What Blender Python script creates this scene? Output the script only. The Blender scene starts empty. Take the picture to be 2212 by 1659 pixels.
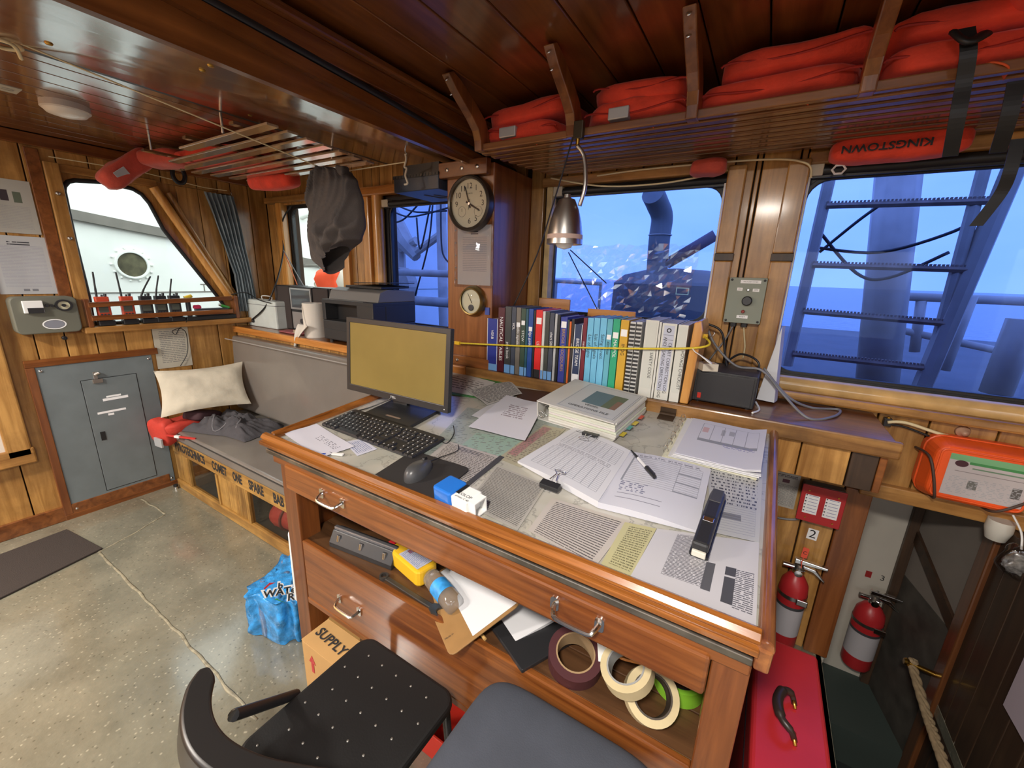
import bpy, bmesh, math, random
from mathutils import Vector, Matrix, noise
random.seed(7)
sc = bpy.context.scene
col = sc.collection
PI = math.pi
# ---------------------------------------------------------------- camera
F, W, H = 883.6, 2212.0, 1659.0
PITCH, YAW, ROLL = -0.25796, -0.54035, 0.03508
CAM = Vector((0, 0, 1.65))
_f = Vector((math.sin(YAW)*math.cos(PITCH), math.cos(YAW)*math.cos(PITCH), math.sin(PITCH)))
_r0 = Vector((math.cos(YAW), -math.sin(YAW), 0))
_u0 = _r0.cross(_f)
_r = _r0*math.cos(ROLL) + _u0*math.sin(ROLL)
_u = -_r0*math.sin(ROLL) + _u0*math.cos(ROLL)
cd = bpy.data.cameras.new('camera'); cam = bpy.data.objects.new('camera', cd); col.objects.link(cam)
cd.sensor_fit = 'HORIZONTAL'; cd.sensor_width = 36; cd.lens = F/W*36; cd.clip_start = .02; cd.clip_end = 20000
m = Matrix((_r, _u, -_f)).transposed().to_4x4(); m.translation = CAM
cam.matrix_world = m
sc.camera = cam
# ---------------------------------------------------------------- exposure and sky
sc.view_settings.view_transform = 'Standard'; sc.view_settings.look = 'None'
sc.view_settings.gamma = 1; sc.view_settings.exposure = 0.0; sc.view_settings.use_curve_mapping = False
sc.cycles.use_denoising = True
sc.cycles.max_bounces = 10; sc.cycles.diffuse_bounces = 5; sc.cycles.glossy_bounces = 4; sc.cycles.transparent_max_bounces = 16
sc.cycles.sample_clamp_indirect = 6
SKY = 3.4
FILL_LAMP = 72  # strength of the added fill lamps
wd = bpy.data.worlds.new('overcast_sky'); sc.world = wd; wd.use_nodes = True
_n = wd.node_tree.nodes; _l = wd.node_tree.links
_bg = _n['Background']; _bg.inputs['Strength'].default_value = SKY
_tc = _n.new('ShaderNodeTexCoord'); _mp = _n.new('ShaderNodeMapping'); _mp.inputs['Scale'].default_value = (2.2, 2.2, 6)
_ns = _n.new('ShaderNodeTexNoise'); _ns.inputs['Scale'].default_value = 1.3; _ns.inputs['Detail'].default_value = 6
_rp = _n.new('ShaderNodeValToRGB'); _rp.color_ramp.elements[0].position = .4; _rp.color_ramp.elements[1].position = .72
_rp.color_ramp.elements[0].color = (.80, .87, .95, 1); _rp.color_ramp.elements[1].color = (1, 1, 1, 1)
_l.new(_tc.outputs['Generated'], _mp.inputs[0]); _l.new(_mp.outputs[0], _ns.inputs['Vector'])
_l.new(_ns.outputs['Fac'], _rp.inputs[0]); _l.new(_rp.outputs[0], _bg.inputs['Color'])

# ---------------------------------------------------------------- helpers
def at(px, py, ax, v):
    """the point of the plane ax = v seen at a pixel of the photograph"""
    d = _r*((px-W/2)/F) - _u*((py-H/2)/F) + _f
    i = 'XYZ'.index(ax)
    return CAM + d*((v-CAM[i])/d[i])
XL, YF = -3.70, 2.07          # faces of the left wall and of the front wall
ZL, YL = 1.175, 1.70          # top and front edge of the ledge under the windows
TILT = math.atan(.12)          # the chart table slopes up towards the ledge
TB = Matrix.Translation((0, .77, 1.02)) @ Matrix.Rotation(TILT, 4, 'X')
TBI = TB.inverted()
def tb(px, py, h=0.0):
    """table coordinates (across, up the slope) of a pixel seen at height h over the table top"""
    d = _r*((px-W/2)/F) - _u*((py-H/2)/F) + _f
    o = TBI @ CAM; dd = TBI.to_3x3() @ d
    p = o + dd*((h-o.z)/dd.z)
    return p.x, p.y
def TBM(x, s, h=0, yaw=0):
    return TB @ Matrix.Translation((x, s, h)) @ Matrix.Rotation(yaw, 4, 'Z')
def T3(x, y, z, yaw=0, rx=0, ry=0):
    return Matrix.Translation((x, y, z)) @ Matrix.Rotation(yaw, 4, 'Z') @ Matrix.Rotation(ry, 4, 'Y') @ Matrix.Rotation(rx, 4, 'X')
def frame(o, x, y):
    """matrix with origin o, x axis along x, z axis normal to x and y"""
    x = Vector(x).normalized(); z = x.cross(Vector(y)).normalized(); y = z.cross(x)
    M = Matrix((x, y, z)).transposed().to_4x4(); M.translation = Vector(o); return M
WALLF = Matrix(((1, 0, 0, 0), (0, 0, -1, 0), (0, 1, 0, 0), (0, 0, 0, 1)))     # local xy -> world XZ, local z -> -Y (front wall faces us)
WALLL = Matrix(((0, 0, 1, 0), (1, 0, 0, 0), (0, 1, 0, 0), (0, 0, 0, 1)))      # local xy -> world YZ, local z -> +X (left wall faces us)

def rrect(w, h, r, n=4, cx=0, cy=0):
    out = []
    for k, (sx, sy) in enumerate(((1, 1), (-1, 1), (-1, -1), (1, -1))):
        for i in range(n+1):
            a = PI/2*(k + i/n)
            out.append((cx + sx*(w/2-r) + r*math.cos(a), cy + sy*(h/2-r) + r*math.sin(a)))
    return out
def ell(rx, ry, n=24, cx=0, cy=0):
    return [(cx+rx*math.cos(2*PI*i/n), cy+ry*math.sin(2*PI*i/n)) for i in range(n)]

class MB:
    def __init__(s): s.v = []; s.f = []; s.mi = []; s.uv = {}; s.k = 0
    def add(s, vs, fs, M=None):
        b = len(s.v)
        s.v += [(M @ Vector(p)) if M else Vector(p) for p in vs]
        for f in fs: s.f.append([i+b for i in f]); s.mi.append(s.k)
        return s
    def box(s, lo, hi, M=None):
        x0, y0, z0 = lo; x1, y1, z1 = hi
        return s.add([(x0,y0,z0),(x1,y0,z0),(x1,y1,z0),(x0,y1,z0),(x0,y0,z1),(x1,y0,z1),(x1,y1,z1),(x0,y1,z1)],
            [(0,3,2,1),(4,5,6,7),(0,1,5,4),(1,2,6,5),(2,3,7,6),(3,0,4,7)], M)
    def cbox(s, c, d, M=None):
        return s.box([c[i]-d[i]/2 for i in range(3)], [c[i]+d[i]/2 for i in range(3)], M)
    def prism(s, poly, z0, z1, M=None, top=None):
        n = len(poly); t = top or poly
        return s.add([(x, y, z0) for x, y in poly] + [(x, y, z1) for x, y in t],
            [tuple(range(n-1, -1, -1)), tuple(range(n, 2*n))] + [(i, (i+1) % n, n+(i+1) % n, n+i) for i in range(n)], M)
    def ring(s, outer, inner, z0, z1, M=None):
        n = len(outer)
        vs = [(x, y, z) for z in (z0, z1) for lp in (outer, inner) for x, y in lp]
        fs = []
        for i in range(n):
            j = (i+1) % n
            fs += [(i, n+i, n+j, j), (2*n+i, 2*n+j, 3*n+j, 3*n+i), (i, j, 2*n+j, 2*n+i), (n+i, 3*n+i, 3*n+j, n+j)]
        return s.add(vs, fs, M)
    def tube(s, pts, r, n=8, closed=False, M=None, flat=None):
        pts = [Vector(p) for p in pts]; N = len(pts)
        rs = r if isinstance(r, (list, tuple)) else [r]*N
        vs = []; up = None
        for i, p in enumerate(pts):
            if closed: t = pts[(i+1) % N] - pts[i-1]
            else: t = pts[min(i+1, N-1)] - pts[max(i-1, 0)]
            t = t.normalized() if t.length > 1e-9 else Vector((0, 0, 1))
            if up is None:
                up = Vector((0, 0, 1)) if abs(t.z) < .9 else Vector((1, 0, 0))
            a = up.cross(t)
            if a.length < 1e-5: a = Vector((1, .3, .2)).cross(t)
            a.normalize(); b = t.cross(a); up = b
            for k in range(n):
                q = 2*PI*k/n
                vs.append(p + a*math.cos(q)*rs[i] + b*math.sin(q)*rs[i]*(flat or 1))
        fs = []
        for i in range(N if closed else N-1):
            j = (i+1) % N
            for k in range(n):
                fs.append((i*n+k, i*n+(k+1) % n, j*n+(k+1) % n, j*n+k))
        if not closed: fs += [tuple(range(n-1, -1, -1)), tuple((N-1)*n+k for k in range(n))]
        return s.add(vs, fs, M)
    def cyl(s, p0, p1, r0, r1=None, n=16, M=None):
        p0 = Vector(p0); p1 = Vector(p1); r1 = r0 if r1 is None else r1
        return s.tube([p0, p1], [r0, r1], n, M=M)
    def lathe(s, prof, n=24, M=None, sx=1, sy=1, cap=True):
        vs = []; fs = []
        for r, z in prof:
            for k in range(n): vs.append((r*sx*math.cos(2*PI*k/n), r*sy*math.sin(2*PI*k/n), z))
        for i in range(len(prof)-1):
            for k in range(n): fs.append((i*n+k, i*n+(k+1) % n, (i+1)*n+(k+1) % n, (i+1)*n+k))
        if cap: fs += [tuple(range(n-1, -1, -1)), tuple((len(prof)-1)*n+k for k in range(n))]
        return s.add(vs, fs, M)
    def grid(s, fn, nu, nv, M=None, wrapu=False, uv=True):
        b = len(s.v); vs = []; fs = []
        for j in range(nv+1):
            for i in range(nu+1 if not wrapu else nu):
                vs.append(fn(i/nu, j/nv)); s.uv[b+len(vs)-1] = (i/nu, j/nv)
        w = nu if wrapu else nu+1
        for j in range(nv):
            for i in range(nu):
                i2 = (i+1) % w if wrapu else i+1
                fs.append((j*w+i, j*w+i2, (j+1)*w+i2, (j+1)*w+i))
        return s.add(vs, fs, M)
    def puff(s, size, M=None, e=.45, amp=.01, fr=9, seed=0, nu=28, nv=14, fold=None):
        sx, sy, sz = [q/2 for q in size]
        def sp(c, e): return math.copysign(abs(c)**e, c)
        def fn(u, v):
            a = 2*PI*u; b = PI*(v-.5)
            cb = sp(math.cos(b), e)
            p = Vector((sx*cb*sp(math.cos(a), e), sy*cb*sp(math.sin(a), e), sz*sp(math.sin(b), e)))
            d = p.normalized() if p.length > 1e-6 else Vector((0, 0, 1))
            q = noise.noise(Vector((p.x*fr+seed*7.1, p.y*fr, p.z*fr))) + .5*noise.noise(Vector((p.x*fr*2.3, p.y*fr*2.3+seed*3.3, p.z*fr*2.3)))
            p = p + d*amp*q
            return fold(p) if fold else p
        return s.grid(fn, nu, nv, M, wrapu=True)
    def plate(s, outer, holes, z0, z1, M=None):
        """flat plate with holes, thickness z0..z1"""
        bm = bmesh.new(); es = []
        for lp in [outer]+list(holes):
            vv = [bm.verts.new((x, y, 0)) for x, y in lp]
            es += [bm.edges.new((vv[i], vv[(i+1) % len(vv)])) for i in range(len(vv))]
        bmesh.ops.triangle_fill(bm, use_beauty=True, use_dissolve=False, edges=es)
        bm.verts.index_update()
        V = [v.co.copy() for v in bm.verts]; Fs = [[v.index for v in f.verts] for f in bm.faces]; n = len(V)
        bd = [(e.verts[0].index, e.verts[1].index) for e in es if e.is_valid]
        bm.free()
        s.add([(p.x, p.y, z0) for p in V]+[(p.x, p.y, z1) for p in V],
              [f[::-1] for f in Fs]+[[i+n for i in f] for f in Fs]+[(a, b, b+n, a+n) for a, b in bd], M)
        return s
    def cells(s, x0, x1, z0, z1, holes, a, b, M):
        """wall of boxes around rectangular holes"""
        xs = sorted({x0, x1, *[h[0] for h in holes], *[h[1] for h in holes]}); zs = sorted({z0, z1, *[h[2] for h in holes], *[h[3] for h in holes]})
        for i in range(len(xs)-1):
            for j in range(len(zs)-1):
                cx, cz = (xs[i]+xs[i+1])/2, (zs[j]+zs[j+1])/2
                if not any(h[0] < cx < h[1] and h[2] < cz < h[3] for h in holes):
                    s.box((xs[i], zs[j], a), (xs[i+1], zs[j+1], b), M)
        return s
    def build(s, name, mat, parent=None, smooth=False, bevel=0, seg=2, fix=True, sub=0):
        me = bpy.data.meshes.new(name)
        me.from_pydata([tuple(p) for p in s.v], [], s.f)
        mats = mat if isinstance(mat, (list, tuple)) else [mat]
        for q in mats: me.materials.append(q)
        if len(mats) > 1: me.polygons.foreach_set('material_index', s.mi)
        if s.uv:
            ul = me.uv_layers.new(name='UVMap')
            for lp in me.loops:
                ul.data[lp.index].uv = s.uv.get(lp.vertex_index, (0, 0))
        if fix:
            bm = bmesh.new(); bm.from_mesh(me); bmesh.ops.recalc_face_normals(bm, faces=bm.faces); bm.to_mesh(me); bm.free()
        if smooth is True: me.shade_smooth()
        elif smooth: me.shade_auto_smooth(angle=smooth) if hasattr(me, 'shade_auto_smooth') else me.set_sharp_from_angle(angle=smooth)
        o = bpy.data.objects.new(name, me); col.objects.link(o)
        if parent: o.parent = parent
        if smooth and smooth is not True:
            me.shade_smooth(); me.set_sharp_from_angle(angle=smooth)
        if bevel:
            b = o.modifiers.new('bevel', 'BEVEL'); b.width = bevel; b.segments = seg; b.limit_method = 'ANGLE'; b.angle_limit = math.radians(40)
        if sub:
            b = o.modifiers.new('sub', 'SUBSURF'); b.levels = sub; b.render_levels = sub
        return o
AUTO = math.radians(38)
def tag(o, label, cat, group=None, kind=None):
    o['label'] = label; o['category'] = cat
    if group: o['group'] = group
    if kind: o['kind'] = kind
    return o
def struct(o, label=None):
    o['kind'] = 'structure'
    if label: o['label'] = label
    return o
def thing(name, label, cat, M=None, group=None):
    o = bpy.data.objects.new(name, None); col.objects.link(o); o.empty_display_size = .05
    if M is not None: o.matrix_basis = M
    return tag(o, label, cat, group)
def place(o, M): o.matrix_basis = M; return o
def box(name, lo, hi, mat, parent=None, bevel=0, M=None):
    return MB().box(lo, hi, M).build(name, mat, parent, bevel=bevel)
def text(body, size, M, mat, parent=None, name='lettering', align='CENTER', ext=0.0, sx=1, bold=0, sp=1):
    cu = bpy.data.curves.new(name, 'FONT'); cu.body = body; cu.size = size; cu.align_x = align; cu.align_y = 'CENTER'
    cu.extrude = ext; cu.offset = bold; cu.space_character = sp; cu.materials.append(mat)
    cu.resolution_u = 3
    o = bpy.data.objects.new(name, cu); col.objects.link(o)
    o.matrix_basis = M @ Matrix.Diagonal((sx, 1, 1, 1))
    if parent: o.parent = parent
    return o
def sheet(w, h, nu=8, nv=8, zf=None, th=.0006):
    """paper lying in xy, centred, UV 0..1 on top; zf(u, v) lifts it"""
    mb = MB()
    def fn(u, v): return (w*(u-.5), h*(v-.5), (zf(u, v) if zf else 0)+th)
    mb.grid(fn, nu, nv)
    b = len(mb.v)
    mb.grid(lambda u, v: (w*(u-.5), h*(v-.5), (zf(u, v) if zf else 0)), nu, nv)
    k = (nu+1)*(nv+1)
    rim = [i for i in range(nu+1)]+[(j)*(nu+1)+nu for j in range(1, nv+1)]+[nv*(nu+1)+i for i in range(nu-1, -1, -1)]+[j*(nu+1) for j in range(nv-1, 0, -1)]
    for i in range(len(rim)):
        a, c = rim[i], rim[(i+1) % len(rim)]; mb.f.append([a, c, c+k, a+k]); mb.mi.append(0)
    return mb
def bez(p, n=12):
    """smooth curve through control points"""
    p = [Vector(q) for q in p]; out = []
    for i in range(len(p)-1):
        a = p[max(i-1, 0)]; b = p[i]; c = p[i+1]; d = p[min(i+2, len(p)-1)]
        for k in range(n):
            t = k/n
            out.append(.5*((2*b)+(c-a)*t+(2*a-5*b+4*c-d)*t*t+(3*b-a-3*c+d)*t**3))
    out.append(p[-1]); return out
# ---------------------------------------------------------------- materials
MATS = {}
def newmat(name):
    mt = bpy.data.materials.new(name); mt.use_nodes = True
    MATS[name] = mt
    return mt, mt.node_tree.nodes, mt.node_tree.links, mt.node_tree.nodes['Principled BSDF']
def C(c): return (c[0], c[1], c[2], 1)
def srgb(r, g, b):
    f = lambda q: (q/255/12.92 if q/255 <= .04045 else ((q/255+.055)/1.055)**2.4)
    return (f(r), f(g), f(b))
def plain(name, c, rough=.5, metal=0, var=.0, vs=40, bump=0, bs=80, coat=0, spec=.5, trans=0, sheen=0, em=0):
    mt, n, l, p = newmat(name)
    p.inputs['Base Color'].default_value = C(c); p.inputs['Roughness'].default_value = rough; p.inputs['Metallic'].default_value = metal
    p.inputs['Coat Weight'].default_value = coat; p.inputs['Specular IOR Level'].default_value = spec
    p.inputs['Transmission Weight'].default_value = trans; p.inputs['Sheen Weight'].default_value = sheen
    if em: p.inputs['Emission Color'].default_value = C(c); p.inputs['Emission Strength'].default_value = em
    if var or bump:
        g = n.new('ShaderNodeNewGeometry')
        if var:
            t = n.new('ShaderNodeTexNoise'); t.inputs['Scale'].default_value = vs; t.inputs['Detail'].default_value = 5
            r = n.new('ShaderNodeValToRGB'); r.color_ramp.elements[0].position = .3; r.color_ramp.elements[1].position = .7
            r.color_ramp.elements[0].color = C([q*(1-var) for q in c]); r.color_ramp.elements[1].color = C([min(1, q*(1+var)) for q in c])
            l.new(g.outputs['Position'], t.inputs['Vector']); l.new(t.outputs['Fac'], r.inputs[0]); l.new(r.outputs[0], p.inputs['Base Color'])
        if bump:
            t = n.new('ShaderNodeTexNoise'); t.inputs['Scale'].default_value = bs; t.inputs['Detail'].default_value = 4
            b = n.new('ShaderNodeBump'); b.inputs['Strength'].default_value = bump; b.inputs['Distance'].default_value = .01
            l.new(g.outputs['Position'], t.inputs['Vector']); l.new(t.outputs['Fac'], b.inputs['Height']); l.new(b.outputs[0], p.inputs['Normal'])
    return mt
def wood(name, dark, light, grain='Z', scale=1.0, rough=.33, coat=.25, stain=None, stain_amt=.5, bump=.12, contrast=(.32, .68), rnd=.16, fine=24, stain_scale=2.6, cior=1.5):
    mt, n, l, p = newmat(name)
    g = n.new('ShaderNodeNewGeometry'); oi = n.new('ShaderNodeObjectInfo')
    cm = n.new('ShaderNodeMath'); cm.operation = 'MULTIPLY'; cm.inputs[1].default_value = 17
    l.new(oi.outputs['Random'], cm.inputs[0])
    va = n.new('ShaderNodeVectorMath'); va.operation = 'ADD'
    l.new(g.outputs['Position'], va.inputs[0]); l.new(cm.outputs[0], va.inputs[1])
    mp = n.new('ShaderNodeMapping'); k = [fine*scale]*3; k['XYZ'.index(grain)] = 1.6*scale; mp.inputs['Scale'].default_value = k
    l.new(va.outputs[0], mp.inputs[0])
    t = n.new('ShaderNodeTexNoise'); t.inputs['Scale'].default_value = 1; t.inputs['Detail'].default_value = 7; t.inputs['Roughness'].default_value = .62; t.inputs['Distortion'].default_value = .7
    l.new(mp.outputs[0], t.inputs['Vector'])
    r = n.new('ShaderNodeValToRGB'); r.color_ramp.elements[0].position = contrast[0]; r.color_ramp.elements[1].position = contrast[1]
    r.color_ramp.elements[0].color = C(dark); r.color_ramp.elements[1].color = C(light)
    l.new(t.outputs['Fac'], r.inputs[0])
    cur = r.outputs[0]
    if stain is not None:
        t2 = n.new('ShaderNodeTexNoise'); t2.inputs['Scale'].default_value = stain_scale; t2.inputs['Detail'].default_value = 6; t2.inputs['Roughness'].default_value = .65
        l.new(va.outputs[0], t2.inputs['Vector'])
        r2 = n.new('ShaderNodeValToRGB'); r2.color_ramp.elements[0].position = .42; r2.color_ramp.elements[1].position = .72
        r2.color_ramp.elements[0].color = (0, 0, 0, 1); r2.color_ramp.elements[1].color = (stain_amt,)*3+(1,)
        l.new(t2.outputs['Fac'], r2.inputs[0])
        mx = n.new('ShaderNodeMixRGB'); mx.inputs['Color2'].default_value = C(stain)
        l.new(r2.outputs[0], mx.inputs['Fac']); l.new(cur, mx.inputs['Color1']); cur = mx.outputs[0]
    mr = n.new('ShaderNodeMapRange'); mr.inputs['To Min'].default_value = 1-rnd; mr.inputs['To Max'].default_value = 1+rnd*.8
    l.new(oi.outputs['Random'], mr.inputs['Value'])
    hs = n.new('ShaderNodeHueSaturation'); l.new(mr.outputs[0], hs.inputs['Value']); l.new(cur, hs.inputs['Color'])
    l.new(hs.outputs[0], p.inputs['Base Color'])
    p.inputs['Roughness'].default_value = rough; p.inputs['Coat Weight'].default_value = coat; p.inputs['Coat Roughness'].default_value = .12; p.inputs['Coat IOR'].default_value = cior
    b = n.new('ShaderNodeBump'); b.inputs['Strength'].default_value = bump; b.inputs['Distance'].default_value = .004
    l.new(t.outputs['Fac'], b.inputs['Height']); l.new(b.outputs[0], p.inputs['Normal'])
    return mt
class NG:
    """small node-graph helper for printed paper"""
    def __init__(s, name):
        s.mt, s.n, s.l, s.p = newmat(name)
        s.uvn = s.n.new('ShaderNodeTexCoord'); s.sep = s.n.new('ShaderNodeSeparateXYZ'); s.l.new(s.uvn.outputs['UV'], s.sep.inputs[0])
        s.u, s.v = s.sep.outputs[0], s.sep.outputs[1]
    def m(s, op, a, b=0.0, c=None):
        q = s.n.new('ShaderNodeMath'); q.operation = op
        for i, x in enumerate((a, b) if c is None else (a, b, c)):
            if isinstance(x, (int, float)): q.inputs[i].default_value = x
            else: s.l.new(x, q.inputs[i])
        return q.outputs[0]
    def band(s, x, a, b): return s.m('MULTIPLY', s.m('GREATER_THAN', x, a), s.m('LESS_THAN', x, b))
    def rect(s, u0, u1, v0, v1): return s.m('MULTIPLY', s.band(s.u, u0, u1), s.band(s.v, v0, v1))
    def stripes(s, x, n, w): return s.m('LESS_THAN', s.m('FRACT', s.m('MULTIPLY', x, float(n))), w)
    def noise(s, su, sv, thr, seed=0.0, detail=1):
        cb = s.n.new('ShaderNodeCombineXYZ')
        s.l.new(s.m('MULTIPLY', s.u, su), cb.inputs[0]); s.l.new(s.m('FLOOR', s.m('MULTIPLY', s.v, sv)), cb.inputs[1]); cb.inputs[2].default_value = seed
        t = s.n.new('ShaderNodeTexNoise'); t.inputs['Scale'].default_value = 1; t.inputs['Detail'].default_value = detail
        s.l.new(cb.outputs[0], t.inputs['Vector'])
        return s.m('GREATER_THAN', t.outputs['Fac'], thr)
    def lines(s, rect, n, w=.45, words=60, thr=.42, seed=0.0):
        return s.m('MULTIPLY', s.rect(*rect), s.m('MULTIPLY', s.stripes(s.v, n, w), s.noise(words, n, thr, seed)))
    def over(s, base, mask, c):
        mx = s.n.new('ShaderNodeMixRGB'); mx.inputs['Color2'].default_value = C(c)
        s.l.new(mask, mx.inputs['Fac'])
        if isinstance(base, tuple): mx.inputs['Color1'].default_value = C(base)
        else: s.l.new(base, mx.inputs['Color1'])
        return mx.outputs[0]
    def done(s, c, rough=.75, coat=0):
        if isinstance(c, tuple): s.p.inputs['Base Color'].default_value = C(c)
        else: s.l.new(c, s.p.inputs['Base Color'])
        s.p.inputs['Roughness'].default_value = rough; s.p.inputs['Coat Weight'].default_value = coat
        return s.mt
def page(name, paper=(.78, .78, .80), ink=(.16, .16, .18), n=40, rect=(.1, .9, .08, .9), words=60, thr=.4, head=None, boxes=(), grid=None, rough=.75, coat=0, w=.45, seed=0.0, extra=()):
    """printed page: text lines, optional head lines, filled boxes (u0,u1,v0,v1,colour) and ruled tables (rect, cols, rows)"""
    g = NG(name); c = tuple(q*.84 for q in paper)
    for bx in boxes: c = g.over(c, g.rect(*bx[:4]), bx[4])
    if n: c = g.over(c, g.lines(rect, n, w, words, thr, seed), ink)
    if head: c = g.over(c, g.lines(head, 26, .5, 30, .38, 3.3), (.05, .05, .06))
    for (rc, nu, nv) in (grid or ()):
        u0, u1, v0, v1 = rc
        uu = g.m('DIVIDE', g.m('SUBTRACT', g.u, u0), u1-u0); vv = g.m('DIVIDE', g.m('SUBTRACT', g.v, v0), v1-v0)
        k = g.m('MAXIMUM', g.stripes(uu, nu, .05*min(1, nu/8)+.02), g.stripes(vv, nv, .14))
        c = g.over(c, g.m('MULTIPLY', g.rect(u0, u1+.004, v0, v1+.004), k), (.25, .26, .3))
    for e in extra: c = g.over(c, g.lines(*e[:-1]), e[-1])
    return g.done(c, rough, coat)

# wood of the wheelhouse
W_HONEY = wood('honey_plank_wood', srgb(140, 94, 40), srgb(204, 154, 86), 'Z', 1, .36, .3, srgb(96, 58, 22), .45, stain_scale=5)
W_HONEYX = wood('honey_wood_lengthwise', srgb(138, 92, 40), srgb(204, 154, 88), 'X', 1, .36, .25, srgb(78, 46, 20), .6, stain_scale=5)
W_HONEYY = wood('honey_wood_fore_aft', srgb(134, 88, 38), srgb(196, 144, 78), 'Y', 1, .36, .25, srgb(78, 46, 20), .5, stain_scale=5)
W_GOLD = wood('golden_varnished_wood', srgb(186, 124, 52), srgb(224, 166, 90), 'Z', 1, .3, .4, None)
W_GOLDX = wood('golden_varnished_edge', srgb(160, 96, 36), srgb(206, 142, 70), 'X', 1, .3, .4, None)
W_RED = wood('red_brown_wood', srgb(98, 54, 24), srgb(148, 90, 46), 'X', 1, .3, .35, srgb(70, 32, 14), .4)
W_REDZ = wood('red_brown_wood_upright', srgb(104, 56, 26), srgb(148, 90, 48), 'Z', 1, .32, .35, None, rnd=.12)
W_REDY = wood('red_brown_wood_fore_aft', srgb(98, 52, 22), srgb(144, 86, 40), 'Y', 1, .26, .4, srgb(60, 26, 10), .5, rnd=.2)
W_CEIL = wood('dark_red_ceiling_plank', srgb(88, 46, 18), srgb(132, 78, 36), 'Y', .8, .3, .6, srgb(60, 30, 12), .5, rnd=.15, cior=1.6)
W_STRIP = wood('brown_ceiling_strip', srgb(98, 62, 34), srgb(132, 90, 54), 'Y', 1, .2, 1.0, None, rnd=.1, bump=.08, cior=2.0)
W_VENEER = wood('glossy_veneer', srgb(88, 52, 24), srgb(132, 88, 50), 'Y', .9, .2, 1.0, None, rnd=0, fine=34, bump=.16, cior=2.2)
W_TABLE = wood('mahogany_table', srgb(90, 46, 17), srgb(142, 84, 38), 'X', 1, .3, .4, srgb(84, 34, 12), .4, rnd=.08, fine=40)
W_TABLEZ = wood('mahogany_table_upright', srgb(84, 42, 17), srgb(126, 72, 34), 'Z', 1, .3, .4, None, rnd=.06, fine=36)
W_RAIL = wood('oak_rail', srgb(96, 52, 18), srgb(168, 104, 46), 'X', 1, .25, .6, None, rnd=.05, fine=44)
W_RAILY = wood('oak_rail_side', srgb(96, 52, 18), srgb(164, 100, 44), 'Y', 1, .25, .6, None, rnd=.05, fine=44)
W_DARK = wood('dark_old_wood', srgb(40, 26, 16), srgb(66, 44, 28), 'X', 1, .5, .1, None)
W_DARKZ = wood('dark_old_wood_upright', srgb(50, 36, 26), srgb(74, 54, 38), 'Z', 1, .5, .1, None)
W_PALLET = wood('pale_deal', srgb(190, 146, 84), srgb(222, 184, 120), 'X', 1, .5, .1, None)
M_BLACK = plain('black_rubber', (.012, .012, .013), .45)
M_BLACKP = plain('black_plastic', (.02, .02, .022), .38, bump=.06, bs=600)
M_DARKP = plain('dark_grey_plastic', (.05, .05, .055), .45)
M_WHITE = plain('white_plastic', (.78, .78, .76), .45)
M_PAPER = plain('white_paper', (.64, .64, .66), .8)
M_CHROME = plain('chrome', (.75, .74, .72), .15, 1)
M_STEEL = plain('brushed_steel', (.55, .53, .5), .33, 1, var=.1, vs=12)
M_BRASS = plain('brass', srgb(190, 150, 70), .3, 1)
M_GREY = plain('grey_painted_steel', srgb(108, 116, 118), .45, var=.08, vs=9)
M_INK = plain('black_ink', (.02, .02, .022), .7)
M_WHITEP = plain('white_paint_print', (.85, .85, .85), .6)
M_RED = plain('red_paint', srgb(176, 40, 44), .38, var=.1, vs=7)
M_ORANGE = plain('orange_lifejacket_fabric', srgb(226, 66, 40), .8, var=.16, vs=14, bump=.25, bs=60, sheen=.2)
M_ORANGE2 = plain('faded_orange_fabric', srgb(190, 72, 54), .8, var=.16, vs=14, bump=.25, bs=60, sheen=.2)
M_CABLE = plain('black_cable', (.015, .015, .016), .4)
M_CABLEG = plain('grey_cable', (.2, .2, .21), .45)
M_CREAMC = plain('cream_cable', srgb(222, 206, 164), .5)
M_ROPE = plain('tan_rope', srgb(150, 130, 100), .9, var=.2, vs=60)
def tinted(name, tint, refl=.08):
    mt, n, l, p = newmat(name); n.remove(p)
    out = n['Material Output']; t = n.new('ShaderNodeBsdfTransparent'); t.inputs[0].default_value = C(tint)
    g = n.new('ShaderNodeBsdfGlossy'); g.inputs['Roughness'].default_value = .02; g.inputs['Color'].default_value = (.9, .92, 1, 1)
    lw = n.new('ShaderNodeLayerWeight'); lw.inputs['Blend'].default_value = .5
    pw = n.new('ShaderNodeMath'); pw.operation = 'POWER'; pw.inputs[1].default_value = 5; l.new(lw.outputs['Facing'], pw.inputs[0])
    fr = n.new('ShaderNodeMath'); fr.operation = 'MULTIPLY_ADD'; fr.inputs[1].default_value = .6; fr.inputs[2].default_value = refl*.16; l.new(pw.outputs[0], fr.inputs[0])
    mx = n.new('ShaderNodeMixShader'); l.new(fr.outputs[0], mx.inputs[0]); l.new(t.outputs[0], mx.inputs[1]); l.new(g.outputs[0], mx.inputs[2])
    l.new(mx.outputs[0], out.inputs['Surface']); return mt
M_GLASS = tinted('clear_window_glass', (.93, .97, .94))
M_TINT = tinted('blue_tinted_film', (.30, .425, .81))   # two faces per pane: light passes it twice
M_FILM = tinted('clear_plastic_film', (.9, .9, .92))
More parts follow.
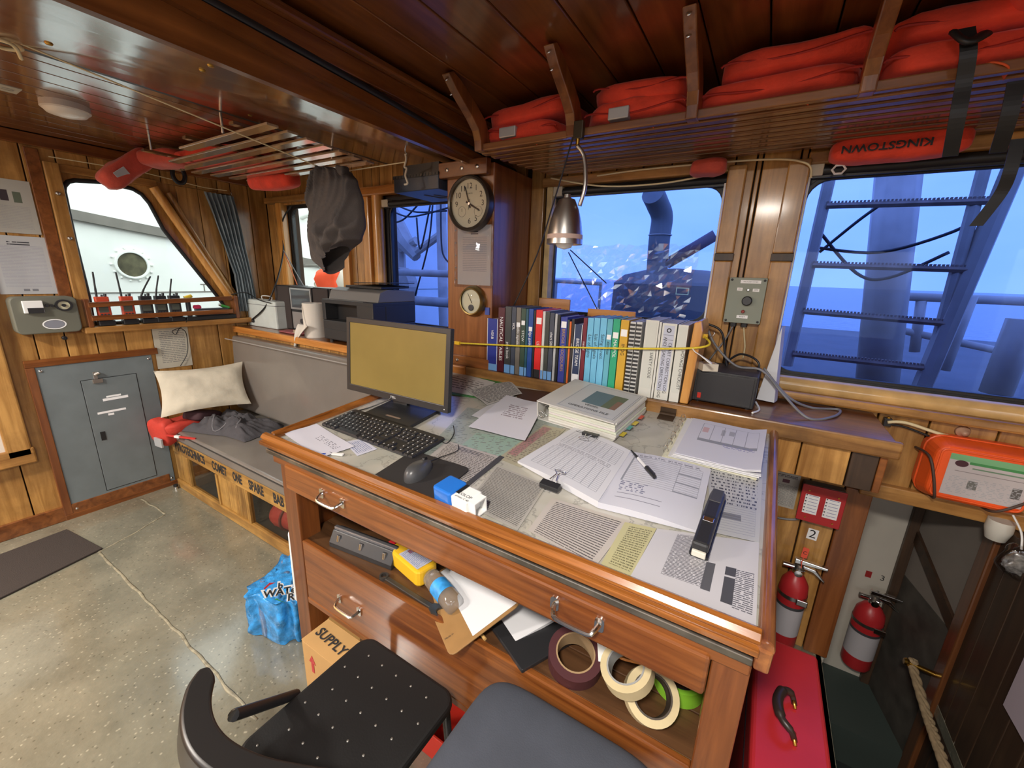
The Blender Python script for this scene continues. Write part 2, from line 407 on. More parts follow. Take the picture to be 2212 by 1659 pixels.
# ---------------------------------------------------------------- floor
def floor_mat():
    mt, n, l, p = newmat('speckled_grey_green_floor')
    g = n.new('ShaderNodeNewGeometry')
    v = n.new('ShaderNodeTexVoronoi'); v.inputs['Scale'].default_value = 58
    r = n.new('ShaderNodeValToRGB'); e = r.color_ramp.elements; e[0].position = .0; e[0].color = (1, 1, 1, 1); e[1].position = .30; e[1].color = (0, 0, 0, 1)
    t = n.new('ShaderNodeTexNoise'); t.inputs['Scale'].default_value = 3; t.inputs['Detail'].default_value = 8; t.inputs['Roughness'].default_value = .7
    r2 = n.new('ShaderNodeValToRGB'); r2.color_ramp.elements[0].position = .3; r2.color_ramp.elements[1].position = .7
    r2.color_ramp.elements[0].color = C(srgb(100, 98, 84)); r2.color_ramp.elements[1].color = C(srgb(136, 132, 114))
    # pale chips and dark chips where the cell has the right random value
    wn = n.new('ShaderNodeTexWhiteNoise'); l.new(v.outputs['Position'], wn.inputs['Vector'])
    a = n.new('ShaderNodeMath'); a.operation = 'GREATER_THAN'; a.inputs[1].default_value = .66
    b = n.new('ShaderNodeMath'); b.operation = 'LESS_THAN'; b.inputs[1].default_value = .36
    l.new(wn.outputs['Value'], a.inputs[0]); l.new(wn.outputs['Value'], b.inputs[0])
    ma = n.new('ShaderNodeMath'); ma.operation = 'MULTIPLY'; mb_ = n.new('ShaderNodeMath'); mb_.operation = 'MULTIPLY'
    for x in (v, t): l.new(g.outputs['Position'], x.inputs['Vector'])
    l.new(v.outputs['Distance'], r.inputs[0]); l.new(t.outputs['Fac'], r2.inputs[0])
    l.new(a.outputs[0], ma.inputs[0]); l.new(r.outputs[0], ma.inputs[1]); l.new(b.outputs[0], mb_.inputs[0]); l.new(r.outputs[0], mb_.inputs[1])
    m1 = n.new('ShaderNodeMixRGB'); m1.inputs['Color2'].default_value = C(srgb(178, 172, 150)); m2 = n.new('ShaderNodeMixRGB'); m2.inputs['Color2'].default_value = C(srgb(70, 66, 54))
    l.new(ma.outputs[0], m1.inputs['Fac']); l.new(r2.outputs[0], m1.inputs['Color1']); l.new(mb_.outputs[0], m2.inputs['Fac']); l.new(m1.outputs[0], m2.inputs['Color1'])
    l.new(m2.outputs[0], p.inputs['Base Color']); p.inputs['Roughness'].default_value = .28; p.inputs['Coat Weight'].default_value = .8; p.inputs['Coat Roughness'].default_value = .12; p.inputs['Coat IOR'].default_value = 1.7
    t3 = n.new('ShaderNodeTexNoise'); t3.inputs['Scale'].default_value = 38; t3.inputs['Detail'].default_value = 4; l.new(g.outputs['Position'], t3.inputs['Vector'])
    bp = n.new('ShaderNodeBump'); bp.inputs['Strength'].default_value = .55; bp.inputs['Distance'].default_value = .004
    l.new(t3.outputs['Fac'], bp.inputs['Height']); l.new(bp.outputs[0], p.inputs['Normal'])
    return mt
M_FLOOR = floor_mat()
X0, X1, Y0 = XL-.1, 1.95, -1.95
NX0, NX1 = .50, .87                      # companionway
fl = MB().cells(X0, X1, Y0, YF+.12, [(NX0-.02, NX1, 1.32, YF+.13)], -.05, 0, None).build('floor', M_FLOOR)
struct(fl, 'grey green speckled floor with raised seams')
M_SEAM = plain('pale_seam_filler', srgb(138, 132, 112), .5, var=.4, vs=30)
def seam(pp, r=.009):
    a = [at(x, y, 'Z', 0) for x, y in pp]
    pts = []
    for i in range(len(a)-1):
        for k in range(12):
            q = a[i].lerp(a[i+1], k/12); pts.append(q+Vector((noise.noise(q*9)*.008, noise.noise(q*9+Vector((5, 5, 0)))*.008, 0)))
    pts.append(a[-1])
    MB().tube(pts, [r*(.6+.6*abs(noise.noise(p*20))) for p in pts], 6, flat=.45).build('floor_seam', M_SEAM, fl, smooth=True)
seam([(213, 1193), (290, 1270), (360, 1340), (440, 1428), (555, 1555)])
seam([(213, 1193), (285, 1155), (356, 1112)])
seam([(306, 1078), (330, 1092), (357, 1111)])
# ---------------------------------------------------------------- left wall
M_BACKING = plain('dark_wood_behind_planks', srgb(48, 28, 12), .8)
wl = struct(MB().plate([(Y0, -.05), (YF+.12, -.05), (YF+.12, 2.45), (Y0, 2.45)], [[(.83, 1.24), (1.80, 1.24), (1.80, 2.2), (.83, 2.2)]], -.10, -.035,
     Matrix.Translation((XL, 0, 0)) @ WALLL).build('wall_left', M_BACKING), 'honey coloured planked side wall')
edges = [-1.9+.142*i for i in range(14)] + [.09, .24, .40, .593, .721, .859, 1.0, 1.154, 1.36, 1.573, 1.71, 1.80, 1.93, 2.07]
edges = sorted(set(round(e, 3) for e in edges if not (-.03 < e < .09)))
for a, b in zip(edges[:-1], edges[1:]):
    zs = [(0.0, 2.34)]
    if b > .86 and a < 1.70: zs = [(0.0, 1.232), (2.19, 2.34)]
    for z0, z1 in zs:
        box('plank', (XL-.03, a+.003, z0), (XL, b-.003, z1), W_HONEY, wl, .003)
# window opening of the left wall: rounded four-sided pane
GP = [(160, 390), (225, 394), (285, 408), (305, 420), (322, 440), (352, 496), (407, 564), (466, 637), (484, 662), (486, 674), (478, 684), (210, 700), (199, 692), (191, 644), (160, 520), (137, 412), (138, 402), (146, 393)]
GL = [(at(x, y, 'X', XL-.02).y, at(x, y, 'X', XL-.02).z) for x, y in GP]
w1 = MB().plate([(.83, 1.232), (1.80, 1.232), (1.80, 2.2), (.83, 2.2)], [GL], -.03, -.012, Matrix.Translation((XL, 0, 0)) @ WALLL).build('window_1', W_HONEY)
struct(w1, 'four sided side window with slanted edge in the planked wall')
LM = Matrix.Translation((XL, 0, 0)) @ WALLL
MB().tube([LM @ Vector((y, z, -.012)) for y, z in GL], .013, 8, closed=True).build('gasket', M_BLACK, w1, smooth=True)
cy = sum(p[0] for p in GL)/len(GL); cz = sum(p[1] for p in GL)/len(GL)
MB().prism([(cy+(y-cy)*1.01, cz+(z-cz)*1.01) for y, z in GL], -.028, -.024, LM).build('pane', M_GLASS, w1)
# planks right of the slanted edge
dg = lambda z: 1.335 + (2.166-z)*(.385/.751)
for a, b in ((1.44, 1.57), (1.575, 1.70), (1.705, 1.795)):
    zl = lambda y: max(1.24, 2.166-(y-1.372)/(.385/.751))
    MB().prism([(a, zl(a)), (b, zl(b)), (b, 2.188), (a, 2.188)], -.012, .0, LM).build('plank', W_HONEY, w1, bevel=.002)
# frame boards
box('jamb_board', (XL-.01, .735, 1.21), (XL+.012, .793, 2.26), W_RED, w1, .003)
box('jamb_board', (XL-.01, .797, 1.21), (XL+.03, .862, 2.20), W_HONEY, w1, .004)
box('head_board', (XL-.01, .862, 2.155), (XL+.012, 1.33, 2.2), W_HONEYY, w1, .003)
box('sill_board', (XL-.03, .80, 1.205), (XL+.075, 1.80, 1.245), W_HONEYY, w1, .006)
p0 = at(331, 404, 'X', XL+.03); p1 = at(498, 645, 'X', XL+.03)
MB().cyl(p0, p1, .028, n=16).build('slanted_rail', W_GOLD, w1, smooth=AUTO)
MB().cyl(p0+Vector((-.02, .085, -.02)), p1+Vector((-.02, .05, -.02)), .02, n=10).build('slanted_batten', W_HONEY, w1, smooth=AUTO)
for py_, pz_ in ((.828, 2.03), (.835, 1.78)): MB().lathe([(.006, 0), (.012, .006), (.008, .012), (0.001, .013)], 10, Matrix.Translation((XL+.03, py_, pz_)) @ Matrix.Rotation(PI/2, 4, 'Y')).build('screw', M_STEEL, w1, smooth=True)
box('baseboard_left', (XL, -1.9, 0), (XL+.02, 1.09, .10), W_RED, None, .004)['kind'] = 'structure'
trim = box('trim_1', (XL-.02, -1.9, 2.27), (XL+.035, YF, 2.335), W_REDY, None, .004); struct(trim)
# lower-left door edge seen at the picture's edge
d1 = struct(box('door_1', (XL, -.45, .12), (XL+.02, .20, .62), W_RED, None, .004), 'framed hatch in the planked wall')
DY = at(48, 900, 'X', XL+.03).y
box('hatch_frame', (XL+.02, DY-.10, .50), (XL+.05, DY, 2.0), W_HONEY, d1, .008)
box('hatch_frame', (XL+.02, DY-.8, .45), (XL+.05, DY+.01, .55), W_HONEYY, d1, .008)
box('hatch_pane', (XL+.02, DY-.7, .55), (XL+.028, DY-.10, 1.0), plain('pale_hatch_panel', srgb(206, 200, 190), .6), d1)
# ---------------------------------------------------------------- front wall
def wrect(x0, x1, z0, z1, r=.07):
    return rrect(x1-x0, z1-z0, r, 5, (x0+x1)/2, (z0+z1)/2)
WIN = {2: (-3.42, -2.735, 1.40, 2.115), 3: (-2.275, -1.38, 1.31, 2.085), 4: (-1.02, -.235, 1.475, 2.055), 5: (.072, .905, 1.295, 2.05)}
FM = Matrix.Translation((0, YF, 0)) @ WALLF
holes = [(x0-.03, x1+.03, z0-.03, z1+.03) for x0, x1, z0, z1 in WIN.values()] + [(NX0, NX1, -.6, .845)]
wf = struct(MB().cells(XL-.1, X1, -.7, 2.45, holes, -.12, -.035, FM).build('wall_front', M_BACKING), 'planked front wall with windows')
def planks_f(xs, z0, z1, y=YF, mat=W_HONEY, th=.03):
    for a, b in zip(xs[:-1], xs[1:]): box('plank', (a+.003, y, z0), (b-.003, y+th, z1), mat, wf, .003)
planks_f([-3.70, -3.60, -3.475], 1.17, 2.34)
planks_f([-2.69, -2.60, -2.49, -2.40, -2.325], 1.17, 2.34)
planks_f([-1.34, -1.2], 1.17, 2.34)
planks_f([-1.165, -1.085], 1.17, 2.34)
planks_f([-.20, -.123, -.102, .026, .05], 1.10, 2.34)
for a, b in ((-3.475, -2.69), (-2.325, -1.34), (-1.085, -.2), (.05, .96)):
    n = max(2, round((b-a)/.13)); xs = [a+(b-a)*i/n for i in range(n+1)]
    planks_f(xs, 2.14, 2.34)
planks_f([-3.475+.131*i for i in range(7)], 1.17, 1.34)
planks_f([-2.325+.123*i for i in range(9)], 1.10, 1.26)
planks_f([-1.085+.1264*i for i in range(8)], 1.10, 1.42)
planks_f([.96, 1.10, 1.25, 1.40, 1.55, 1.70, 1.9], 0, 2.34)
planks_f([.05, .175, .31, .45, .60, .78, .93], .845, 1.20)
planks_f([-1.5, -1.35, -1.2, -1.05, -.9, -.75, -.6, -.45, -.3, -.14, .02, .155, .29, .41], 0, 1.12)
box('plank', (.41, YF-.012, 0), (.50, YF+.03, .845), W_REDZ, wf, .004)
box('lintel_board', (.45, YF-.03, .835), (1.9, YF+.03, .895), W_HONEYX, wf, .006)
def fwindow(n, tint, label):
    x0, x1, z0, z1 = WIN[n]
    w = struct(MB().ring(wrect(x0-.045, x1+.045, z0-.045, z1+.045, .02), wrect(x0-.012, x1+.012, z0-.012, z1+.012), -.075, -.03, FM).build(f'window_{n}', M_BLACK), label)
    MB().ring(wrect(x0-.02, x1+.02, z0-.02, z1+.02, .08), wrect(x0, x1, z0, z1), -.055, -.035, FM).build('gasket', M_BLACK, w, bevel=.004)
    MB().prism(wrect(x0-.01, x1+.01, z0-.01, z1+.01), -.054, -.05, FM).build('pane', tint, w)
    return w
w2 = fwindow(2, M_GLASS, 'clear front window with bright deck outside')
w3 = fwindow(3, M_TINT, 'blue tinted front window beside the clock pillar')
w4 = fwindow(4, M_TINT, 'blue tinted front window above the row of books')
w5 = fwindow(5, M_TINT, 'large blue tinted front window')
# wooden surrounds
box('jamb_board', (-3.53, YF-.03, 1.2), (-3.455, YF+.03, 2.16), W_GOLD, w2, .008)
box('jamb_board', (-2.735, YF-.03, 1.2), (-2.655, YF+.03, 2.16), W_GOLD, w2, .008)
box('head_board', (-3.66, YF-.045, 2.155), (-2.66, YF+.03, 2.20), W_HONEYX, w2, .008)
box('jamb_board', (-2.49, YF-.03, 1.2), (-2.42, YF+.03, 2.14), W_GOLD, w3, .008)
MB().cyl((-2.352, YF+.0, 1.18), (-2.352, YF+.0, 2.14), .04, n=18).build('round_jamb', W_GOLD, w3, smooth=AUTO)
box('head_board', (-2.50, YF-.045, 2.14), (-1.46, YF+.03, 2.195), W_GOLDX, w3, .008)
box('jamb_board', (-1.06, YF-.02, 1.2), (-1.028, YF+.05, 2.1), plain('worn_cream_jamb', srgb(196, 170, 120), .5, var=.2, vs=20), w4, .004)
box('jamb_board', (-.222, YF-.03, 1.18), (-.152, YF+.03, 1.745), W_HONEY, w4, .006)
box('jamb_board', (-.222, YF-.03, 1.775), (-.152, YF+.03, 2.12), W_HONEY, w4, .006)
box('joint_block', (-.224, YF-.028, 1.745), (-.15, YF+.03, 1.775), W_DARKZ, w4, .002)
box('jamb_board', (-.012, YF-.03, 1.18), (.062, YF+.03, 1.745), W_HONEY, w5, .006)
box('jamb_board', (-.012, YF-.03, 1.775), (.062, YF+.03, 2.12), W_HONEY, w5, .006)
box('joint_block', (-.014, YF-.028, 1.745), (.064, YF+.03, 1.775), W_DARKZ, w5, .002)
box('inner_jamb', (.062, YF+.0, 1.29), (.07, YF+.06, 2.06), M_WHITE, w5, .002)
box('inner_jamb', (-.232, YF+.0, 1.45), (-.222, YF+.06, 2.06), M_WHITE, w4, .002)
box('head_board', (-1.09, YF-.02, 2.10), (-.2, YF+.03, 2.145), W_HONEYX, w4, .006)
box('head_board', (.05, YF-.02, 2.10), (.95, YF+.03, 2.145), W_HONEYX, w5, .006)
MB().cyl((.062, YF+.015, 1.243), (.96, YF+.015, 1.243), .035, n=18).build('round_sill', plain('worn_varnished_sill', srgb(206, 168, 110), .22, var=.25, vs=9, coat=.6), w5, smooth=AUTO)
box('sill_board', (.0, YF-.05, 1.185), (.96, YF+.03, 1.222), W_HONEYX, w5, .01)
# ---------------------------------------------------------------- ledge and pillar
led = struct(box('trim_2', (XL, YL, ZL-.035), (.432, YF, ZL), W_RED, None, .003), 'continuous wooden ledge under the front windows')
box('ledge_nosing', (XL, YL-.022, ZL-.048), (-1.30, YL, ZL+.004), W_GOLDX, led, .008)
box('ledge_nosing', (-1.296, YL-.022, ZL-.055), (.445, YL, ZL+.004), wood('worn_ledge_edge', srgb(120, 78, 34), srgb(186, 138, 78), 'X', 1, .4, .2, srgb(66, 42, 20), .8), led, .006)
for a in range(27):
    x = XL+.01+a*.0935
    if x < -1.3: box('plank', (x+.002, YL+.005, .98), (x+.0915, YL+.03, ZL-.048), W_HONEY, led, .002)
for a, b in ((-1.2, -.95), (-.95, -.7), (-.7, -.45), (-.45, -.2), (-.2, .06), (.06, .19), (.19, .33), (.33, .405)):
    box('plank', (a+.002, YL+.005, .985), (b-.002, YL+.035, ZL-.05), W_DARKZ if b > .4 else W_HONEY, led, .003)
box('end_board', (.405, YL+.005, .985), (.425, YF, ZL-.05), W_RED, led, .003)
pil = struct(box('trim_3', (-1.45, YL+.02, ZL), (-1.165, YF+.02, 2.155), W_REDZ, None, .006), 'wooden pillar carrying the wall clock')
box('pillar_cap', (-1.475, YL-.015, 2.10), (-1.185, YL+.02, 2.17), W_RED, pil, .004)
box('pillar_foot', (-1.46, YL+.0, ZL), (-1.165, YL+.02, ZL+.055), W_RED, pil, .004)
for i, x in enumerate((-1.42, -1.33, -1.24)):
    MB().lathe([(.001, .004), (.009, .003), (.01, 0)], 12, Matrix.Translation((x, YL-.015, 2.135)) @ WALLF).build('screw', M_CHROME, pil, smooth=True)
MB().lathe([(.001, .004), (.009, .003), (.01, 0)], 12, Matrix.Translation((-1.37, YL, ZL+.028)) @ WALLF).build('screw', M_CHROME, pil, smooth=True)
# ---------------------------------------------------------------- ceilings
ZS = 2.335
zv = lambda Y: 2.168 + .055*(1.72-Y)
ceil = struct(box('ceiling', (X0, Y0, 2.40), (X1, YF+.12, 2.46), M_BACKING), 'planked wooden ceiling')
xs = [-2.235-.118*i for i in range(13)]
for i, (b, a) in enumerate(zip(xs[:-1], xs[1:])):
    box('ceiling_strip', (a+.0045, Y0, ZS), (b-.0045, YF, ZS+.012), W_STRIP, ceil, .0015)
box('panel_gap', (-2.245, Y0, 2.322), (-2.218, YF, 2.34), M_BLACK, ceil)
def ven(u, v):
    Y = Y0+(YF-Y0)*v; x = -2.225+(.96)*u
    return (x, Y, (2.322)*(1-u)+zv(Y)*u)
vb = MB().grid(ven, 6, 16, uv=False); vb.uv = {}
vb.grid(lambda u, v: Vector(ven(u, v))+Vector((0, 0, .015)), 6, 16); vb.uv = {}
vo = vb.build('veneer_panel', W_VENEER, ceil, fix=False)
for px, py in ((105, 92), (437, 150), (455, 140), (540, 247), (713, 182), (970, 307)):
    # screws in the veneer, found on the sloping panel
    for k in range(60):
        u = k/59; x = -2.225+.96*u
        q = at(px, py, 'X', x)
        if abs(q.z-(2.322*(1-u)+zv(q.y)*u)) < .004:
            MB().lathe([(.001, -.006), (.008, -.005), (.011, 0)], 10, Matrix.Translation((x, q.y, q.z-.001))).build('screw', M_BRASS, ceil, smooth=True); break
bm_ = MB()
for k in range(16):
    ya, yb = Y0+(YF-Y0)*k/16, Y0+(YF-Y0)*(k+1)/16
    bm_.add([(-1.30, ya, zv(ya)-.004), (-1.262, ya, zv(ya)-.004), (-1.262, ya, zv(ya)+.03), (-1.30, ya, zv(ya)+.03), (-1.30, yb, zv(yb)-.004), (-1.262, yb, zv(yb)-.004), (-1.262, yb, zv(yb)+.03), (-1.30, yb, zv(yb)+.03)],
        [(0, 1, 5, 4), (1, 2, 6, 5), (2, 3, 7, 6), (3, 0, 4, 7)])
bm_.build('beam_moulding', W_REDY, ceil)
box('beam_side_board', (-1.31, Y0, 2.15), (-1.285, YF, 2.40), W_CEIL, ceil)
MB().tube([(-1.272, Y0+(YF-Y0)*k/20, zv(Y0+(YF-Y0)*k/20)+.042+.004*math.sin(k)) for k in range(21)], .013, 8).build('black_conduit', M_CABLE, ceil, smooth=True)
box('beam_upper_board', (-1.285, Y0, 2.262), (-1.262, YF, 2.318), W_REDY, ceil, .003)
box('beam_batten', (-1.285, Y0, 2.318), (-1.235, YF, 2.342), W_REDY, ceil, .006)
xs = [-1.28, -1.09] + [-.93+.163*i for i in range(18)]
for a, b in zip(xs[:-1], xs[1:]):
    if a < X1: box('ceiling_plank', (a+.002, Y0, 2.36), (b-.002, YF, 2.38), W_CEIL, ceil, .004)
# ---------------------------------------------------------------- walls behind the camera, with the after windows and side door that let daylight in
wb = struct(MB().cells(XL-.1, X1, 0, 2.45, [(-3.2, -2.0, 1.1, 2.0), (-1.7, -.4, 1.1, 2.05), (.1, 1.3, 1.1, 2.05)], 0, .06, Matrix.Translation((0, Y0, 0)) @ WALLF).build('wall_back', W_HONEY))
wr = struct(MB().cells(Y0, YF+.1, -.05, 2.45, [(-1.7, -.7, .2, 2.05), (-.4, .35, 1.35, 2.0)], -.06, 0, Matrix.Translation((X1, 0, 0)) @ WALLL).build('wall_right', W_HONEY))  # small forward opening is unseen, kept to brighten the toolbox side
# ---------------------------------------------------------------- companionway under the right window
M_CWALL = plain('off_white_bulkhead', srgb(186, 180, 168), .6, var=.06, vs=5)
YB = 2.5; ZB = -.385
cw = struct(MB().box((.42, YB, -.6), (.84, YB+.03, .95)).build('wall_companionway', M_CWALL), 'off-white bulkhead inside the companionway')
sd = MB()
A, B = Vector((.868, YF+.05, 0)), Vector((.79, YB, 0)); th = Vector((.02, .006, 0))
def wallq(o, a, b, z0, z1, t):
    o.add([a+Vector((0, 0, z0)), b+Vector((0, 0, z0)), b+Vector((0, 0, z1)), a+Vector((0, 0, z1)), a+t+Vector((0, 0, z0)), b+t+Vector((0, 0, z0)), b+t+Vector((0, 0, z1)), a+t+Vector((0, 0, z1))],
          [(0, 1, 2, 3), (4, 7, 6, 5), (0, 4, 5, 1), (1, 5, 6, 2), (2, 6, 7, 3), (3, 7, 4, 0)])
wallq(sd, A, B, -.6, .95, th); sd.build('side_bulkhead', plain('grey_bulkhead', srgb(128, 120, 112), .7, var=.08, vs=6), cw)
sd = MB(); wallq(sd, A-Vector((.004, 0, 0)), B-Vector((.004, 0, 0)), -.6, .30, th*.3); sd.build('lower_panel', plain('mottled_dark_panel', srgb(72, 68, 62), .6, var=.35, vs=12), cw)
sd = MB()
t0, t1 = A-Vector((.012, 0, 0)), B-Vector((.012, 0, 0))
sd.add([t0+Vector((0, 0, .30)), t1+Vector((0, 0, .50)), t1+Vector((0, 0, .56)), t0+Vector((0, 0, .36))]+[q+Vector((.014, 0, 0)) for q in (t0+Vector((0, 0, .30)), t1+Vector((0, 0, .50)), t1+Vector((0, 0, .56)), t0+Vector((0, 0, .36)))],
       [(0, 1, 2, 3), (4, 7, 6, 5), (0, 4, 5, 1), (1, 5, 6, 2), (2, 6, 7, 3), (3, 7, 4, 0)])
sd.build('hand_rail', W_DARK, cw)
box('corner_post', (.755, YB-.03, -.6), (.792, YB, .95), W_DARKZ, cw, .004)
box('door_post', (.855, YF-.02, -.6), (.905, YF+.06, .835), wood('brown_post', srgb(84, 48, 26), srgb(120, 74, 42), 'Z'), cw, .006)
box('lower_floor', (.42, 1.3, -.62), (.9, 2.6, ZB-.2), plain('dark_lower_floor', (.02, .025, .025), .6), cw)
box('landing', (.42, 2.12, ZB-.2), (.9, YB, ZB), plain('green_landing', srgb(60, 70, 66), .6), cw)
box('well_side', (.46, 1.3, -.62), (.478, YF+.08, 0), W_DARKZ, cw); box('well_end', (.46, 1.30, -.62), (.9, 1.318, 0), W_DARKZ, cw)
box('jamb_lining', (.478, YF+.03, -.6), (.50, YB, .95), M_CWALL, cw)
box('deck_head', (.42, YF+.04, .86), (.95, YB+.03, .95), M_CWALL, cw)
for i in range(9):
    y = 1.20+i*.097
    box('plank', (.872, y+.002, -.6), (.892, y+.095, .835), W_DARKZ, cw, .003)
box('plank_backing', (.892, 1.2, -.6), (.91, 2.06, .835), M_BACKING, cw)
# ---------------------------------------------------------------- chart table
LEGY = .778
def chart_mat():
    mt, n, l, p = newmat('chart_under_plastic')
    g = n.new('ShaderNodeTexCoord')
    t = n.new('ShaderNodeTexNoise'); t.inputs['Scale'].default_value = 3.2; t.inputs['Detail'].default_value = 5
    r = n.new('ShaderNodeValToRGB'); e = r.color_ramp.elements
    e[0].position = .3; e[0].color = C(srgb(146, 150, 142)); e[1].position = .72; e[1].color = C(srgb(186, 184, 180))
    q = e.new(.5); q.color = C(srgb(172, 168, 156))
    w = n.new('ShaderNodeTexNoise'); w.inputs['Scale'].default_value = 9; w.inputs['Detail'].default_value = 7
    r2 = n.new('ShaderNodeValToRGB'); r2.color_ramp.elements[0].position = .485; r2.color_ramp.elements[0].color = (0, 0, 0, 1)
    r2.color_ramp.elements[1].position = .515; r2.color_ramp.elements[1].color = (0, 0, 0, 1); k = r2.color_ramp.elements.new(.5); k.color = (.5, .5, .5, 1)
    m = n.new('ShaderNodeMixRGB'); m.inputs['Color2'].default_value = C(srgb(96, 96, 92))
    l.new(g.outputs['Object'], t.inputs['Vector']); l.new(g.outputs['Object'], w.inputs['Vector'])
    l.new(t.outputs['Fac'], r.inputs[0]); l.new(w.outputs['Fac'], r2.inputs[0]); l.new(r2.outputs[0], m.inputs['Fac']); l.new(r.outputs[0], m.inputs['Color1'])
    l.new(m.outputs[0], p.inputs['Base Color']); p.inputs['Roughness'].default_value = .3; p.inputs['Coat Weight'].default_value = .3; p.inputs['Coat Roughness'].default_value = .2
    return mt
tbl = thing('chart_table', 'wide sloping mahogany chart table with oak edge rails and open shelf', 'table', Matrix.Translation((-.7, 1.2, 0)))
PT = Matrix.Translation((.7, -1.2, 0))
TT = PT @ TB
SB = .915                                       # slope length to the ledge
def tpart(mb, name, mat, **k): return mb.build(name, mat, tbl, **k)
XTL, XTR = -1.535, .086
o = MB().box((XTL, .0, -.025), (XTR, SB, 0)).build('table_top', chart_mat(), tbl); o.matrix_basis = TT
tpart(MB().box((XTL+.03, .76, .935), (XTR, .80, .985), PT), 'front_frieze', W_TABLE, bevel=.003)
prof = [(-.030, -.018), (-.012, -.022), (.014, -.020), (.016, .004), (.010, .016), (.002, .021), (-.010, .020), (-.020, .012), (-.022, .005), (-.016, .003), (-.016, -.001), (-.031, -.003)]
rb = MB()
rb.prism(prof, XTL-.02, XTR+.005, TB @ Matrix(((0, 0, 1, 0), (1, 0, 0, 0), (0, 1, 0, 0), (0, 0, 0, 1))))
tpart(MB().add([PT @ v for v in rb.v], rb.f), 'front_rail', W_RAIL, bevel=.004, seg=2)
tpart(MB().box((XTL, .752, .966), (XTR, .768, .984), PT), 'metal_strip', plain('tarnished_strip', (.22, .2, .17), .3, .8, var=.4, vs=14), bevel=.003)
# side rails
a = Vector((*tb(590, 946), .0)); b = Vector((*tb(832, 853), .0)); d = (b-a).normalized(); b = a+d*(SB-.02-a.y)/d.y
lr = MB(); lr.prism([(-.02, -.03), (.016, -.03), (.016, .008), (.010, .020), (0, .026), (-.010, .022), (-.016, .008)], 0, (b-a).length, Matrix.Translation(a) @ Matrix(((d.y, 0, d.x, 0), (-d.x, 0, d.y, 0), (0, 1, 0, 0), (0, 0, 0, 1))))
o = lr.build('side_rail', W_RAILY, tbl, bevel=.004); o.matrix_basis = TT
rr = MB(); rr.prism([(.086, -.03), (.112, -.03), (.115, .0), (.112, .012), (.10, .020), (.09, .014), (.086, .0)], -.02, SB+.005, Matrix(((1, 0, 0, 0), (0, 0, 1, 0), (0, 1, 0, 0), (0, 0, 0, 1))))
rr.box((.087, -.024, -.055), (.113, .03, .0))
o = rr.build('side_rail', wood('worn_brown_rail', srgb(96, 52, 32), srgb(160, 104, 58), 'Y', 1, .3, .5, None), tbl, bevel=.005); o.matrix_basis = TT
W_SHELF = wood('brown_shelf_board', srgb(58, 36, 20), srgb(98, 66, 40), 'X', 1, .45, .1, None)
# carcass
for x0, x1 in ((-1.468, -1.385), (.022, .088)): tpart(MB().box((x0, .765, 0), (x1, .85, .955), PT), 'corner_post', W_TABLEZ, bevel=.003)
udf = tpart(MB().box((-1.425, .752, .848), (.02, .79, .948), PT), 'upper_drawer_front', W_TABLE, bevel=.008)
tpart(MB().box((-1.385, .775, .948), (.022, .80, .965), PT), 'top_frieze', W_TABLE)
ldf = tpart(MB().box((-1.385, .768, .365), (.022, .79, .632), PT), 'lower_drawer_front', W_TABLE, bevel=.004)
tpart(MB().box((-1.385, .766, .345), (.022, .80, .372), PT), 'lower_rail', W_TABLE, bevel=.003)
for i in range(6):
    tpart(MB().box((-1.43, .79+i*.118, .612), (.08, .79+i*.118+.115, .628), PT), 'shelf_plank', W_SHELF, bevel=.002)
tpart(MB().box((-1.46, 1.5, .0), (.09, 1.52, .95), PT), 'back_panel', W_DARK)
for x in (-1.455, .06): tpart(MB().box((x, .80, .0), (x+.022, 1.5, .955), PT), 'side_panel', W_TABLEZ)
tpart(MB().box((-1.12, .80, .345), (.06, 1.5, .36), PT), 'bottom_board', W_DARK)
tpart(MB().box((-1.12, .80, .0), (-1.1, 1.5, .345), PT), 'inner_divider', W_DARK)
def handle(x0, z0, x1, z1, par):
    hb = MB(); Y = .752
    hb.tube([PT @ Vector(q) for q in bez([(x0, Y-.004, z0), (x0+.006, Y-.022, z0-.006), (x0+.02, Y-.03, z0-.012), (x1-.02, Y-.03, z1-.012), (x1-.006, Y-.022, z1-.006), (x1, Y-.004, z1)], 5)], .0058, 8)
    for x, z in ((x0, z0), (x1, z1)): hb.prism(rrect(.022, .036, .008, 3), 0, .004, PT @ Matrix.Translation((x, Y, z)) @ WALLF)
    return hb.build('handle', M_CHROME, par, smooth=AUTO)
for x, z in ((-1.143, .905), (-.256, .906)): handle(x-.055, z, x+.055, z, udf)
h3 = handle(-1.175, .47, -1.065, .47, ldf); h3.location.y = .016
for px in (1270, 1452):
    x, s = tb(px, 880 if px > 1300 else 850)
    hb = MB(); hb.box((x-.03, SB-.06, .0), (x+.03, SB, .004)); hb.cyl((x-.03, SB-.012, .006), (x+.03, SB-.012, .006), .007, n=10); hb.box((x-.03, SB-.004, .004), (x+.03, SB, .03))
    o = hb.build('hinge', plain('rusty_hinge_%d' % px, srgb(74, 56, 40), .6, .4), tbl); o.matrix_basis = TT

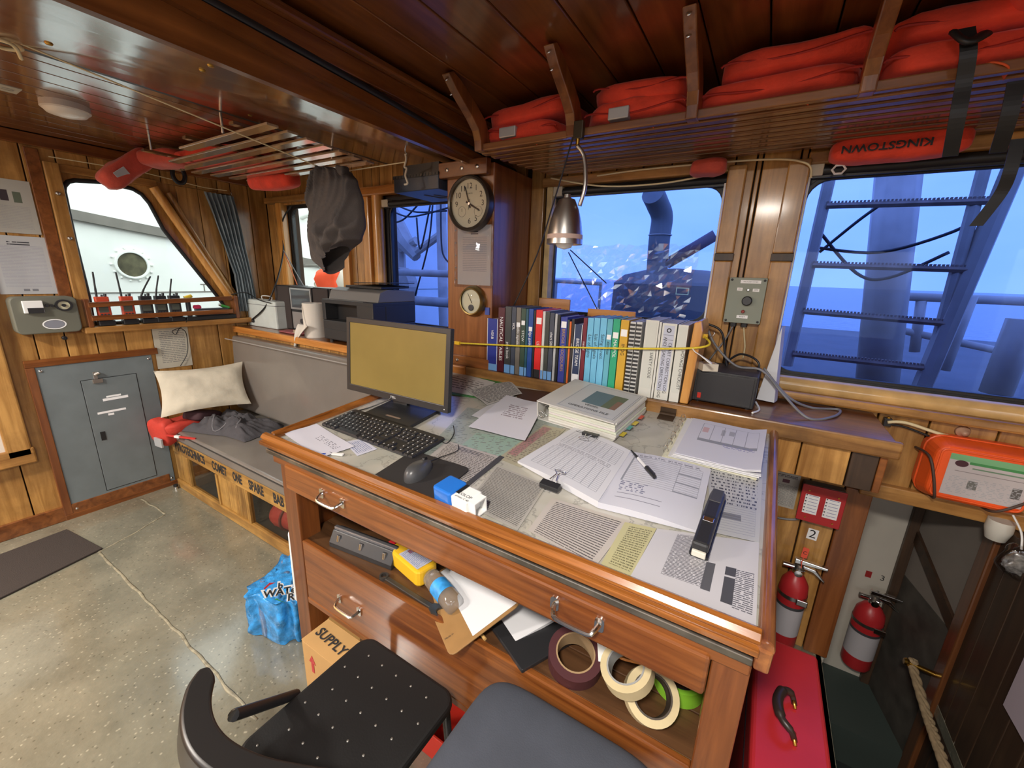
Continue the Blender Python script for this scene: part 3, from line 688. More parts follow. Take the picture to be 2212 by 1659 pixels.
# ---------------------------------------------------------------- things on the chart table
def ot(name, label, cat, x, s, h=0, yaw=0, group=None): return thing(name, label, cat, TBM(x, s, h, yaw), group)
def qsheet(name, label, cat, px, mat, h=.001, th=.0005, nu=10, nv=10, bend=0, group=None, seed=0, hs=None):
    """a sheet lying on the table with corners bl, br, tr, tl at these pixels"""
    q = [Vector((*tb(x, y, h+(hs[i] if hs else 0)), hs[i] if hs else 0)) for i, (x, y) in enumerate(px)]
    c = sum(q, Vector())/4; c.z = 0
    def top(u, v):
        p = (q[0]*(1-u)+q[1]*u)*(1-v)+(q[3]*(1-u)+q[2]*u)*v - c
        if bend: p = p+Vector((0, 0, bend*(.5+.5*noise.noise(Vector((u*2.2+seed, v*2.2, seed*1.7))))))
        return p
    mb = MB(); mb.grid(lambda u, v: top(u, v)+Vector((0, 0, th)), nu, nv); mb.grid(top, nu, nv)
    k = (nu+1)*(nv+1)
    rim = list(range(nu+1))+[j*(nu+1)+nu for j in range(1, nv+1)]+[nv*(nu+1)+i for i in range(nu-1, -1, -1)]+[j*(nu+1) for j in range(nv-1, 0, -1)]
    for i in range(len(rim)): a, b = rim[i], rim[(i+1) % len(rim)]; mb.f.append([a, b, b+k, a+k]); mb.mi.append(0)
    o = mb.build(name, mat, None, smooth=AUTO if bend else False)
    place(o, TBM(c.x, c.y, h)); return tag(o, label, cat, group)
PT1 = (.60, .585, .57)
qsheet('nautical_chart', 'greenish grey chart under the plastic behind the keyboard', 'chart', [(905, 985), (1072, 1000), (1235, 915), (1010, 880)],
       page('green_grey_chart', srgb(156, 164, 156), srgb(120, 128, 122), 30, (.02, .98, .02, .98), 14, .52, boxes=((.35, .95, .05, .5, srgb(138, 160, 148)),), rough=.35), .0006)
qsheet('notice_sheet', 'printed notice under plastic beside the black mouse pad', 'paper', [(900, 1010), (1005, 1062), (1085, 988), (965, 952)],
       page('notice_a', srgb(176, 170, 166), srgb(90, 86, 84), 26, (.08, .94, .06, .94), 40, .46, rough=.4, head=(.3, .7, .84, .94)), .0012)
qsheet('dark_strip', 'dark grey strip lying between two notices', 'strip', [(998, 1050), (1008, 1055), (1090, 988), (1080, 984)], M_DARKP, .0015, .001, 1, 1)  # thin dark grey strip laid between the two notices
qsheet('notice_sheet', 'closely printed notice left of the open logbook', 'paper', [(1006, 1090), (1118, 1146), (1182, 1048), (1072, 1004)],
       page('notice_b', srgb(172, 168, 160), srgb(94, 92, 88), 34, (.04, .96, .04, .97), 70, .42, rough=.4), .0018)
qsheet('notice_sheet', 'printed letter under plastic in front of the logbook', 'paper', [(1140, 1146), (1285, 1226), (1362, 1126), (1192, 1076)],
       page('notice_c', srgb(190, 182, 174), srgb(78, 74, 74), 22, (.08, .92, .05, .93), 50, .36, w=.36, rough=.4), .0024)
qsheet('yellow_sheet', 'pale yellow receipt sheet between two printed pages', 'paper', [(1296, 1222), (1360, 1250), (1418, 1142), (1350, 1128)],
       page('yellow_form', srgb(190, 184, 140), srgb(104, 100, 70), 22, (.2, .92, .1, .95), 26, .46, rough=.4), .003)
qsheet('table_sheet', 'white printed table with dark grey columns at the corner', 'paper', [(1352, 1262), (1632, 1385), (1640, 1172), (1420, 1142)],
       page('table_print', srgb(196, 194, 198), srgb(78, 78, 84), 54, (.22, .58, .3, .95), 36, .4, rough=.35,
            boxes=((.56, .64, .28, .62, srgb(82, 82, 86)), (.73, .82, .22, .5, srgb(70, 70, 74)), (.73, .82, .52, .62, srgb(70, 70, 74))), extra=(((.82, .97, .2, .62), 50, .5, 30, .42, 2.0, srgb(96, 96, 102)),)), .0036)
qsheet('handwritten_sheet', 'handwritten list under plastic beside the stapler', 'paper', [(1540, 1150), (1640, 1172), (1648, 1024), (1525, 1000)],
       page('hand_list', srgb(186, 186, 186), srgb(64, 66, 76), 20, (.06, .92, .4, .96), 24, .5, rough=.35, boxes=((.1, .62, .2, .28, srgb(110, 110, 112)),), grid=(((.1, .9, .05, .42), 1, 12),)), .0042)
qsheet('coloured_chart', 'chart strip with pink and olive bands left of the logbook', 'chart', [(1075, 990), (1125, 1010), (1222, 928), (1175, 918)],
       page('pink_chart', srgb(170, 164, 140), srgb(120, 112, 98), 24, (.05, .95, .05, .95), 10, .5, rough=.4, boxes=((.08, .45, .15, .95, srgb(156, 118, 116)),)), .0016)
# loose papers
qsheet('paper_sheet', 'white sheet with a rubber-stamped line at the table corner', 'paper', [(613, 938), (692, 991), (766, 966), (684, 917)],
       page('loose_a', srgb(214, 212, 224), srgb(120, 118, 130), 16, (.4, .9, .5, .75), 20, .5), .002, bend=.006, seed=1)
qsheet('paper_slip', 'small handwritten slip half under the keyboard', 'paper', [(742, 955), (772, 985), (815, 970), (782, 948)], page('loose_b', srgb(206, 206, 220), srgb(120, 128, 160), 10, (.1, .9, .1, .9), 18, .45), .0016)
o = ot('pen_cap', 'blue pen cap beside the loose corner sheet', 'pen cap', *tb(692, 985), .005, .6)
MB().cyl((-.018, 0, 0), (.012, 0, 0), .005, n=10).cyl((.012, 0, 0), (.02, 0, 0), .004, .002, n=10).build('cap', plain('blue_plastic', srgb(40, 70, 170), .35), o, smooth=AUTO)
MB().box((-.012, .004, -.0015), (.018, .0075, .0015)).build('clip', MATS['blue_plastic'], o)
o = ot('cable_tag', 'white plastic tag with thin strings by the keyboard', 'tag', *tb(730, 984), .002, .35)
MB().prism(rrect(.045, .014, .004, 3), 0, .006).build('tag_body', M_WHITE, o, bevel=.002)
MB().tube(bez([(-.02, 0, .004), (-.04, .01, .003), (-.055, -.006, .002), (-.05, .02, .002)], 6), .0012, 5).build('string', M_CABLE, o)
qsheet('green_folder', 'papers in a green edged folder behind the monitor', 'folder', [(955, 850), (1046, 862), (1090, 828), (965, 800)], plain('green_card', srgb(60, 120, 60), .6), .002, .003)
qsheet('paper_sheet', 'white lined paper on the green edged folder', 'paper', [(950, 842), (1022, 855), (1070, 826), (962, 798)], page('loose_c', srgb(206, 202, 198), srgb(120, 116, 114), 9, (.2, .9, .2, .8), 12, .45), .0058)
qsheet('newsprint_sheet', 'crumpled newsprint slip beside the green folder', 'paper', [(1052, 878), (1128, 852), (1104, 826), (1006, 844)], page('news', srgb(186, 182, 176), srgb(84, 82, 82), 16, (.04, .96, .04, .96), 22, .44), .007, bend=.012, seed=3)
qsheet('clipboard', 'dark brown clipboard lying against the ledge', 'clipboard', [(1120, 868), (1182, 880), (1200, 850), (1110, 838)], plain('brown_hardboard', srgb(74, 50, 36), .5), .003, .004, 2, 2)
qsheet('paper_sheet', 'lower of two creased white papers behind the logbook', 'paper', [(1019, 899), (1100, 925), (1178, 872), (1078, 862)], page('loose_d', srgb(208, 206, 208), srgb(150, 148, 150), 18, (.2, .8, .2, .9), 16, .5), .006, bend=.006, seed=6)
qsheet('paper_sheet', 'upper creased white paper left of the thick binder', 'paper', [(1012, 924), (1134, 954), (1176, 876), (1094, 856)],
       page('loose_e', srgb(214, 212, 220), srgb(140, 128, 136), 20, (.3, .75, .45, .8), 14, .48), .011, bend=.009, seed=9)
# keyboard
q = [tb(*p, .012) for p in ((693, 918), (905, 990), (955, 945), (762, 882))]
kx = sum(p[0] for p in q)/4; ks = sum(p[1] for p in q)/4
KW, KD = .52, .165
kb = ot('computer_keyboard', 'black full-size computer keyboard with white legends', 'keyboard', kx, ks, 0, -.03)
MB().prism(rrect(KW, KD, .012, 3), .004, .014).add([(-KW/2+.01, KD/2-.02, 0), (KW/2-.01, KD/2-.02, 0), (KW/2-.01, KD/2-.006, .006), (-KW/2+.01, KD/2-.006, .006)], [(0, 1, 2, 3)]).build('case', M_BLACKP, kb, bevel=.003)
key = MB().prism([(-.5, -.5), (.5, -.5), (.5, .5), (-.5, .5)], 0, 1, top=[(-.4, -.4), (.4, -.4), (.4, .42), (-.4, .42)]).build('key', M_BLACKP, kb)
rows = 6; ku = .0215; ky = KD/2-.02
first = True
M_LEG = plain('key_legend', (.6, .6, .6), .6)
leg = MB()
for r in range(6):
    y = ky-.005-r*.0232-(.004 if r else 0); x = -KW/2+.012
    lay = {0: [1, -.6, 1, 1, 1, 1, -.4, 1, 1, 1, 1, -.4, 1, 1, 1, 1, -.3, 1, 1, 1, -.3, 1, 1, 1, 1], 1: [1]*13+[2, -.3, 1, 1, 1, -.3, 1, 1, 1, 1], 2: [1.5]+[1]*12+[1.5, -.3, 1, 1, 1, -.3, 1, 1, 1, 1],
           3: [1.75]+[1]*11+[2.25, -3.6, 1, 1, 1, 1], 4: [2.25]+[1]*10+[2.75, -1.3, 1, -1.3, 1, 1, 1, 1], 5: [1.25, 1.25, 1.25, 6.25, 1.25, 1.25, 1.25, 1.25, -.3, 1, 1, 1, -.3, 2, 1, 1]}[r]
    tot = sum(abs(k) for k in lay); u = (KW-.024)/22.0
    for k in lay:
        if k > 0:
            w = k*u
            c = key if first else key.copy()
            if not first: col.objects.link(c); c.parent = kb
            first = False
            c.location = (x+w/2, y-.0116, .013); c.scale = (w-.0016, .0212, .006)
            if k <= 2.3:
                leg.box((x+w/2-.0045, y-.0105, .0192), (x+w/2-.0005, y-.0055, .0194))
        x += abs(k)*u
leg.build('legends', M_LEG, kb)
MB().tube(bez([(KW/2-.03, KD/2-.01, .01), (KW/2+.02, KD/2-.02, .004), (KW/2-.005, KD/2+.05, .004), (KW/2-.05, KD/2+.10, .006)], 8), .0018, 6).build('cable', M_CABLE, kb)
# mouse pad, mouse
q = [tb(*p) for p in ((805, 1030), (922, 1086), (1012, 1022), (905, 977))]
x = sum(p[0] for p in q)/4; s = sum(p[1] for p in q)/4
o = MB().prism(rrect(.248, .19, .02, 4), .0, .004).build('mouse_pad', plain('black_pad_cloth', (.022, .019, .018), .7), None, bevel=.001); place(o, TBM(x, s, .0045, .02)); tag(o, 'black rectangular mouse pad with rounded corners', 'mouse pad')
x, s = tb(905, 1018, .015)
ms = ot('computer_mouse', 'dark grey computer mouse on the black pad', 'mouse', x, s, .0085, 0.12)
mb = MB()
def mshape(u, v):
    a = 2*PI*u; t = v
    L = .062; ww = .032
    rx = math.cos(a); ry = math.sin(a)
    k = math.sin(PI/2*(1-t))**.6 if t < 1 else 0
    return (ww*rx*k*(1-.12*ry), L*ry*k, .038*math.sin(PI/2*t)*(1-.25*ry*k)+(0))
mb.grid(mshape, 28, 10, wrapu=True); mb.uv = {}
mb.build('body', plain('dark_grey_mouse_shell', (.06, .06, .062), .35), ms, smooth=True)
MB().cyl((-.004, .035, .030), (.004, .035, .030), .009, n=14).build('scroll_wheel', M_BLACK, ms, smooth=AUTO)
MB().tube(bez([(0, .06, .01), (.01, .10, .003), (.04, .16, .002), (.02, .2, .002)], 8), .0017, 6).build('cable', M_CABLE, ms)
# rubber stamp
st = ot('rubber_stamp', 'blue and white self-inking rubber stamp by the front rail', 'stamp', *tb(990, 1098), .0, -.12)
st.matrix_basis = st.matrix_basis @ Matrix.Scale(1.15, 4)
MB().prism(rrect(.062, .062, .008, 3), 0, .046, Matrix.Translation((-.036, .012, .002))).build('blue_grip', plain('bright_blue_plastic', srgb(36, 110, 200), .3), st, bevel=.005)
MB().box((-.006, -.016, .004), (.045, .040, .044)).build('white_sleeve', M_WHITE, st, bevel=.004)
MB().ring([(-.02, .0), (.02, 0), (.02, .04), (-.02, .04)], [(-.017, .003), (.017, .003), (.017, .037), (-.017, .037)], .0, .022, Matrix.Translation((.043, .012, .003)) @ Matrix(((0, 0, 1, 0), (1, 0, 0, 0), (0, 1, 0, 0), (0, 0, 0, 1)))).build('clear_foot', M_WHITE, st)
MB().box((-.004, -.0, .0445), (.006, .038, .0455)).build('black_bar', M_BLACK, st)
text('COLOP', .013, Matrix.Translation((.022, .004, .0446)) @ Matrix.Rotation(.0, 4, 'Z'), M_INK, st)
text('printer C 40', .008, Matrix.Translation((.024, -.008, .0446)), M_INK, st)
# stapler
x, s = tb(1533, 1125, .02)
sp = ot('stapler', 'black desk stapler lying over the logbook edge', 'stapler', x, s, .004, -.05)
MB().prism(rrect(.042, .26, .008, 3), 0, .008).build('base', M_BLACKP, sp, bevel=.002)
MB().prism([(-.125, .012), (.12, .012), (.125, .03), (.09, .04), (-.02, .046), (-.12, .036)], -.018, .018, Matrix(((0, 0, 1, 0), (1, 0, 0, 0), (0, 1, 0, 0), (0, 0, 0, 1)))).build('arm', M_BLACKP, sp, bevel=.006)
MB().box((-.012, -.045, .0445), (.012, -.028, .0465)).build('chrome_plate', M_CHROME, sp, bevel=.001)
MB().box((-.015, -.132, .004), (.015, -.124, .02)).build('front_plate', plain('cream_plate', (.6, .58, .5), .5), sp, bevel=.002)
MB().box((-.014, .05, .04), (.014, .11, .044)).build('window', M_DARKP, sp, bevel=.002)
# open logbook
lx = [tb(*p, h) for p, h in (((1118, 995), .012), ((1292, 1086), .02), ((1362, 976), .02), ((1240, 918), .02), ((1536, 1012), .012), ((1508, 1146), .012))]
lgb = ot('logbook', 'open logbook with ruled pages held by black clips', 'book', -.30, .38)
OFF = Vector((-.30, .38, 0))
def pagestack(c, name, mat, t0, t1, parent):
    # c: bl, br, tr, tl in table coordinates; thickness t0 (left) .. t1 (right)
    q = [Vector((p[0], p[1], 0))-OFF for p in c]
    mb = MB(); nu, nv = 14, 10
    def hgt(u): return t0*(1-u)+t1*u + .006*math.sin(PI*u)
    def top(u, v):
        p = (q[0]*(1-u)+q[1]*u)*(1-v)+(q[3]*(1-u)+q[2]*u)*v
        return p+Vector((0, 0, hgt(u)+.003*noise.noise(Vector((u*3, v*3, t0*90)))))
    mb.grid(top, nu, nv); mb.grid(lambda u, v: (q[0]*(1-u)+q[1]*u)*(1-v)+(q[3]*(1-u)+q[2]*u)*v+Vector((0, 0, .003)), nu, nv)
    k = (nu+1)*(nv+1)
    rim = list(range(nu+1))+[j*(nu+1)+nu for j in range(1, nv+1)]+[nv*(nu+1)+i for i in range(nu-1, -1, -1)]+[j*(nu+1) for j in range(nv-1, 0, -1)]
    for i in range(len(rim)): a, b = rim[i], rim[(i+1) % len(rim)]; mb.f.append([a, b, b+k, a+k]); mb.mi.append(0)
    return mb.build(name, mat, parent, smooth=AUTO)
SPb, SPt = lx[1], lx[2]
M_LOGL = page('log_left', srgb(216, 216, 222), (.3, .3, .33), 0, grid=(((.10, .93, .62, .92), 9, 9), ((.10, .93, .10, .50), 9, 14)), extra=(((.12, .9, .52, .6), 40, .5, 40, .45, 1.0, (.3, .3, .33)),), head=(.1, .5, .93, .97))
M_LOGR = page('log_right', srgb(212, 212, 222), (.25, .26, .32), 0, grid=(((.08, .92, .42, .90), 1, 14), ((.66, .92, .42, .90), 1, 3)), extra=(((.10, .40, .26, .42), 34, .5, 20, .5, 2.0, (.16, .17, .26)), ((.12, .6, .1, .24), 14, .12, 3, .1, 5.0, (.2, .2, .25)), ((.05, .9, .91, .97), 30, .5, 24, .48, 7.0, (.2, .2, .25))))
pagestack([lx[0], SPb, SPt, lx[3]], 'page_block', M_LOGL, .010, .024, lgb)
pagestack([SPb, lx[5], lx[4], SPt], 'page_block', M_LOGR, .022, .010, lgb)
def bclip(px, py, yaw, parent):
    x, s = tb(px, py, .025)
    e = bpy.data.objects.new('binder_clip', None)
    M = Matrix.Translation(Vector((x, s, .022))-OFF) @ Matrix.Rotation(yaw, 4, 'Z')
    cb = MB(); cb.prism([(-.012, -.010), (.012, -.014), (.012, .008), (-.012, .004)], -.03, .03, M @ Matrix(((0, 0, 1, 0), (1, 0, 0, 0), (0, 1, 0, 0), (0, 0, 0, 1))))
    o = cb.build('binder_clip', M_BLACKP, parent, bevel=.002)
    wb_ = MB(); wb_.tube([M @ Vector(p) for p in bez([(-.012, .012, .006), (-.004, .045, .012), (-.012, .056, .013), (-.016, .064, .013), (.016, .064, .013), (.012, .056, .013), (.004, .045, .012), (.012, .012, .006)], 4)], .0016, 6).build('wire_arm', M_CHROME, o, smooth=True)
bclip(1276, 937, PI-.05, lgb); bclip(1188, 1046, -.05, lgb)
pa, pb = Vector((*tb(1363, 976, .03), 0)), Vector((*tb(1414, 1034, .03), 0)); d = pb-pa
pn = thing('ballpoint_pen', 'black and clear ballpoint pen lying across the logbook', 'pen', TBM((pa.x+pb.x)/2, (pa.y+pb.y)/2, .036, math.atan2(d.y, d.x)))
L = d.length/2
MB().cyl((-L*.35, 0, 0), (L*.4, 0, 0), .0055, n=10).build('barrel', plain('clear_barrel', (.6, .6, .62), .2), pn, smooth=AUTO)
MB().cyl((L*.35, 0, 0), (L, 0, 0), .0072, .006, n=12).build('cap', M_BLACKP, pn, smooth=AUTO)
MB().box((L*.3, .006, -.002), (L*.85, .0085, .002)).build('clip', M_BLACKP, pn)
MB().cyl((-L, 0, 0), (-L*.35, 0, 0), .002, .005, n=10).build('tip', M_BLACKP, pn, smooth=AUTO)
# thick ring binder
bx, bs = -.70, .60
bn = ot('ring_binder', 'thick white ring binder with a photo on its cover', 'binder', -.53, .755, 0, .0)
BW, BD, BH = .33, .30, .075
yawb = -.12
def bM(): return Matrix.Rotation(yawb, 4, 'Z')
M_BIND = plain('white_binder_vinyl', srgb(196, 194, 188), .35, var=.04, vs=10)
MB().box((-BW/2, -BD/2, .002), (BW/2, BD/2, .006), bM()).build('back_cover', M_BIND, bn, bevel=.001)
MB().box((-BW/2, -BD/2, .002), (-BW/2+.004, BD/2, BH), bM()).build('spine', M_BIND, bn, bevel=.001)
cov = sheet(BW, BD, 6, 6, None, .004); o = cov.build('front_cover', M_BIND, bn); o.matrix_basis = bM() @ Matrix.Translation((0, 0, BH)) @ Matrix.Rotation(math.radians(1.5), 4, 'Y')
ins = sheet(BW*.72, BD*.92, 4, 4, None, .0006)
o2 = ins.build('cover_insert', page('binder_cover', srgb(198, 200, 202), (.12, .12, .16), 0, boxes=((.02, .98, .03, .035, (.2, .2, .22)), (.02, .98, .965, .97, (.2, .2, .22)), (.02, .028, .03, .97, (.2, .2, .22)), (.97, .978, .03, .97, (.2, .2, .22)), (.27, .86, .30, .78, srgb(92, 114, 124)), (.62, .86, .30, .78, srgb(94, 104, 84)), (.76, .86, .3, .6, srgb(126, 98, 84)))), bn)
o2.matrix_basis = bM() @ Matrix.Translation((.035, 0, BH+.0042)) @ Matrix.Rotation(math.radians(1.5), 4, 'Y')
text('VESSEL', .020, o2.matrix_basis @ Matrix.Translation((.0, -.072, .002)), M_INK, bn)
text('OPERATIONS FILE', .021, o2.matrix_basis @ Matrix.Translation((.0, -.104, .002)), M_INK, bn)
for i in range(7):
    dx, dy = random.uniform(-.004, .006), random.uniform(-.004, .004)
    MB().box((-BW/2+.05, -BD/2+.01+dy, .007+i*.0095), (BW/2+.004+dx, BD/2-.01+dy, .0155+i*.0095), bM()).build('page_block', plain('page_edges_%d' % i, srgb(206-4*(i % 3), 204-5*(i % 2), 196-6*(i % 3)), .8), bn, bevel=.001)
for i in range(3):
    rg = MB(); rg.tube([bM() @ Vector((-BW/2+.04+.026*math.cos(t), -BD/2+.03+i*.12, .036+.028*math.sin(t))) for t in [2*PI*k/20 for k in range(20)]], .002, 6, closed=True); rg.build('ring', M_CHROME, bn, smooth=True)
MB().tube([bM() @ Vector((-BW/2+.02+.012*math.cos(t), -BD/2-.0005, .03+.012*math.sin(t))) for t in [2*PI*k/16 for k in range(16)]], .002, 6, closed=True).build('finger_ring', M_CHROME, bn, smooth=True)
for i, c in enumerate(((200, 180, 60), (90, 160, 150), (210, 190, 80), (200, 90, 70))):
    MB().box((BW/2+.0, -BD/2+.04+i*.055, .012+.004*(i % 2)), (BW/2+.02, -BD/2+.075+i*.055, .013+.004*(i % 2)), bM()).build('index_tab', plain('tab_%d' % i, srgb(*c), .6), bn)
# paper stack right
q = [tb(*p, .03) for p in ((1432, 975), (1645, 1020), (1652, 925), (1478, 888))]
x = sum(p[0] for p in q)/4; s = sum(p[1] for p in q)/4
pk = ot('paper_stack', 'stack of punched forms in an open white folder by the rail', 'papers', x, s, 0, -.02)
for i in range(6):
    sh = sheet(.27-.006*i, .34-.008*i, 6, 6, (lambda i: (lambda u, v: .0045*i+.003*noise.noise(Vector((u*2, v*2, i))) + (.012*(max(0, u-.8)/.2)**2 if i > 3 else 0)))(i), .003)
    o = sh.build('folder' if i == 0 else 'paper_sheet', plain('folder_cream', srgb(206, 204, 182), .6) if i in (0, 1) else M_PAPER if i < 5 else
        page('form_print', srgb(212, 212, 224), (.25, .25, .3), 0, grid=(((.18, .92, .42, .9), 5, 1),), boxes=((.2, .28, .66, .8, srgb(190, 160, 164)), (.45, .5, .66, .82, srgb(160, 160, 168)), (.55, .62, .7, .82, srgb(160, 160, 168))), extra=(((.5, .9, .38, .46), 50, .5, 24, .5, 1.0, (.2, .2, .4)),)), pk, smooth=AUTO)
    o.matrix_basis = Matrix.Translation((.004*i, -.003*i, .002)) @ Matrix.Rotation(random.uniform(-.03, .03), 4, 'Z')
for i in range(6):
    MB().tube([(-.135+.008*math.cos(t), -.14+i*.056, .018+.016*math.sin(t)) for t in [2*PI*k/12 for k in range(12)]], .0012, 5, closed=True).build('ring', M_CHROME, pk)
# monitor
mo = thing('computer_monitor', 'black flat computer monitor showing a plain brown screen', 'monitor', TBM(-1.24, .40, 0, 0))
MM = TBM(-1.24, .40, 0, 0).inverted() @ T3(-1.305, 1.20, 1.28, .015, math.radians(-4))
MWd, MHt = .60, .335
MB().box((-MWd/2, 0, -MHt/2), (MWd/2, .018, MHt/2), MM).build('back_shell', M_BLACKP, mo, bevel=.004)
MB().box((-.2, .018, -.12), (.2, .04, .10), MM).build('back_bulge', M_BLACKP, mo, bevel=.012)
MB().ring([(-MWd/2, -MHt/2), (MWd/2, -MHt/2), (MWd/2, MHt/2), (-MWd/2, MHt/2)], [(-MWd/2+.022, -MHt/2+.03), (MWd/2-.022, -MHt/2+.03), (MWd/2-.022, MHt/2-.022), (-MWd/2+.022, MHt/2-.022)], -.001, .006, MM @ WALLF).build('bezel', M_BLACKP, mo, bevel=.002)
MB().box((-MWd/2+.02, -.003, -MHt/2+.028), (MWd/2-.02, -.0005, MHt/2-.02), MM).build('screen', plain('brown_screen', srgb(122, 106, 58), .25, var=.05, vs=8, em=.12), mo)
text('DELL', .014, MM @ Matrix.Translation((0, -.0065, -MHt/2+.014)) @ WALLF, M_WHITEP, mo)
MB().box((MWd/2-.02, -.0066, -MHt/2+.012), (MWd/2-.016, -.006, -MHt/2+.016), MM).build('power_light', M_WHITEP, mo)
MB().prism(rrect(.27, .20, .01, 3), .002, .014).build('foot', M_BLACKP, mo, bevel=.003)
MB().prism([(-.045, .0), (.045, 0), (.035, .18), (-.035, .18)], -.012, .012, MM @ Matrix.Translation((.0, .045, -.23)) @ WALLF).build('neck', M_BLACKP, mo, bevel=.004)
MB().box((-.03, -.06, .0135), (.05, -.05, .0145)).build('foot_label', plain('brown_label', srgb(130, 110, 96), .5), mo)
MB().tube(bez([(-.02, .05, .10), (-.08, .02, .05), (-.16, -.02, .01), (-.20, -.12, .004), (-.12, -.14, .004)], 8), .0028, 6).build('cable', M_CABLE, mo)
# ---------------------------------------------------------------- things on the shelf of the table
ZS2 = .628
def os(name, label, cat, x, y, z=0, yaw=0, rx=0, ry=0, group=None): return thing(name, label, cat, T3(x, y, ZS2+z, yaw, rx, ry), group)
hp = os('hole_punch', 'long black three-hole punch on the open shelf', 'hole punch', -1.13, .87, 0, .12)
MB().prism([(-.045, 0), (.045, 0), (.045, .012), (.02, .055), (-.02, .06), (-.045, .02)], -.15, .15, Matrix(((0, 0, 1, 0), (1, 0, 0, 0), (0, 1, 0, 0), (0, 0, 0, 1)))).build('body', M_BLACKP, hp, bevel=.003)
MB().box((-.15, -.015, .056), (.15, -.0, .07)).build('lever', plain('steel_grey_lever', (.3, .3, .32), .3, .8), hp, bevel=.003)
for x in (-.11, 0, .11): MB().cyl((x, -.035, .03), (x, -.03, .052), .008, n=10).build('punch_head', M_CHROME, hp, smooth=AUTO)
ob = os('oil_bottle', 'yellow oil bottle with red cap lying on the shelf', 'bottle', -.905, .885, .037, -.2)
M_YEL = plain('yellow_bottle_plastic', srgb(226, 178, 40), .35)
MB().prism(rrect(.17, .085, .02, 3), -.03, .03).build('body', M_YEL, ob, bevel=.008)
MB().prism([(-.085, -.035), (-.12, -.014), (-.12, .014), (-.085, .035)], -.018, .018).build('shoulder', M_YEL, ob, bevel=.006)
MB().cyl((-.118, 0, 0), (-.15, 0, 0), .019, .017, n=14).build('cap', plain('red_cap', srgb(206, 40, 46), .4), ob, smooth=AUTO)
o = sheet(.11, .066).build('label', page('oil_label', srgb(196, 196, 206), (.2, .25, .45), 12, (.05, .95, .08, .92), 14, .42, boxes=((.06, .24, .45, .9, srgb(150, 60, 60)),)), ob); o.matrix_basis = Matrix.Translation((.012, 0, .031))
wbt = os('water_bottle', 'clear water bottle with blue label lying on the shelf', 'bottle', -.745, .845, .034, -.35)
M_CLEAR = plain('clear_pet_plastic', (.9, .93, .95), .05, trans=.9)
MB().lathe([(.012, -.11), (.013, -.095), (.03, -.07), (.032, -.03), (.030, 0), (.032, .04), (.031, .08), (.026, .09)], 20, Matrix.Rotation(PI/2, 4, 'Y')).build('body', M_CLEAR, wbt, smooth=True)
MB().lathe([(.0328, -.02), (.0328, .035)], 20, Matrix.Rotation(PI/2, 4, 'Y'), cap=False).build('label', plain('blue_label', srgb(60, 150, 220), .4, var=.3, vs=40), wbt, smooth=True)
MB().cyl((-.11, 0, 0), (-.125, 0, 0), .015, n=14).build('cap', M_WHITE, wbt, smooth=AUTO)
wn = os('wrench', 'old steel combination wrench at the shelf front', 'wrench', -.84, .80, .006, -.04)
MB().prism([(-.12, -.008), (.1, -.008), (.1, .008), (-.12, .008)], -.004, .004).build('shank', plain('dull_steel', (.12, .11, .1), .45, .8), wn, bevel=.002)
MB().ring(ell(.016, .016, 16, -.13), ell(.010, .010, 16, -.13), -.006, .006).build('ring_end', MATS['dull_steel'], wn)
MB().prism([(.095, -.012), (.112, -.02), (.135, -.016), (.12, -.006), (.12, .006), (.135, .016), (.112, .02), (.095, .012)], -.005, .005).build('open_end', MATS['dull_steel'], wn)
# clipboard and papers lean on the wrench and drawer
cbp = thing('clipboard', 'tan hardboard clipboard with white paper on the shelf', 'clipboard', frame((-.665, .875, ZS2+.035), (.28, -.17, .012), (.30, .55, .25)))
MB().prism(rrect(.32, .24, .02, 3), 0, .004).build('board', plain('tan_hardboard', srgb(146, 110, 66), .5, var=.06, vs=30), cbp, bevel=.001)
o = sheet(.30, .16).build('paper', M_PAPER, cbp); o.matrix_basis = Matrix.Translation((.0, .038, .0045))
text('Made in', .009, Matrix.Translation((.10, -.10, .0046)) @ Matrix.Rotation(PI/2, 4, 'Z'), M_INK, cbp)
o = MB().prism(rrect(.26, .2, .004, 2), 0, .01).build('white_pad', M_PAPER, None, bevel=.001); place(o, T3(-.53, .96, ZS2+.012, -.5, .10)); tag(o, 'white writing pad behind the clipboard on the shelf', 'pad')
o = MB().prism(rrect(.17, .23, .004, 2), 0, .012).build('black_folder', M_BLACKP, None, bevel=.002); place(o, T3(-.42, .90, ZS2+.002, -.45)); tag(o, 'flat black folder on the shelf', 'folder')
o = MB().cyl((-.12, 0, 0), (.2, 0, 0), .005, n=8).build('wooden_stick', W_PALLET, None, smooth=AUTO); place(o, T3(-.72, .865, ZS2+.006, -.38)); tag(o, 'thin pale wooden stick lying along the shelf', 'stick')
o = MB().prism([(-.02, 0), (.02, 0), (.012, .2), (-.012, .2)], 0, .003).build('white_spatula', M_WHITE, None, bevel=.001); place(o, T3(-.20, .85, ZS2+.075, .45, .12)); tag(o, 'white plastic strip standing over the tape rolls', 'strip')
def tape(label, x, y, z, M, ro, ri, w, c, core):
    t = thing('tape_roll', label, 'tape roll', Matrix.Translation((x, y, ZS2+z)) @ M, 'tape rolls on the shelf')
    MB().ring(ell(ro, ro, 32), ell(ri+.004, ri+.004, 32), -w/2, w/2).build('tape_winding', c, t, smooth=AUTO)
    MB().ring(ell(ri+.004, ri+.004, 32), ell(ri, ri, 32), -w/2-.001, w/2+.001).build('core', core, t, smooth=AUTO)
RX = lambda a: Matrix.Rotation(a, 4, 'X'); RY = lambda a: Matrix.Rotation(a, 4, 'Y'); RZ = lambda a: Matrix.Rotation(a, 4, 'Z')
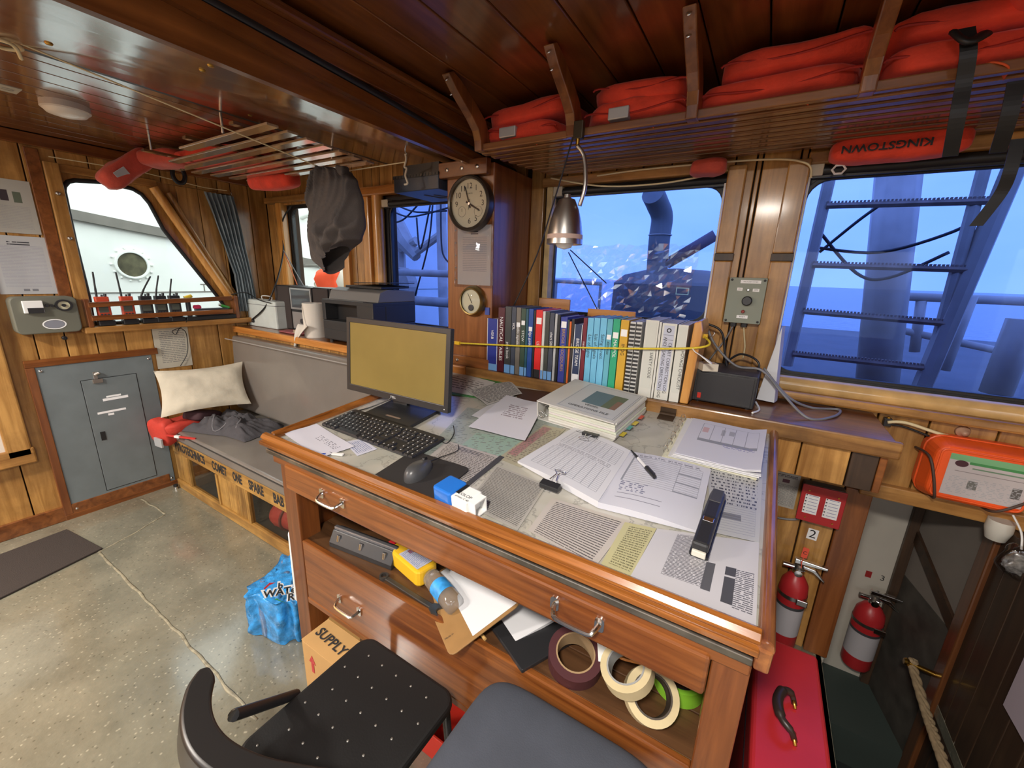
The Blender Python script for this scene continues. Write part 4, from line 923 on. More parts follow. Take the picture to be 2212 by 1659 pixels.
M_CORE = plain('card_core', srgb(150, 124, 90), .8); M_CREAM = plain('masking_tape_cream', srgb(186, 170, 132), .7, var=.05, vs=30)
tape('dark red and brown tape roll lying on the shelf', -.285, .855, .035, RX(.25) @ RY(.1), .072, .048, .05, [plain('brown_red_tape', srgb(70, 34, 38), .5)][0], M_CORE)
tape('cream masking tape roll propped on other rolls', -.145, .835, .105, RX(.35) @ RY(-.25), .062, .042, .034, M_CREAM, plain('grey_core', srgb(140, 140, 138), .6))
tape('cream masking tape roll standing under another roll', -.085, .845, .052, RX(.62) @ RY(.25), .062, .042, .045, M_CREAM, plain('dark_core', srgb(60, 50, 40), .6))
tape('bright green tape roll at the right of the shelf', -.035, .955, .03, RX(.1), .062, .046, .05, plain('green_tape', srgb(130, 190, 50), .5), M_BLACKP)
o = MB().box((-.16, -.002, -.07), (.16, .002, .07)).build('cardboard_flap', plain('brown_card', srgb(132, 104, 72), .8), None); place(o, T3(-.19, .99, ZS2+.073, .05, -.2)); tag(o, 'printed brown card standing behind the tape rolls', 'card')
text('OTC', .045, Matrix.Translation((-.07, -.003, .03)) @ WALLF, plain('dark_red_ink', srgb(80, 24, 24), .7), o)
text('Ve', .045, Matrix.Translation((.06, -.003, -.02)) @ WALLF, MATS['dark_red_ink'], o)
o = os('orange_sleeve', 'orange brown paper sleeve behind the tape rolls', 'sleeve', -.155, .93, .06, .3, -.5)
MB().prism(rrect(.08, .13, .02, 3), -.003, .003).build('sleeve', plain('orange_brown_paper', srgb(170, 104, 40), .5), o, bevel=.001)
# cable clutter at the back of the shelf
for i in range(3):
    pts = [(-1.36+.1*i+.05*math.cos(t*1.7+i), 1.02+.04*math.sin(t*2.3+i), ZS2+.02+.02*abs(math.sin(t+i))) for t in [k*.5 for k in range(18)]]
    o = MB().tube(bez(pts, 3), .006, 6).build('cable_coil', M_CABLE, None, smooth=True); tag(o, ['black cable coil nearest the left end of the shelf', 'black cable coil behind the hole punch', 'black cable coil right of the other shelf coils'][i], 'cable', 'cable coils on the shelf')
    if i == 0: MB().tube([(-1.30, .95, ZS2+.05), (-1.29, .94, ZS2+.07), (-1.285, .945, ZS2+.09)], .012, 8).build('white_plug', M_WHITE, o, smooth=True)
# cardboard box in the lower opening
cbx = thing('cardboard_box', 'open cardboard box marked SUPPLY under the table', 'box', T3(-1.205, .80, 0, 0))
M_CARD = plain('corrugated_cardboard', srgb(186, 146, 92), .8, var=.06, vs=8)
BZ = .27
MB().box((-.11, -.115, 0), (.11, .16, BZ)).build('carton', M_CARD, cbx, bevel=.003)
MB().box((-.11, -.115, BZ), (.11, .02, BZ+.003)).build('front_flap', M_CARD, cbx)
MB().box((-.11, .024, BZ), (.11, .16, BZ+.003)).build('back_flap', M_CARD, cbx)
MB().box((-.112, .0, BZ+.003), (.112, .055, BZ+.004)).build('sealing_tape', plain('brown_parcel_tape', srgb(150, 116, 70), .35), cbx)
text('SUPPLY', .052, Matrix.Translation((-.005, -.062, BZ+.006)) @ Matrix.Rotation(-.06, 4, 'Z'), M_INK, cbx, bold=.001)
MB().prism([(-.008, -.04), (.008, -.04), (.008, .005), (.02, .005), (0, .04), (-.02, .005), (-.008, .005)], 0, .001, Matrix.Translation((-.05, -.1155, .19)) @ WALLF).build('arrow_mark', M_RED, cbx)
rc = thing('red_crate', 'red plastic crate on the floor under the table', 'crate', T3(-.80, .90, 0))
MB().ring(rrect(.36, .24, .02, 3), rrect(.34, .22, .016, 3), 0, .11).build('crate_wall', plain('red_crate_plastic', srgb(200, 48, 32), .5), rc, bevel=.003)
MB().box((-.175, -.115, 0), (.175, .115, .006)).build('crate_base', MATS['red_crate_plastic'], rc)
# ---------------------------------------------------------------- pillar: clock, notice, barometer
PY = YL+.02
ck = thing('wall_clock', 'round dark-rimmed wall clock with arabic numerals on the pillar', 'clock', Matrix.Translation((-1.285, PY, 1.977)) @ WALLF)
RC = .122
MB().lathe([(RC, 0), (RC+.004, .02), (RC+.002, .045), (RC-.006, .052), (RC-.013, .047), (RC-.014, .03)], 48, cap=False).build('rim', plain('dark_bronze_rim', srgb(62, 52, 44), .3, .3), ck, smooth=AUTO)
dial = MB().lathe([(RC-.012, .0), (RC-.012, .032)], 48).build('dial', plain('cream_dial', srgb(206, 200, 168), .5), ck)
MB().lathe([(RC-.013, .043), (RC-.013, .0435)], 48).build('cover_glass', M_FILM, ck)
for i in range(1, 13):
    a = PI/2-2*PI*i/12
    if i in (4, 7, 8): continue
    text(str(i), .036, Matrix.Translation((.078*math.cos(a), .078*math.sin(a), .0325)), M_INK, dial, 'numeral')
for c in ((.052, -.036), (-.045, -.034)):
    MB().ring(ell(.024, .024, 24, *c), ell(.0225, .0225, 24, *c), .0322, .0328).build('sub_dial', plain('sub_dial_ink', (.25, .24, .2), .7), ck)
    MB().prism([(c[0]-.001, c[1]), (c[0]+.001, c[1]), (c[0]+.001, c[1]+.014), (c[0]-.001, c[1]+.014)], .0324, .033).build('sub_hand', M_INK, ck)
def hand(a, L, w, nm): MB().prism([(-w, -.02), (w, -.02), (w*.7, L), (0, L+.008), (-w*.7, L)], .035, .0362, Matrix.Rotation(a, 4, 'Z')).build(nm, M_INK, ck)
hand(math.radians(18), .075, .0035, 'minute_hand'); hand(math.radians(-118), .066, .0045, 'hour_hand'); hand(math.radians(170), .02, .001, 'second_hand')
MB().lathe([(.006, .034), (.006, .038)], 14).build('hub', M_CHROME, ck)
text('QUARTZ', .009, Matrix.Translation((0, .045, .0326)), M_INK, dial)
nt = thing('wall_notice', 'printed notice in a shiny plastic sleeve under the clock', 'notice', Matrix.Translation((-1.278, PY, 1.742)) @ WALLF)
o = sheet(.205, .285, 8, 10, lambda u, v: .002+.001*noise.noise(Vector((u*3, v*3, 1)))).build('paper', page('memo_print', srgb(190, 188, 184), (.3, .3, .32), 34, (.16, .88, .22, .82), 50, .36, head=(.4, .62, .85, .9)), nt)
slv = sheet(.24, .31, 16, 20, lambda u, v: .006+.004*noise.noise(Vector((u*5, v*5, 4)))+.0015*noise.noise(Vector((u*14, v*14, 2))), .0004).build('plastic_sleeve', M_FILM, nt, smooth=True)
for v in (-.12, -.06, .0, .06, .12): MB().lathe([(.004, .0075), (.004, .008)], 10, Matrix.Translation((-.11, v, 0))).build('punched_hole', M_DARKP, nt)
br = thing('barometer', 'small round brass-rimmed barometer on the pillar', 'barometer', Matrix.Translation((-1.275, PY, 1.519)) @ WALLF)
MB().lathe([(.078, 0), (.078, .012), (.07, .03), (.066, .036), (.06, .034)], 40, cap=False).build('brass_case', plain('aged_brass_rim', srgb(150, 128, 80), .3, .9), br, smooth=AUTO)
MB().lathe([(.062, .0), (.062, .024)], 40).build('dial', MATS['cream_dial'], br)
MB().lathe([(.063, .030), (.045, .037), (.02, .041), (.002, .042)], 40, cap=False).build('domed_glass', M_FILM, br, smooth=True)
MB().lathe([(.016, .025), (.016, .029), (.012, .03)], 20, Matrix.Translation((.0, -.032, 0))).build('small_dial', M_DARKP, br)
MB().prism([(-.0015, -.01), (.0015, -.01), (.0005, .045), (-.0005, .045)], .0262, .0272, Matrix.Rotation(.5, 4, 'Z')).build('needle', M_INK, br)
o = MB().box((-.013, -.018, 0), (.013, .018, .006)).build('blue_tape_tag', plain('blue_tape', srgb(50, 70, 150), .5), None); place(o, Matrix.Translation((-1.19, PY, 1.475)) @ WALLF); tag(o, 'small blue tag stuck to the pillar beside the barometer', 'tag')
# ---------------------------------------------------------------- books on the ledge
def px_x(px, y=YL): return at(px, 760, 'Y', y).x
M_PAGES = plain('book_pages', srgb(196, 188, 172), .85)
def book(label, p0, p1, top, c, foot=None, title=None, tc=M_WHITEP, y=YL+.002, depth=.20, lean=0.0, edge=None, kind='book', tsize=.02, tz=.6, stick=None, rough=.45):
    zb = ZL+.004
    base = 515+.186*((p0+p1)/2+472)
    x0 = at(p0, base, 'Y', y).x; x1 = at(p1, base, 'Y', y).x; z1 = at((p0+p1)/2, top, 'Y', y).z
    w = max(.008, x1-x0-.0015); hgt = z1-zb
    b = thing(kind, label, 'book', T3((x0+x1)/2, y, zb, 0, 0, lean), 'books lashed on the ledge')
    m_ = c if not isinstance(c, tuple) else plain('cover_'+label.replace(' ', '_')[:30], srgb(*c), rough, var=.05, vs=25)
    cb = MB(); t = min(.003, w*.2)
    cb.box((-w/2, 0, 0), (w/2, .004, hgt)); cb.box((-w/2, .004, 0), (-w/2+t, depth, hgt)); cb.box((w/2-t, .004, 0), (w/2, depth, hgt))
    cb.build('cover', m_, b)
    MB().box((-w/2+t, .004, .003), (w/2-t, depth-.004, hgt-.003)).build('pages', M_PAGES, b)
    if foot: MB().box((-w/2+.0004, -.0008, .0), (w/2-.0004, .0, hgt*.13)).build('foot_band', foot, b)
    if edge: MB().box((-w/2, -.0006, 0), (-w/2+.0025, 0, hgt)).box((w/2-.0025, -.0006, 0), (w/2, 0, hgt)).build('edge_stripe', edge, b)
    if stick: MB().box((-w/2*.8, -.001, hgt*stick[0]), (w/2*.8, -.0004, hgt*stick[0]+w*.9)).build('sticker', M_WHITEP, b)
    if title: text(title, min(tsize, w*.8), Matrix.Translation((0, -.0012, hgt*tz)) @ WALLF @ Matrix.Rotation(-PI/2, 4, 'Z'), tc, b)
    return b
LB = plain('light_blue_band', srgb(110, 160, 215), .5)
NV = (44, 46, 52)
book('royal blue book with white edges beside the pillar', 1051, 1073, 688, (34, 50, 140), LB, 'VERB', edge=M_WHITEP, tz=.7)
book('maroon nautical tables book second from the pillar', 1073.5, 1087, 664, (78, 22, 36), None, 'NAUTICAL TABLES', tsize=.026, tz=.52)
book('dark grey book with a pale blue foot band', 1088, 1101, 662, (62, 64, 64), LB, 'pilot book', tz=.35)
book('dark slate book marked VOL', 1101.5, 1110.5, 663, (60, 66, 80), LB, 'VOL', tz=.72)
book('grey brown book right of the VOL book', 1111, 1120.5, 664, (112, 106, 98), None, 'radio signals', stick=(.72,))
book('dark green book with a white sticker', 1121, 1130.5, 666, (54, 74, 60), LB, 'STCW', stick=(.76,))
book('thin teal book left of the bright blue book', 1131, 1136, 667, (40, 84, 100), LB)
book('bright blue book with a white sticker', 1136.5, 1146, 667, (36, 74, 150), None, 'bridge guide', stick=(.68,))
book('thin black book left of the red book', 1147, 1151, 670, (34, 34, 36))
book('red book with a black foot', 1151.5, 1165, 669, (214, 38, 36), M_BLACKP, 'LSA', stick=(.8,), tz=.5)
book('thin white booklet right of the red book', 1165.5, 1171, 672, (206, 206, 202), LB)
book('dark olive grey book right of the white booklet', 1172, 1180, 673, (64, 66, 62), LB)
book('slate grey book with pale blue foot near the middle', 1180.5, 1190, 675, (66, 70, 84), LB, 'chart 5011')
book('thin pale grey booklet near the middle', 1191, 1196, 677, (176, 178, 180))
book('thin black pamphlet near the middle', 1196.5, 1202, 679, (30, 32, 36))
book('violet blue book with gold title', 1203, 1217, 684, (52, 62, 150), None, 'BRIDGE PROCEDURES', plain('gold_ink', srgb(190, 150, 80), .5), tz=.5, stick=(.84,))
book('thin dark teal book left of the orange one', 1217.5, 1221, 690, (40, 60, 70))
book('thin orange book left of the navy one', 1221.5, 1225.5, 694, (214, 104, 40))
book('narrow dark brown book right of the orange one', 1226, 1231.5, 688, (46, 40, 40), None, 'code')
book('navy book with white border and sticker', 1232, 1249, 700, (42, 58, 92), None, 'BRIDGE TEAM', edge=M_WHITEP, stick=(.06,), tz=.55)
book('maroon book left of the light blue manuals', 1249.5, 1258, 686, (112, 28, 44), None, 'manual')
SKYB = (112, 186, 222)
book('light blue manual first of three', 1258.5, 1271, 686, SKYB, None, 'List of Lights', M_INK)
book('light blue manual second of three', 1271.5, 1284, 686, SKYB, None, 'List of Signals', M_INK)
book('light blue manual third of three', 1284.5, 1298, 686, SKYB, None, 'Sailing Direct.', M_INK)
book('pale teal book left of the green one', 1298.5, 1310, 688, (96, 170, 190), None, 'almanac', M_INK, stick=(.72,))
book('emerald green book left of the mustard one', 1310.5, 1325, 688, (40, 160, 118), None, 'MARPOL', stick=(.74,))
book('mustard yellow book beside the comb-bound booklets', 1326, 1343, 690, (206, 160, 46), None, 'IMDG', M_INK, stick=(.78,))
for i, (a, b_, lab) in enumerate(((1345, 1357, 'comb-bound white booklet next to the mustard book'), (1358, 1370, 'comb-bound white booklet next to the first binder'))):
    bb = book(lab, a, b_, 694, (196, 196, 192), kind='comb_bound_booklet')
    for k in range(18): MB().box((-.010, -.006, .01+k*.0165), (.010, .0, .018+k*.0165)).build('comb_tooth', M_BLACKP, bb)
M_BV = plain('white_binder_spine', srgb(206, 206, 198), .4)
def spine(label, a, b_, top, lean, title=None, lab=False):
    bb = book(label, a, b_, top, M_BV, depth=.24, lean=lean, kind='ring_binder')
    w = at(b_, 840, 'Y', YL).x-at(a, 840, 'Y', YL).x; hgt = at((a+b_)/2, top, 'Y', YL).z-ZL
    MB().box((-w/2*.72, -.001, hgt*.12), (w/2*.72, -.0004, hgt*.96)).build('spine_insert', plain('spine_paper_%d' % a, srgb(*( (184, 188, 204) if lab else (200, 202, 194))), .6), bb)
    if title:
        for j, tt in enumerate(title): text(tt, .017, Matrix.Translation(((.5-j)*.02, -.0014, hgt*.42)) @ WALLF @ Matrix.Rotation(-PI/2, 4, 'Z'), M_INK, bb)
    if lab:
        MB().ring(ell(.009, .009, 16, 0, hgt*.9), ell(.005, .005, 16, 0, hgt*.9), .0012, .0016, WALLF).build('crest', M_INK, bb)
        for z in (.84, .78, .7): MB().box((-w/2*.7, -.0014, hgt*z), (w/2*.7, -.001, hgt*z+.001)).build('rule', M_INK, bb)
    return bb
spine('white ring binder leaning by the booklets', 1376, 1404, 690, -.0, ('SAFETY CODE',))
book('thin white folder between two white binders', 1404.5, 1409, 694, (206, 206, 200), kind='folder')
spine('white ring binder with a printed grey spine label', 1410, 1441, 697, .0, ('CHART CORRECTION LOG', 'AND P SAILING DIRECTION LOG'), True)
spine('white ring binder beside the wooden bookend', 1442.5, 1464, 700, .0, ('VOYAGE CHECKLIST',))
# bookend
xb = at(1476, 872, 'Y', YL).x; xt = at(1508, 692, 'Y', YL).x; zt = at(1508, 692, 'Y', YL).z
o = MB().prism([(xb-.016, ZL+.004), (xb+.016, ZL+.004), (xt+.022, zt-.04), (xt+.012, zt), (xt-.012, zt-.01)], -.20, .0, FM @ Matrix.Translation((0, 0, YF-YL))).build('wooden_bookend', W_GOLD, None, bevel=.005)
tag(o, 'tall tan wooden bookend board right of the binders', 'bookend')
o = MB().box((-.09, 0, -at(1197, 645, 'Y', 1.98).z+ZL), (.09, .012, 0)).build('wooden_block', W_GOLDX, None, bevel=.003); p = at(1197, 645, 'Y', 1.98); place(o, T3(p.x, 1.98, p.z)); tag(o, 'orange varnished board standing behind the books', 'board')
o = MB().box((-.12, 0, -at(1320, 670, 'Y', 1.98).z+ZL), (.12, .012, 0)).build('wooden_block', W_GOLDX, None, bevel=.003); p = at(1320, 670, 'Y', 1.98); place(o, T3(p.x, 1.98, p.z)); tag(o, 'low varnished board behind the light blue manuals', 'board')
# bungee cord
bgy = YL-.012
pa = at(990, 741, 'Y', bgy); pb = at(1180, 749, 'Y', bgy); pc = at(1496, 752, 'Y', bgy); pd = at(1522, 726, 'Y', YL+.06)
bg = thing('bungee_cord', 'yellow elastic cord with hooks stretched across the books', 'cord', Matrix.Translation(pa))
I = Matrix.Translation(-pa)
M_BUNG = plain('yellow_bungee', srgb(214, 190, 50), .6, var=.12, vs=120)
MB().tube([I @ q for q in bez([pa, pb, pc, pd], 10)], .0042, 8).build('cord', M_BUNG, bg, smooth=True)
for q, nm in ((pa, -1), (pd, 1)):
    MB().box((-.022, -.008, -.009), (.012, .008, .009), I @ Matrix.Translation(q)).build('hook_grip', plain('yellow_hook', srgb(226, 180, 30), .4), bg, bevel=.003)
    MB().tube([I @ (q+Vector((nm*x, 0, z))) for x, z in ((.02, 0), (.03, .004), (.034, .014), (.028, .02))], .0022, 6).build('wire_hook', M_STEEL, bg, smooth=True)
o = MB().tube(bez([pc, pc+Vector((.012, -.006, -.012)), pc+Vector((.03, -.004, -.022)), pc+Vector((.075, -.004, -.05))], 6), [.004, .004, .004, .004, .004, .004, .004, .004, .004, .004, .004, .004, .004, .005, .006, .007, .008, .008, .006], 6, flat=.3).build('string_end', M_WHITE, None, smooth=True)
tag(o, 'white cloth string end knotted to the yellow cord', 'string')
# ---------------------------------------------------------------- power supply, wedge, switch box
x0 = at(1492, 865, 'Y', 1.77).x; x1 = at(1626, 880, 'Y', 1.80).x
ps = thing('power_supply', 'black metal power supply box on the ledge', 'power supply', T3((x0+x1)/2, 1.78, ZL, -.04))
PW = x1-x0
M_PSU = plain('black_crinkle_paint', (.018, .018, .02), .5, var=.4, vs=30, bump=.2, bs=300)
MB().box((-PW/2, 0, .006), (PW/2, .22, .135)).build('case', M_PSU, ps, bevel=.004)
MB().box((-PW/2+.01, -.004, .012), (PW/2-.01, 0, .125)).build('front_plate', M_BLACKP, ps, bevel=.001)
MB().box((-PW/2+.02, -.008, .02), (-PW/2+.034, -.003, .042)).build('red_switch', plain('red_rocker', srgb(200, 50, 36), .3), ps, bevel=.001)
MB().prism(rrect(.03, .05, .01, 3), 0, .003, Matrix.Translation((-PW/2-.012, -.01, .025)) @ WALLF).build('bracket', M_BLACKP, ps)
for x in (-PW/2+.02, PW/2-.02): MB().cyl((x, .02, 0), (x, .02, .007), .008, n=10).build('foot', M_BLACK, ps)
sw = thing('small_white_box', 'small white carton on top of the black power supply', 'box', T3(x0+.045, 1.785, ZL+.135, .5))
MB().box((-.03, -.02, 0), (.03, .03, .03)).build('carton', plain('white_carton', srgb(216, 208, 190), .7), sw, bevel=.001)
MB().box((-.02, -.012, .03), (.02, .02, .031)).build('foil_window', M_CHROME, sw)
wp = [at(1690, 705, 'Y', 1.97), at(1672, 870, 'Y', 1.93), at(1634, 862, 'Y', 1.93), at(1655, 800, 'Y', 1.95)]
o = MB().add([*[q for q in wp], *[q+Vector((.012, .05, 0)) for q in wp]], [(0, 1, 2, 3), (7, 6, 5, 4), (0, 4, 5, 1), (1, 5, 6, 2), (2, 6, 7, 3), (3, 7, 4, 0)]).build('white_wedge', plain('grey_white_card', srgb(196, 198, 204), .5), None); tag(o, 'tall white folded card standing between ledge and window frame', 'card')
o = MB().tube(bez([at(1632, 868, 'Y', 1.88), at(1640, 885, 'Z', ZL+.004), at(1625, 892, 'Z', ZL+.004)], 6), .004, 6).build('white_lead', M_WHITE, None, smooth=True); tag(o, 'short white lead end on the ledge beside the power supply', 'cable')
sx = thing('switch_box', 'grey green control box with black knob between the windows', 'control box', Matrix.Translation((-.078, YF, 1.582)) @ WALLF)
MB().prism(rrect(.14, .19, .004, 2), 0, .045).build('enclosure', plain('grey_green_box', srgb(132, 138, 124), .5), sx, bevel=.003)
MB().prism(rrect(.138, .188, .003, 2), .045, .049).build('cover_plate', MATS['grey_green_box'], sx, bevel=.001)
for x in (-.06, .06):
    for y in (-.085, .085): MB().lathe([(.005, .049), (.005, .051), (.001, .052)], 10, Matrix.Translation((x, y, 0))).build('screw', M_BLACK, sx)
MB().lathe([(.02, .049), (.019, .066), (.016, .069), (.001, .069)], 24, Matrix.Translation((.008, .0, 0))).build('knob', M_BLACKP, sx, smooth=AUTO)
MB().cyl((.0, .045, .049), (.006, .045, .066), .004, n=10).build('toggle', M_CHROME, sx, smooth=AUTO)
MB().lathe([(.007, .049), (.007, .058), (.004, .062), (.001, .062)], 14, Matrix.Translation((.0, -.045, 0))).build('red_lamp', plain('red_lens', srgb(150, 60, 56), .2), sx, smooth=AUTO)
for (x, y, w, h, s_) in ((.01, .078, .075, .013, 'FIRE ALARM SYSTEM'), (-.026, .047, .02, .012, 'ON'), (.034, .045, .024, .012, 'OFF'), (-.0, -.067, .042, .013, 'RESET')):
    MB().box((x-w/2, y-h/2, .049), (x+w/2, y+h/2, .0496)).build('label_strip', M_WHITEP, sx); text(s_, .008 if len(s_) < 6 else .006, Matrix.Translation((x, y, .0499)), M_INK, sx)
for x in (-.03, .012): MB().cyl((x, -.095, .022), (x, -.112, .022), .013, n=8).build('cable_gland', M_BLACKP, sx)
for k, (x, pts) in enumerate(((-.03, [(-.05, -.17, .02), (-.075, -.22, .03), (-.10, -.27, .04)]), (.012, [(.02, -.15, .02), (.03, -.20, .01), (.03, -.25, .0)]))):
    MB().tube(bez([(x, -.112, .022)]+pts, 6), .0035, 6).build('cable', M_CABLEG if k == 0 else M_CREAMC, sx, smooth=True)
# cables by the power supply
o = MB().tube(bez([at(1530, 700, 'Y', 1.95), at(1560, 720, 'Y', 1.95), at(1570, 790, 'Y', 1.95), at(1600, 850, 'Y', 1.95), at(1640, 790, 'Y', 1.93), at(1600, 765, 'Y', 1.96), at(1560, 790, 'Y', 1.98)], 10), .0045, 8).build('black_cable', M_CABLE, None, smooth=True); tag(o, 'black cable looping behind the power supply', 'cable')
o = MB().tube(bez([at(1525, 700, 'Y', 1.93), at(1545, 745, 'Y', 1.92), at(1590, 790, 'Y', 1.90), at(1645, 800, 'Y', 1.88), at(1690, 850, 'Y', 1.87), at(1745, 903, 'Z', ZL+.006), at(1800, 900, 'Z', ZL+.006), at(1812, 885, 'Z', ZL+.006), at(1750, 880, 'Z', ZL+.006), at(1700, 855, 'Y', 1.93), at(1650, 795, 'Y', 1.95)], 10), .0048, 8).build('grey_cable', M_CABLEG, None, smooth=True); tag(o, 'grey cable looped over the bare end of the ledge', 'cable')
# ---------------------------------------------------------------- stereo, towel, printer
YS = 1.88
def bx_px(pl, pr_, pt, y, zb=ZL): return at(pl, pt, 'Y', y).x, at(pr_, pt, 'Y', y).x, at((pl+pr_)/2, pt, 'Y', y).z
x0, x1, z1 = bx_px(522, 592, 648, 1.80); x0 = max(x0, XL+.02)
wbx = thing('white_metal_box', 'small white metal instrument case with a wire handle', 'case', T3((x0+x1)/2, 1.80, ZL, 0))
w = x1-x0; h = z1-ZL
MB().box((-w/2, 0, 0), (w/2, .12, h)).build('body', plain('pale_blue_white_enamel', srgb(206, 214, 210), .4, var=.06, vs=14), wbx, bevel=.012, )
MB().tube(bez([(-w*.12, .05, h), (-w*.12, .05, h+.03), (w*.2, .05, h+.03), (w*.2, .05, h)], 5), .004, 6).build('handle', M_WHITE, wbx, smooth=True)
MB().lathe([(.014, 0), (.014, .012), (.01, .014)], 14, Matrix.Translation((-w*.3, 0, h*.2)) @ WALLF).build('socket', M_BLACKP, wbx)
MB().box((-w/2-.001, -.001, h*.82), (w/2+.001, .121, h*.84)).build('lid_seam', M_CABLEG, wbx)
M_GRILLE = plain('speaker_cloth', srgb(62, 54, 52), .9, bump=.1, bs=500)
def speaker(label, pl, pr_, pt, y):
    x0, x1, z1 = bx_px(pl, pr_, pt, y)
    t = thing('loudspeaker', label, 'speaker', T3((x0+x1)/2, y, ZL), 'stereo speakers on the ledge')
    w = x1-x0; h = z1-ZL
    MB().box((-w/2, .012, 0), (w/2, .16, h)).build('cabinet', M_BLACKP, t, bevel=.003); MB().box((-w/2+.006, 0, .008), (w/2-.012, .012, h-.008)).build('grille', M_GRILLE, t, bevel=.004)
speaker('grey cloth speaker beside the white metal case', 590, 624, 616, YS)
speaker('grey cloth speaker beside the printer', 672, 708, 622, YS)
x0, x1, z1 = bx_px(625, 671, 620, YS-.01)
sr = thing('mini_stereo', 'compact black stereo with a silver-framed display', 'stereo', T3((x0+x1)/2, YS-.01, ZL))
w = x1-x0; h = z1-ZL
MB().box((-w/2, 0, 0), (w/2, .17, h)).build('case', M_BLACKP, sr, bevel=.003)
MB().ring([(-w/2+.004, h*.5), (w/2-.004, h*.5), (w/2-.004, h-.01), (-w/2+.004, h-.01)], [(-w/2+.016, h*.54), (w/2-.016, h*.54), (w/2-.016, h-.022), (-w/2+.016, h-.022)], .0, .006, WALLF).build('silver_frame', plain('silver_plastic', (.5, .5, .5), .3, .6), sr, bevel=.001)
MB().box((-w/2+.016, -.002, h*.54), (w/2-.016, 0, h-.022)).build('display', plain('dark_display', (.08, .09, .1), .08), sr)
MB().box((-w/2+.008, -.003, .02), (w/2-.008, 0, h*.44)).build('control_panel', MATS['silver_plastic'], sr, bevel=.002)
MB().lathe([(.02, 0), (.018, .016), (.001, .017)], 18, Matrix.Translation((.01, -.003, h*.25)) @ WALLF).build('volume_knob', M_DARKP, sr, smooth=AUTO)
for i in range(3): MB().box((-.03+i*.022, -.006, .03), (-.014+i*.022, -.002, .04)).build('button', M_BLACKP, sr)
tx = at(680, 725, 'Z', ZL).x
tw = thing('paper_towel_roll', 'white paper towel roll with a torn sheet hanging down', 'paper towel', T3(-2.76, 1.80, ZL))
M_TOW = plain('paper_towel', srgb(216, 210, 200), .95, bump=.1, bs=200)
TH = at(680, 655, 'Y', 1.8).z-ZL
MB().ring(ell(.075, .075, 32), ell(.022, .022, 32), 0, TH).build('roll', M_TOW, tw, smooth=AUTO)
def hang(u, v):
    a = -2.3+.5*u
    if v < .4: return Vector((.077*math.cos(a+1.0*v), .077*math.sin(a+1.0*v), TH*(1-v*1.6)*.9))
    k = (v-.4)/.6
    return Vector((-.06-.07*k+.13*u*(1-k)**1.5+.01*math.sin(9*u)*(1-k), -.088-.045*k-.012*math.sin(6*k)-.01*math.sin(8*u), TH*.34*(1-k)-.16*k+.02*math.cos(7*u)*(1-k)))
MB().grid(hang, 8, 24).build('torn_sheet', M_TOW, tw, smooth=True, fix=False)
rg = MB(); rg.puff((.30, .12, .014), None, .6, .008, 14, 5); o = rg.build('pink_cloth', plain('faded_pink_cloth', srgb(158, 86, 88), .9, bump=.3, bs=50), None, smooth=True); place(o, T3(-3.02, 1.80, ZL+.007, .05)); tag(o, 'faded pink cloth lying flat on the ledge', 'cloth')
o = thing('metal_bracket', 'small folded metal bracket on the pink cloth', 'bracket', T3(-2.93, 1.745, ZL+.016, .3)); MB().box((-.02, -.01, 0), (.02, .01, .003)).box((-.02, .007, .003), (.02, .01, .02)).build('angle', M_STEEL, o)
x0, x1 = at(697, 690, 'Y', YL+.01).x, at(806, 690, 'Y', YL+.01).x
pr_ = thing('laser_printer', 'black multifunction laser printer with document feeder', 'printer', T3((x0+x1)/2, YL+.012, ZL))
w = x1-x0
M_PRG = plain('printer_grey', srgb(44, 44, 46), .5); M_PRL = plain('printer_light_grey', srgb(112, 110, 108), .45)
MB().box((-w/2, 0, .02), (w/2, .36, .15)).build('paper_drawer', M_PRG, pr_, bevel=.006)
MB().box((-w/2+.02, -.004, .028), (w/2-.06, 0, .09)).build('drawer_front', M_PRG, pr_, bevel=.003)
MB().box((-w/2, .10, .15), (w/2, .36, .265)).build('rear_body', M_PRG, pr_, bevel=.004)
MB().box((-w/2, 0, .15), (-w/2+.035, .10, .265)).build('left_cheek', M_PRG, pr_, bevel=.004); MB().box((w/2-.15, 0, .15), (w/2, .10, .265)).build('right_cheek', M_PRG, pr_, bevel=.004)
MB().box((-w/2+.035, .09, .15), (w/2-.15, .10, .26)).build('output_slot', M_BLACK, pr_)
MB().box((-w/2, 0, .26), (w/2, .36, .285)).build('control_panel', M_PRG, pr_, bevel=.004)
MB().box((-w/2+.04, .01, .285), (w/2-.1, .075, .288)).build('key_field', M_PRL, pr_, bevel=.001)
MB().prism([(.04, .285), (.36, .285), (.36, .355), (.12, .365), (.06, .345)], -w/2+.02, w/2, Matrix(((0, 0, 1, 0), (1, 0, 0, 0), (0, 1, 0, 0), (0, 0, 0, 1)))).build('scanner_lid', M_PRL, pr_, bevel=.006)
MB().box((-w/2+.14, .10, .362), (w/2-.02, .34, .378), T3(0, 0, 0, 0, .03)).build('feeder_tray', M_BLACKP, pr_, bevel=.004)
MB().box((-w/2+.2, .12, .395), (w/2+.04, .33, .401), T3(0, 0, 0, 0, .0, -.03)).build('document_support', M_BLACKP, pr_, bevel=.002)
MB().box((w/2-.10, -.0045, .165), (w/2-.05, 0, .18)).build('badge', plain('badge_grey', (.3, .3, .3), .4), pr_)
for x in (-w/2+.04, w/2-.04):
    for y in (.03, .33): MB().cyl((x, y, 0), (x, y, .022), .014, n=10).build('foot', M_BLACK, pr_)
